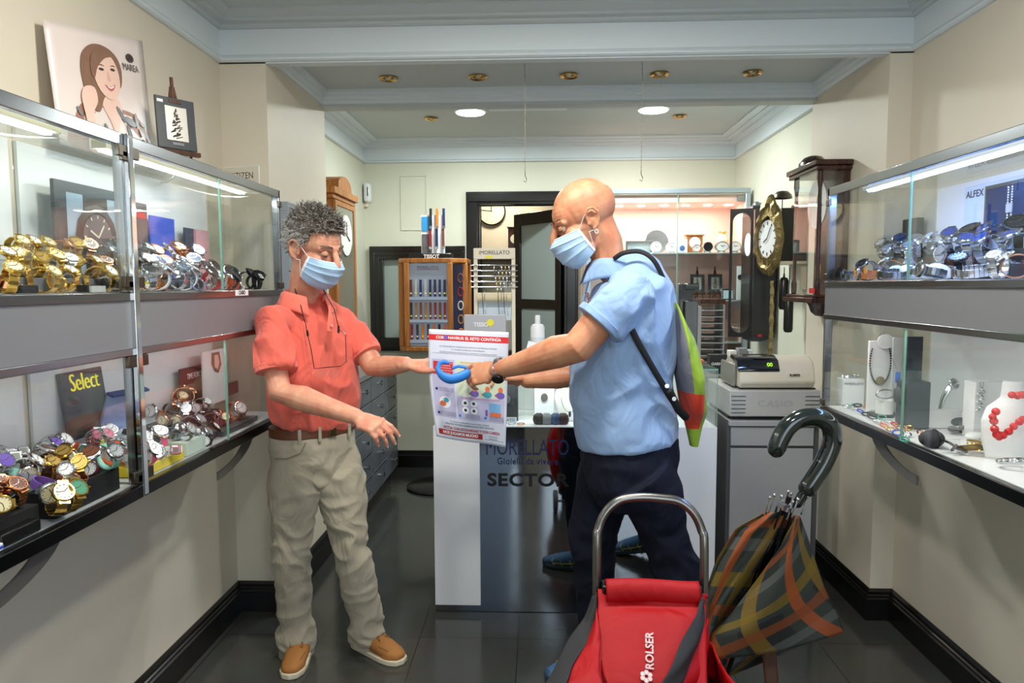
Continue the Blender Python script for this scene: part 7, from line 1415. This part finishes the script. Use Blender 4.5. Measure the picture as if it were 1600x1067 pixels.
# brown cards and portrait card at the far end
for nm_, px0, px1, pyt, X_, m, lab in (('brand_card', 282, 325, 572, -1.33, C('dark_brown_card', (58, 34, 32), .4), 'dark brown lettered card at the back of the lower left showcase'), ('portrait_card', 318, 356, 546, -1.30, paper, 'curved white portrait card at the far end of the lower left showcase'), ('maroon_card', 336, 372, 600, -1.335, C('maroon_card', (96, 26, 34), .4), 'maroon card behind the far end watches, lower left showcase')):
    y0, y1 = at(px0, 600, X=X_).y, at(px1, 600, X=X_).y; zt = at((px0+px1)/2, pyt, X=X_).z; zb_ = ZL+(.0555 if y0 > 2.30 else .001); r = thing(nm_, lab, 'card', (X_, (y0+y1)/2, zb_)); M().box(X_-.006, X_, y0, y1, zb_, zt).build('board', m, r)
    if nm_ == 'brand_card': text('lettering', 'TIME FORCE', .030, frame((X_+.001, (y0+y1)/2, zt-.035), (0, 1, 0), (0, 0, 1)), paper, r, sx=.7)
    if nm_ == 'portrait_card':
        b = M(); yc = (y0+y1)/2
        b.add([(X_+.001, yc+(y1-y0)*.5*x_, zt-(zt-zb_)*z_) for x_, z_ in ((-.3, .05), (.35, .05), (.5, .3), (.2, .45), (-.1, .4), (-.35, .25))], [(0, 1, 2, 3, 4, 5)]); b.build('hair_print', ph, r)
        b = M(); b.add([(X_+.002, yc+(y1-y0)*.5*x_, zt-(zt-zb_)*z_) for x_, z_ in ((-.1, .10), (.2, .10), (.3, .25), (.15, .38), (-.1, .32))], [(0, 1, 2, 3, 4)]); b.build('face_print', ps, r)

p = at(8, 858, Z=ZL+.01); p.x = -1.085; r = thing('battery_pack', 'small blue and white packet at the nearest end of the lower left shelf', 'packet', (p.x, p.y, ZL)); M().box(p.x-.04, p.x+.015, p.y-.03, p.y+.02, ZL+.001, ZL+.016).build('pack', paper, r, .002); M().box(p.x+.0151, p.x+.0156, p.y-.03, p.y+.02, ZL+.005, ZL+.011).build('blue_band', C('royal_blue_card', (52, 84, 196), .4), r)
p = at(36, 812, Z=ZL+.03); p.x = min(p.x, -1.105); p.y -= .03; o = M().box(p.x-.07, p.x+.03, p.y-.06, p.y+.05, ZL+.001, ZL+.028).build('display_tray', blk, None, .003); tag(o, 'flat black tray carrying a silver card at the near left corner', 'tray'); M().box(p.x-.05, p.x+.0, p.y-.05, p.y+.02, ZL+.0282, ZL+.0296).build('silver_card', C('silver_card2', (170, 172, 182), .35), o)
# ---- upper shelf of the right showcase
ZR = 1.4815; GR = 'watches on the upper shelf of the right showcase'
def wrow(X_, z0, pxs, pal, nm_, s0, s1, lie=.2):
    for k, px in enumerate(pxs):
        kd, sc_, dc = pal[rg.randrange(len(pal))]; y = at(px, 430, X=X_).y; l_ = rg.random() < lie
        put(kd, (X_, y, z0+(.011*s1 if l_ else .001)), ((1.4 if l_ else rg.uniform(-.15, .15)), rg.uniform(-.15, .15), PI+rg.uniform(-.5, 1.1)), sc_, dc, '%s from right, %s row, upper right showcase' % (ORD(k+1), nm_), GR, rg.uniform(s0, s1))
PSR = [('link', 'silver', 'white'), ('link', 'silver', 'silver'), ('link', 'steel', 'blue'), ('big', 'black', 'black'), ('link', 'steel', 'black')]
riser('display_riser', 1.30, 1.40, 1.55, 2.62, ZR+.0005, ZR+.045, 'clear', 'clear step along the upper right shelf under the middle row'); riser('display_riser', 1.41, 1.515, 1.55, 2.50, ZR+.0005, ZR+.09, 'black', 'black step along the back of the upper right shelf')
wrow(1.19, ZR, [1590, 1560, 1530, 1503, 1478, 1455, 1408, 1390, 1373, 1357, 1342, 1330], PSR+[('round', 'tan', 'cream')], 'front', 1.15, 1.4, .45); wrow(1.35, ZR+.045, [1585, 1548, 1512, 1480, 1450, 1422, 1398], PSR[:3], 'middle', 1.5, 1.8, 0); wrow(1.46, ZR+.09, [1590, 1555, 1522, 1490, 1460, 1432, 1405, 1385], PSR[:4], 'rear', 1.4, 1.7, 0)
for k, px in enumerate((1404, 1421, 1446, 1466)):
    y = at(px, 430, X=1.24).y; o = M().ell((1.245, y, ZR+.026), (.040, .030, .022), Matrix.Rotation(.5, 3, 'X') @ Matrix.Rotation(.3, 3, 'Y'), 20, 12).build('watch_cushion', C('white_satin', (226, 230, 236), .5)); tag(o, 'white satin watch cushion, %s from the left at the front of the right shelf' % ORD(k+1), 'cushion', 'white watch cushions')
# framed display with ALFEX header
r = thing('brand_display', 'tall pale display board with blue pictured bracelet watch in the right showcase', 'display board', (1.50, 1.95, ZR+.09)); Xb = 1.52
y0, y1 = at(1506, 330, X=Xb).y, at(1640, 330, X=Xb).y; zt = at(1506, 272, X=Xb).z
M().box(Xb, Xb+.014, y1, y0, ZR+.001, min(zt, 1.81)).build('board', C('ice_white_board', (206, 218, 236), .3), r, .002)
text('lettering', 'ALFEX', .034, frame((Xb-.001, y0-.06, min(zt, 1.81)-.03), (0, -1, 0), (0, 0, 1)), inkk, r, bold=.0005)
ya, yb_ = at(1537, 330, X=Xb-.012).y, at(1650, 330, X=Xb-.012).y; z1_ = at(1545, 290, X=Xb-.012).z; z0_ = at(1545, 370, X=Xb-.012).z
M().box(Xb-.012, Xb, yb_, ya, z0_, z1_).build('screen_frame', chrome, r, .002); M().box(Xb-.0135, Xb-.012, yb_, ya-.012, z0_+.012, z1_-.012).build('blue_print', C('midnight_blue_print', (24, 44, 84), .2, noise_=.5, nscale=8), r)
b = M(); ym = at(1577, 330, X=Xb-.014).y
for k in range(17):
    for s_ in (-1, 1): b.ell((Xb-.015, ym+s_*.009, z0_+.02+(z1_-z0_-.04)*k/16), (.001, .005, .005), n=8, m=6)
b.build('bracelet_print', silver, r); M().box(Xb-.017, Xb-.0135, ym-.014, ym+.014, (z0_+z1_)/2-.014, (z0_+z1_)/2+.014).build('watch_print', C('print_silver', (190, 190, 196), .3), r)
text('lettering', 'ALFEX', .026, frame((Xb-.0142, at(1600, 330, X=Xb).y-.02, z0_+.05), (0, -1, 0), (0, 0, 1)), C('print_pale_blue', (150, 180, 210), .4), r)
for px0, px1, pyt, lab in ((1408, 1430, 342, 'tall dark box behind the watches near the glass seam, right showcase'),):
    y0, y1 = at(px0, 400, X=1.50).y, at(px1, 400, X=1.50).y; o = M().box(1.50, 1.53, y1, y0, ZR+.0905, at((px0+px1)/2, pyt, X=1.5).z).build('display_box', blk, None, .002); tag(o, lab, 'box')
o = M().box(1.42, 1.50, 2.53, 2.62, ZR+.0005, ZR+.06).build('display_box', C('wood_brown', (96, 72, 50), .5), None, .002); tag(o, 'small brown block at the far end of the upper right shelf', 'box')
# starburst price tag
pc = at(1344, 432, X=1.155); b = M(); P_ = []
for k in range(28): a = 2*PI*k/28; q = (.034 if k % 2 == 0 else .024)*(1+.15*math.sin(k*2.1)); P_.append((q*math.cos(a)*1.15, q*math.sin(a)))
b.X = frame((1.155, pc.y, ZR+.030), (.25, -1, 0), (0, 0, 1)); b.prism(P_, 0, .0015); o = b.build('price_star', C('orange_star_card', (232, 160, 74), .5)); tag(o, 'orange starburst price tag at the far end of the upper right shelf', 'price tag'); text('price', '-20%', .022, frame((1.1545, pc.y, ZR+.030), (.25, -1, 0), (0, 0, 1)) @ Matrix.Translation((0, 0, .002)), inkk, o, bold=.0005)
# ---- lower shelf of the right showcase: jewellery
ZJ = .986; velw = C('white_velvet2', (238, 238, 238), .7); velb = C('charcoal_velvet', (50, 51, 56), .75)
def J(px, py): p = at(px, py, Z=ZJ); return p
def jbox(px0, px1, py_b, pyt, dep, m, lab, nm_='display_box', txt=None):
    # front face parallel to the wall: near edge at px1, far edge at px0
    a, c_ = J(px0, py_b), J(px1, py_b); X_ = min((a.x+c_.x)/2, 1.50-dep); y0 = at(px0, py_b, X=X_).y; y1 = at(px1, py_b, X=X_).y; zt = at((px0+px1)/2, pyt, X=X_).z
    r = thing(nm_, lab, 'box', (X_, (y0+y1)/2, ZJ)); M().box(X_, X_+dep, y1, y0, ZJ, zt).build('box', m, r, .002)
    if txt: text('lettering', txt, .012, frame((X_-.0008, (y0+y1)/2, zt-.03), (0, -1, 0), (0, 0, 1)), darkst, r)
    return r, X_, y0, y1, zt
def fbox(x0, x1, y0, y1, zt, m, lab, nm_='display_box', txt=None, z0=ZJ, tc_=None):
    r = thing(nm_, lab, 'box', ((x0+x1)/2, y0, z0)); M().box(x0, x1, y0, y1, z0, zt).build('box', m, r, .002)
    if txt: text('lettering', txt, .013, frame(((x0+x1)/2, y0-.0008, zt-.02), (1, 0, 0), (0, 0, 1)), tc_ or darkst, r)
    return r
def px3(px, py, Z=ZJ): return at(px, py, Z=Z)
a = px3(1316, 634); fbox(a.x, a.x+.085, a.y, a.y+.06, at(1316, 592, Y=a.y).z, white, 'white jewellery box with small grey lettering at the far end of the lower right shelf', txt='MORELLATO')
b = M(); zt = at(1316, 592, Y=a.y).z
for k in range(3): b.tube([(a.x+.042+.034*math.cos(t), a.y+.03+.02*math.sin(t), zt+.003+.004*k) for t in [j*PI/8 for j in range(16)]], .0018, 6, closed=True)
tag(b.build('bracelet', silver), 'silver bracelet stacked on top of the small white jewellery box', 'bracelet')
# tall white neck display with dark bead necklace and gold pendant
r = thing('necklace_stand', 'tall white neck shaped stand with bead necklace at the back of the right shelf', 'jewellery display', px3(1375, 632)); a = px3(1358, 632); yy = 2.66
p = at(1374, 560, Y=yy); X0_, X1_ = at(1357, 560, Y=yy).x, at(1396, 560, Y=yy).x; X1_ = min(X1_, 1.53); zt_ = at(1370, 524, Y=yy).z
M().box(X0_, X1_, yy, yy+.012, ZJ, zt_-.02).build('panel', velw, r, .004); cz = at(1379, 533, Y=yy).z; cxn = at(1381, 533, Y=yy).x
M().lathe([(0, -.004), (.028, -.004), (.028, .004), (0, .004)], (cxn, yy-.012, cz), (0, -1, 0), 28).build('neck_disc', velw, r)
cxx = (X0_+X1_)/2-.004; hx = (X1_-X0_)*.42; b = M()
for k in range(40): t = -.6+(PI+1.2)*k/39; z = at(1375, 565, Y=yy).z; b.ell((cxx+hx*math.cos(t), yy-.006, z-.085*math.sin(t)), (.0036,)*3, n=8, m=6)
b.build('beads', C('dark_pearl', (64, 62, 66), .25, .4), r); M().lathe([(0, 0), (.016, 0), (.016, .003), (0, .004)], (cxx, yy-.008, at(1375, 594, Y=yy).z), (0, -1, 0), 24).build('pendant', C('antique_gold', (196, 176, 130), .35, .9), r)
# grey and navy tall cards
a = px3(1398, 618); yk = 2.42
for x0p, x1p, pyt, m, lab in ((1393, 1414, 527, C('light_grey_card', (206, 206, 204), .5), 'tall light grey card behind the navy box, lower right shelf'), (1415, 1440, 526, C('navy_slate_card', (38, 44, 56), .4), 'tall dark framed card against the back of the lower right shelf')):
    yk = 2.60 if x0p < 1400 else 2.54; p0, p1 = at(x0p, 600, Y=yk), at(x1p, 600, Y=yk); fbox(p0.x, min(p1.x, 1.533), yk, yk+.008, at(x0p, pyt, Y=yk).z, m, lab, 'display_card')
o = M().box(at(1399, 590, Y=2.52).x, at(1407, 590, Y=2.52).x, 2.52, 2.522, at(1400, 598, Y=2.52).z, at(1400, 581, Y=2.52).z).build('blue_tag', C('blue_tag_card', (50, 110, 210), .4)); tag(o, 'small bright blue tag hanging in front of the tall cards', 'tag')
M().tube([at(1394, 560, Y=2.523), at(1403, 581, Y=2.523), at(1414, 553, Y=2.523)], .0008, 4).build('thread', silver, o)
yk = 2.34; p0, p1 = at(1416, 640, Y=yk), at(1453, 640, Y=yk); fbox(p0.x, p1.x, yk, yk+.07, at(1430, 597, Y=yk).z, C('gloss_navy', (24, 30, 42), .35), 'glossy navy box in the middle of the lower right shelf'); X_ = p0.x
o = M(); o.lathe([(0, -.012), (.022, -.012), (.03, 0), (.022, .012), (0, .012)], (X_-.012, yk+.03, at(1408, 620, Y=yk).z), (1, -.3, 0), 20); tag(o.build('earring_pad', velb), 'dark oval velvet pad leaning on the navy box', 'jewellery pad')
# bangle displays
def loop(px, py, Y, rx, rz, m, lab, th=.0028, tilt=0, cat='bangle', w=1.6):
    p = at(px, py, Y=Y); o = M().tube([p+Vector((rx*math.cos(t), rx*math.cos(t)*tilt, rz*math.sin(t))) for t in [j*PI/12 for j in range(24)]], th, 8, closed=True, up=(0, 1, .05)).build('bangle', m); tag(o, lab, cat, 'jewellery in the lower right showcase'); return o
yk = 2.56; r = thing('ring_stand', 'low white ring shaped stand with open silver bangle', 'jewellery display', px3(1380, 636)); p = at(1384, 637, Y=yk); M().box(p.x-.045, min(1.53, p.x+.05), yk-.02, yk+.05, ZJ, ZJ+.012).build('base', velb, r, .002); M().lathe([(.03, 0), (.03, .05), (.028, .05), (.028, 0)], (p.x, yk+.01, ZJ+.012), n=24).build('collar', velw, r)
loop(1384, 616, yk-.02, .034, .016, silver, 'open silver bangle on the white ring shaped stand', .003)
# white plinth with a silver hand shaped snake bracelet
yk = 2.36; p0, p1 = at(1450, 662, Y=yk), at(1505, 662, Y=yk); z1_ = at(1478, 641, Y=yk).z; fbox(p0.x, min(p1.x, 1.53), yk, yk+.08, z1_, velw, 'low white plinth under the silver coil bracelet', 'plinth')
r = thing('bracelet', 'wide silver coil bracelet curling up from the white plinth', 'bracelet', at(1470, 641, Y=yk+.03)); b = M(); b.tube([at(1468, 642, Y=yk+.03), at(1474, 622, Y=yk+.03), at(1483, 606, Y=yk+.03), at(1492, 598, Y=yk+.03)], [.006, .008, .009, .010], 12, w=1.3); b.tube([at(1491, 600, Y=yk+.02)+Vector((.013*math.cos(t), .004*math.sin(t), .015*math.sin(t))) for t in [j*PI/8 for j in range(16)]], .0045, 8, closed=True, up=(0, 1, 0)); b.build('band', silver, r)
# tall white box with hanging silver bracelet
yk = 2.20; p0, p1 = at(1521, 672, Y=yk), at(1580, 672, Y=yk); z1_ = at(1530, 597, Y=yk).z; fbox(p0.x, min(p1.x, 1.532), yk, yk+.06, z1_, velw, 'tall white box with a hanging silver bracelet, lower right shelf'); b = M(); pc = at(1533, 625, Y=yk-.006)
for k in range(9): b.ell(pc+Vector((.006*math.sin(k*2.2), 0, .035-.0085*k)), (.008, .004, .006), n=10, m=6)
b.tube([pc+Vector((-.004, 0, .035)), pc+Vector((-.004, .002, .055)), pc+Vector((.006, .002, .055)), pc+Vector((.004, 0, .035))], .0012, 5); tag(b.build('bracelet', silver), 'silver linked bracelet hanging on the front of the tall white box', 'bracelet')
# white pad with dark base, dark velvet busts
yk = 2.28; p = at(1513, 655, Y=yk); r = thing('earring_stand', 'small black and white stand with a gold chain on top', 'jewellery display', (p.x, yk, ZJ)); M().box(p.x-.018, p.x+.018, yk-.01, yk+.02, ZJ, ZJ+.045).build('base', blk, r, .002); M().ell((p.x, yk, ZJ+.062), (.02, .012, .018)).build('pad', velw, r); M().tube([(p.x+.018*math.cos(t), yk-.010, ZJ+.070-.008*math.sin(t)) for t in [PI*k/8 for k in range(9)]], .0015, 5).build('chain', gold, r)
def bump_(px, py, r3, m, lab, R=None, nm_='bracelet_roll'):
    p = px3(px, py); c = Vector((p.x, p.y+.01, ZJ+r3[2])); o = M().ell(c, r3, R, 24, 14).build(nm_, m); return tag(o, lab, 'jewellery pad', 'velvet pads in the lower right showcase'), c
o, c = bump_(1458, 700, (.036, .03, .026), velb, 'large dark grey velvet roll at the front of the lower right shelf'); M().tube([c+Vector((.010, .031*math.cos(t), .027*math.sin(t))) for t in [j*PI/8 for j in range(16)]], .002, 6, closed=True, up=(1, 0, 0)).build('leather_bracelet', C('black_leather_cord', (26, 24, 26), .4), o)
o, c = bump_(1490, 668, (.045, .03, .022), velb, 'dark grey velvet hand pad behind the large velvet roll', Matrix.Rotation(-.5, 3, 'Z')); o, c = bump_(1530, 690, (.036, .024, .014), velw, 'white curved pad before the tall white box')
# white bust with red coral necklace
r = thing('necklace_bust', 'white bust wearing a red coral bead necklace in the lower right showcase', 'jewellery display', (1.34, 1.55, ZJ)); Yb = 1.92
def bs_(u, v):
    a = (u-.5)*2; cx = at(1600, 640, Y=Yb).x; zz = ZJ+.215*v; w_ = .085*(1-v)**.3*(.55+.45*math.sin(min(1, v*1.4+.3)*PI*.5))*(1 if v < .62 else max(.28, 1-(v-.62)*3.2)); w_ = {True: .10*(1-.25*v), False: w_}[False]
    prof = [(0, .07), (.25, .085), (.5, .088), (.66, .075), (.78, .035), (1, .03)]
    for (v0, w0), (v1, w1_) in zip(prof[:-1], prof[1:]):
        if v0 <= v <= v1: w_ = w0+(w1_-w0)*(v-v0)/(v1-v0)
    return (cx+a*w_, Yb+.05-.06*math.cos(a*1.35)*(w_/.10), zz)
M().grid(bs_, 24, 24).build('bust', velw, r, solid=.003, smooth=70); coral = C('red_coral', (206, 28, 34), .18)
for px, py, s_ in ((1556, 643, 1), (1553, 658, 1), (1554, 670, 1), (1558, 679, 1.1), (1567, 680, 1), (1576, 674, 1), (1584, 666, .95), (1593, 659, .95), (1598, 655, .9), (1581, 617, .9), (1590, 618, 1), (1597, 617, 1), (1551, 651, .9), (1561, 683, .9)):
    q = at(px, py, Y=Yb-.02-.01*(py > 640)); M().ell(q, (.0105*s_,)*3, n=14, m=10).build('coral_bead', coral, r)
# low jewellery scattered at the front
rj = random.Random(8); jm = [silver, darkst, gold, rosegold, C('turquoise', (60, 150, 130), .3), coral, C('black_onyx', (16, 16, 18), .2), C('blue_glass_bead', (50, 80, 190), .15), silver, silver, C('orange_bead', (230, 120, 70), .3)]
for k, (px, py) in enumerate([(1322, 638), (1334, 641), (1344, 645), (1353, 650), (1328, 634), (1340, 636), (1362, 655), (1371, 662), (1381, 668), (1392, 674), (1402, 680), (1366, 647), (1378, 655), (1388, 661), (1398, 666), (1408, 672), (1417, 682), (1405, 657), (1413, 690), (1424, 660), (1420, 672), (1356, 640), (1370, 636), (1430, 668), (1440, 680)]):
    p = px3(px, py); R_ = rj.uniform(.010, .017); b = M(); n_ = rj.choice((12, 14, 16)); ti = rj.uniform(-.6, .6); m_ = jm[rj.randrange(len(jm))]
    if k % 2:
        for j in range(n_): a = 2*PI*j/n_; b.ell((p.x+R_*math.cos(a), p.y+R_*math.sin(a), ZJ+.004+R_*.25*(1+math.sin(a+ti))), (.0034, .0034, .0034), n=8, m=6)
    else: b.tube([(p.x+R_*math.cos(a), p.y+R_*math.sin(a), ZJ+.003+R_*.4*(1+math.sin(a+ti))) for a in [2*PI*j/18 for j in range(18)]], .0028, 6, closed=True)
    tag(b.build('bead_bracelet' if k % 2 else 'ring', m_), '%s %s at the front of the lower right shelf, %s from far end' % ({0: 'silver', 8: 'silver', 9: 'silver', 1: 'dark', 2: 'gold', 3: 'rose gold', 4: 'turquoise', 5: 'red', 6: 'black', 7: 'blue', 10: 'orange'}[jm.index(m_)], 'beads' if k % 2 else 'ring', ORD(k+1)), 'jewellery', 'small jewellery on the lower right shelf')
for px, py, R_, m_, lab in ((1528, 712, .040, C('antique_brass', (122, 104, 70), .35, .9), 'large antique brass bangle with a coiled gold bracelet inside'), (1590, 735, .034, silver, 'silver chain bracelet at the front right of the lower right shelf'), (1556, 700, .03, silver, 'silver charm bracelet between brass bangle and white bust'), (1503, 680, .026, C('grey_metal_beads', (130, 130, 128), .3, .8), 'coiled grey metal bracelet behind the brass bangle')):
    p = px3(px, py); b = M()
    for q in range(2 if R_ < .04 else 1): b.tube([(p.x+R_*math.cos(a), p.y+.02+R_*.8*math.sin(a), ZJ+.008+.007*q+R_*.25*(1-math.sin(a))) for a in [2*PI*j/30 for j in range(30)]], .0065 if R_ == .04 else .004, 8, closed=True)
    if R_ == .04: o = b.build('bangle', m_); bb = M(); bb.tube([(p.x+.018*math.cos(a*3), p.y+.02+.014*math.sin(a*3), ZJ+.010+.004*a) for a in [j/4 for j in range(30)]], .0025, 6); bb.build('gold_coil', gold, o)
    else:
        for j in range(14): a = 2*PI*j/14; b.ell((p.x+R_*math.cos(a), p.y+.02+R_*.8*math.sin(a), ZJ+.012+R_*.25*(1-math.sin(a))), (.006, .006, .005), n=8, m=6)
        o = b.build('bracelet', m_)
    tag(o, lab, 'bracelet')
o = M(); P_ = [px3(1470, 686, ZJ+.02), px3(1484, 692, ZJ+.03), px3(1496, 700, ZJ+.02), px3(1510, 706, ZJ+.01)]; o.tube(P_, .004, 8); o.tube([px3(1488, 703, ZJ+.015), px3(1494, 696, ZJ+.028)], .0045, 8); tag(o.build('cross_pendant', C('antique_steel', (110, 108, 108), .35, .9)), 'antique silver cross pendant on a thick chain before the velvet roll', 'pendant')
b = M(); q = px3(1472, 708); b.box(q.x-.0, q.x+.05, q.y, q.y+.005, ZJ, ZJ+.04); tag(b.build('acrylic_holder', acry), 'small clear acrylic holder at the front of the lower right shelf', 'holder')
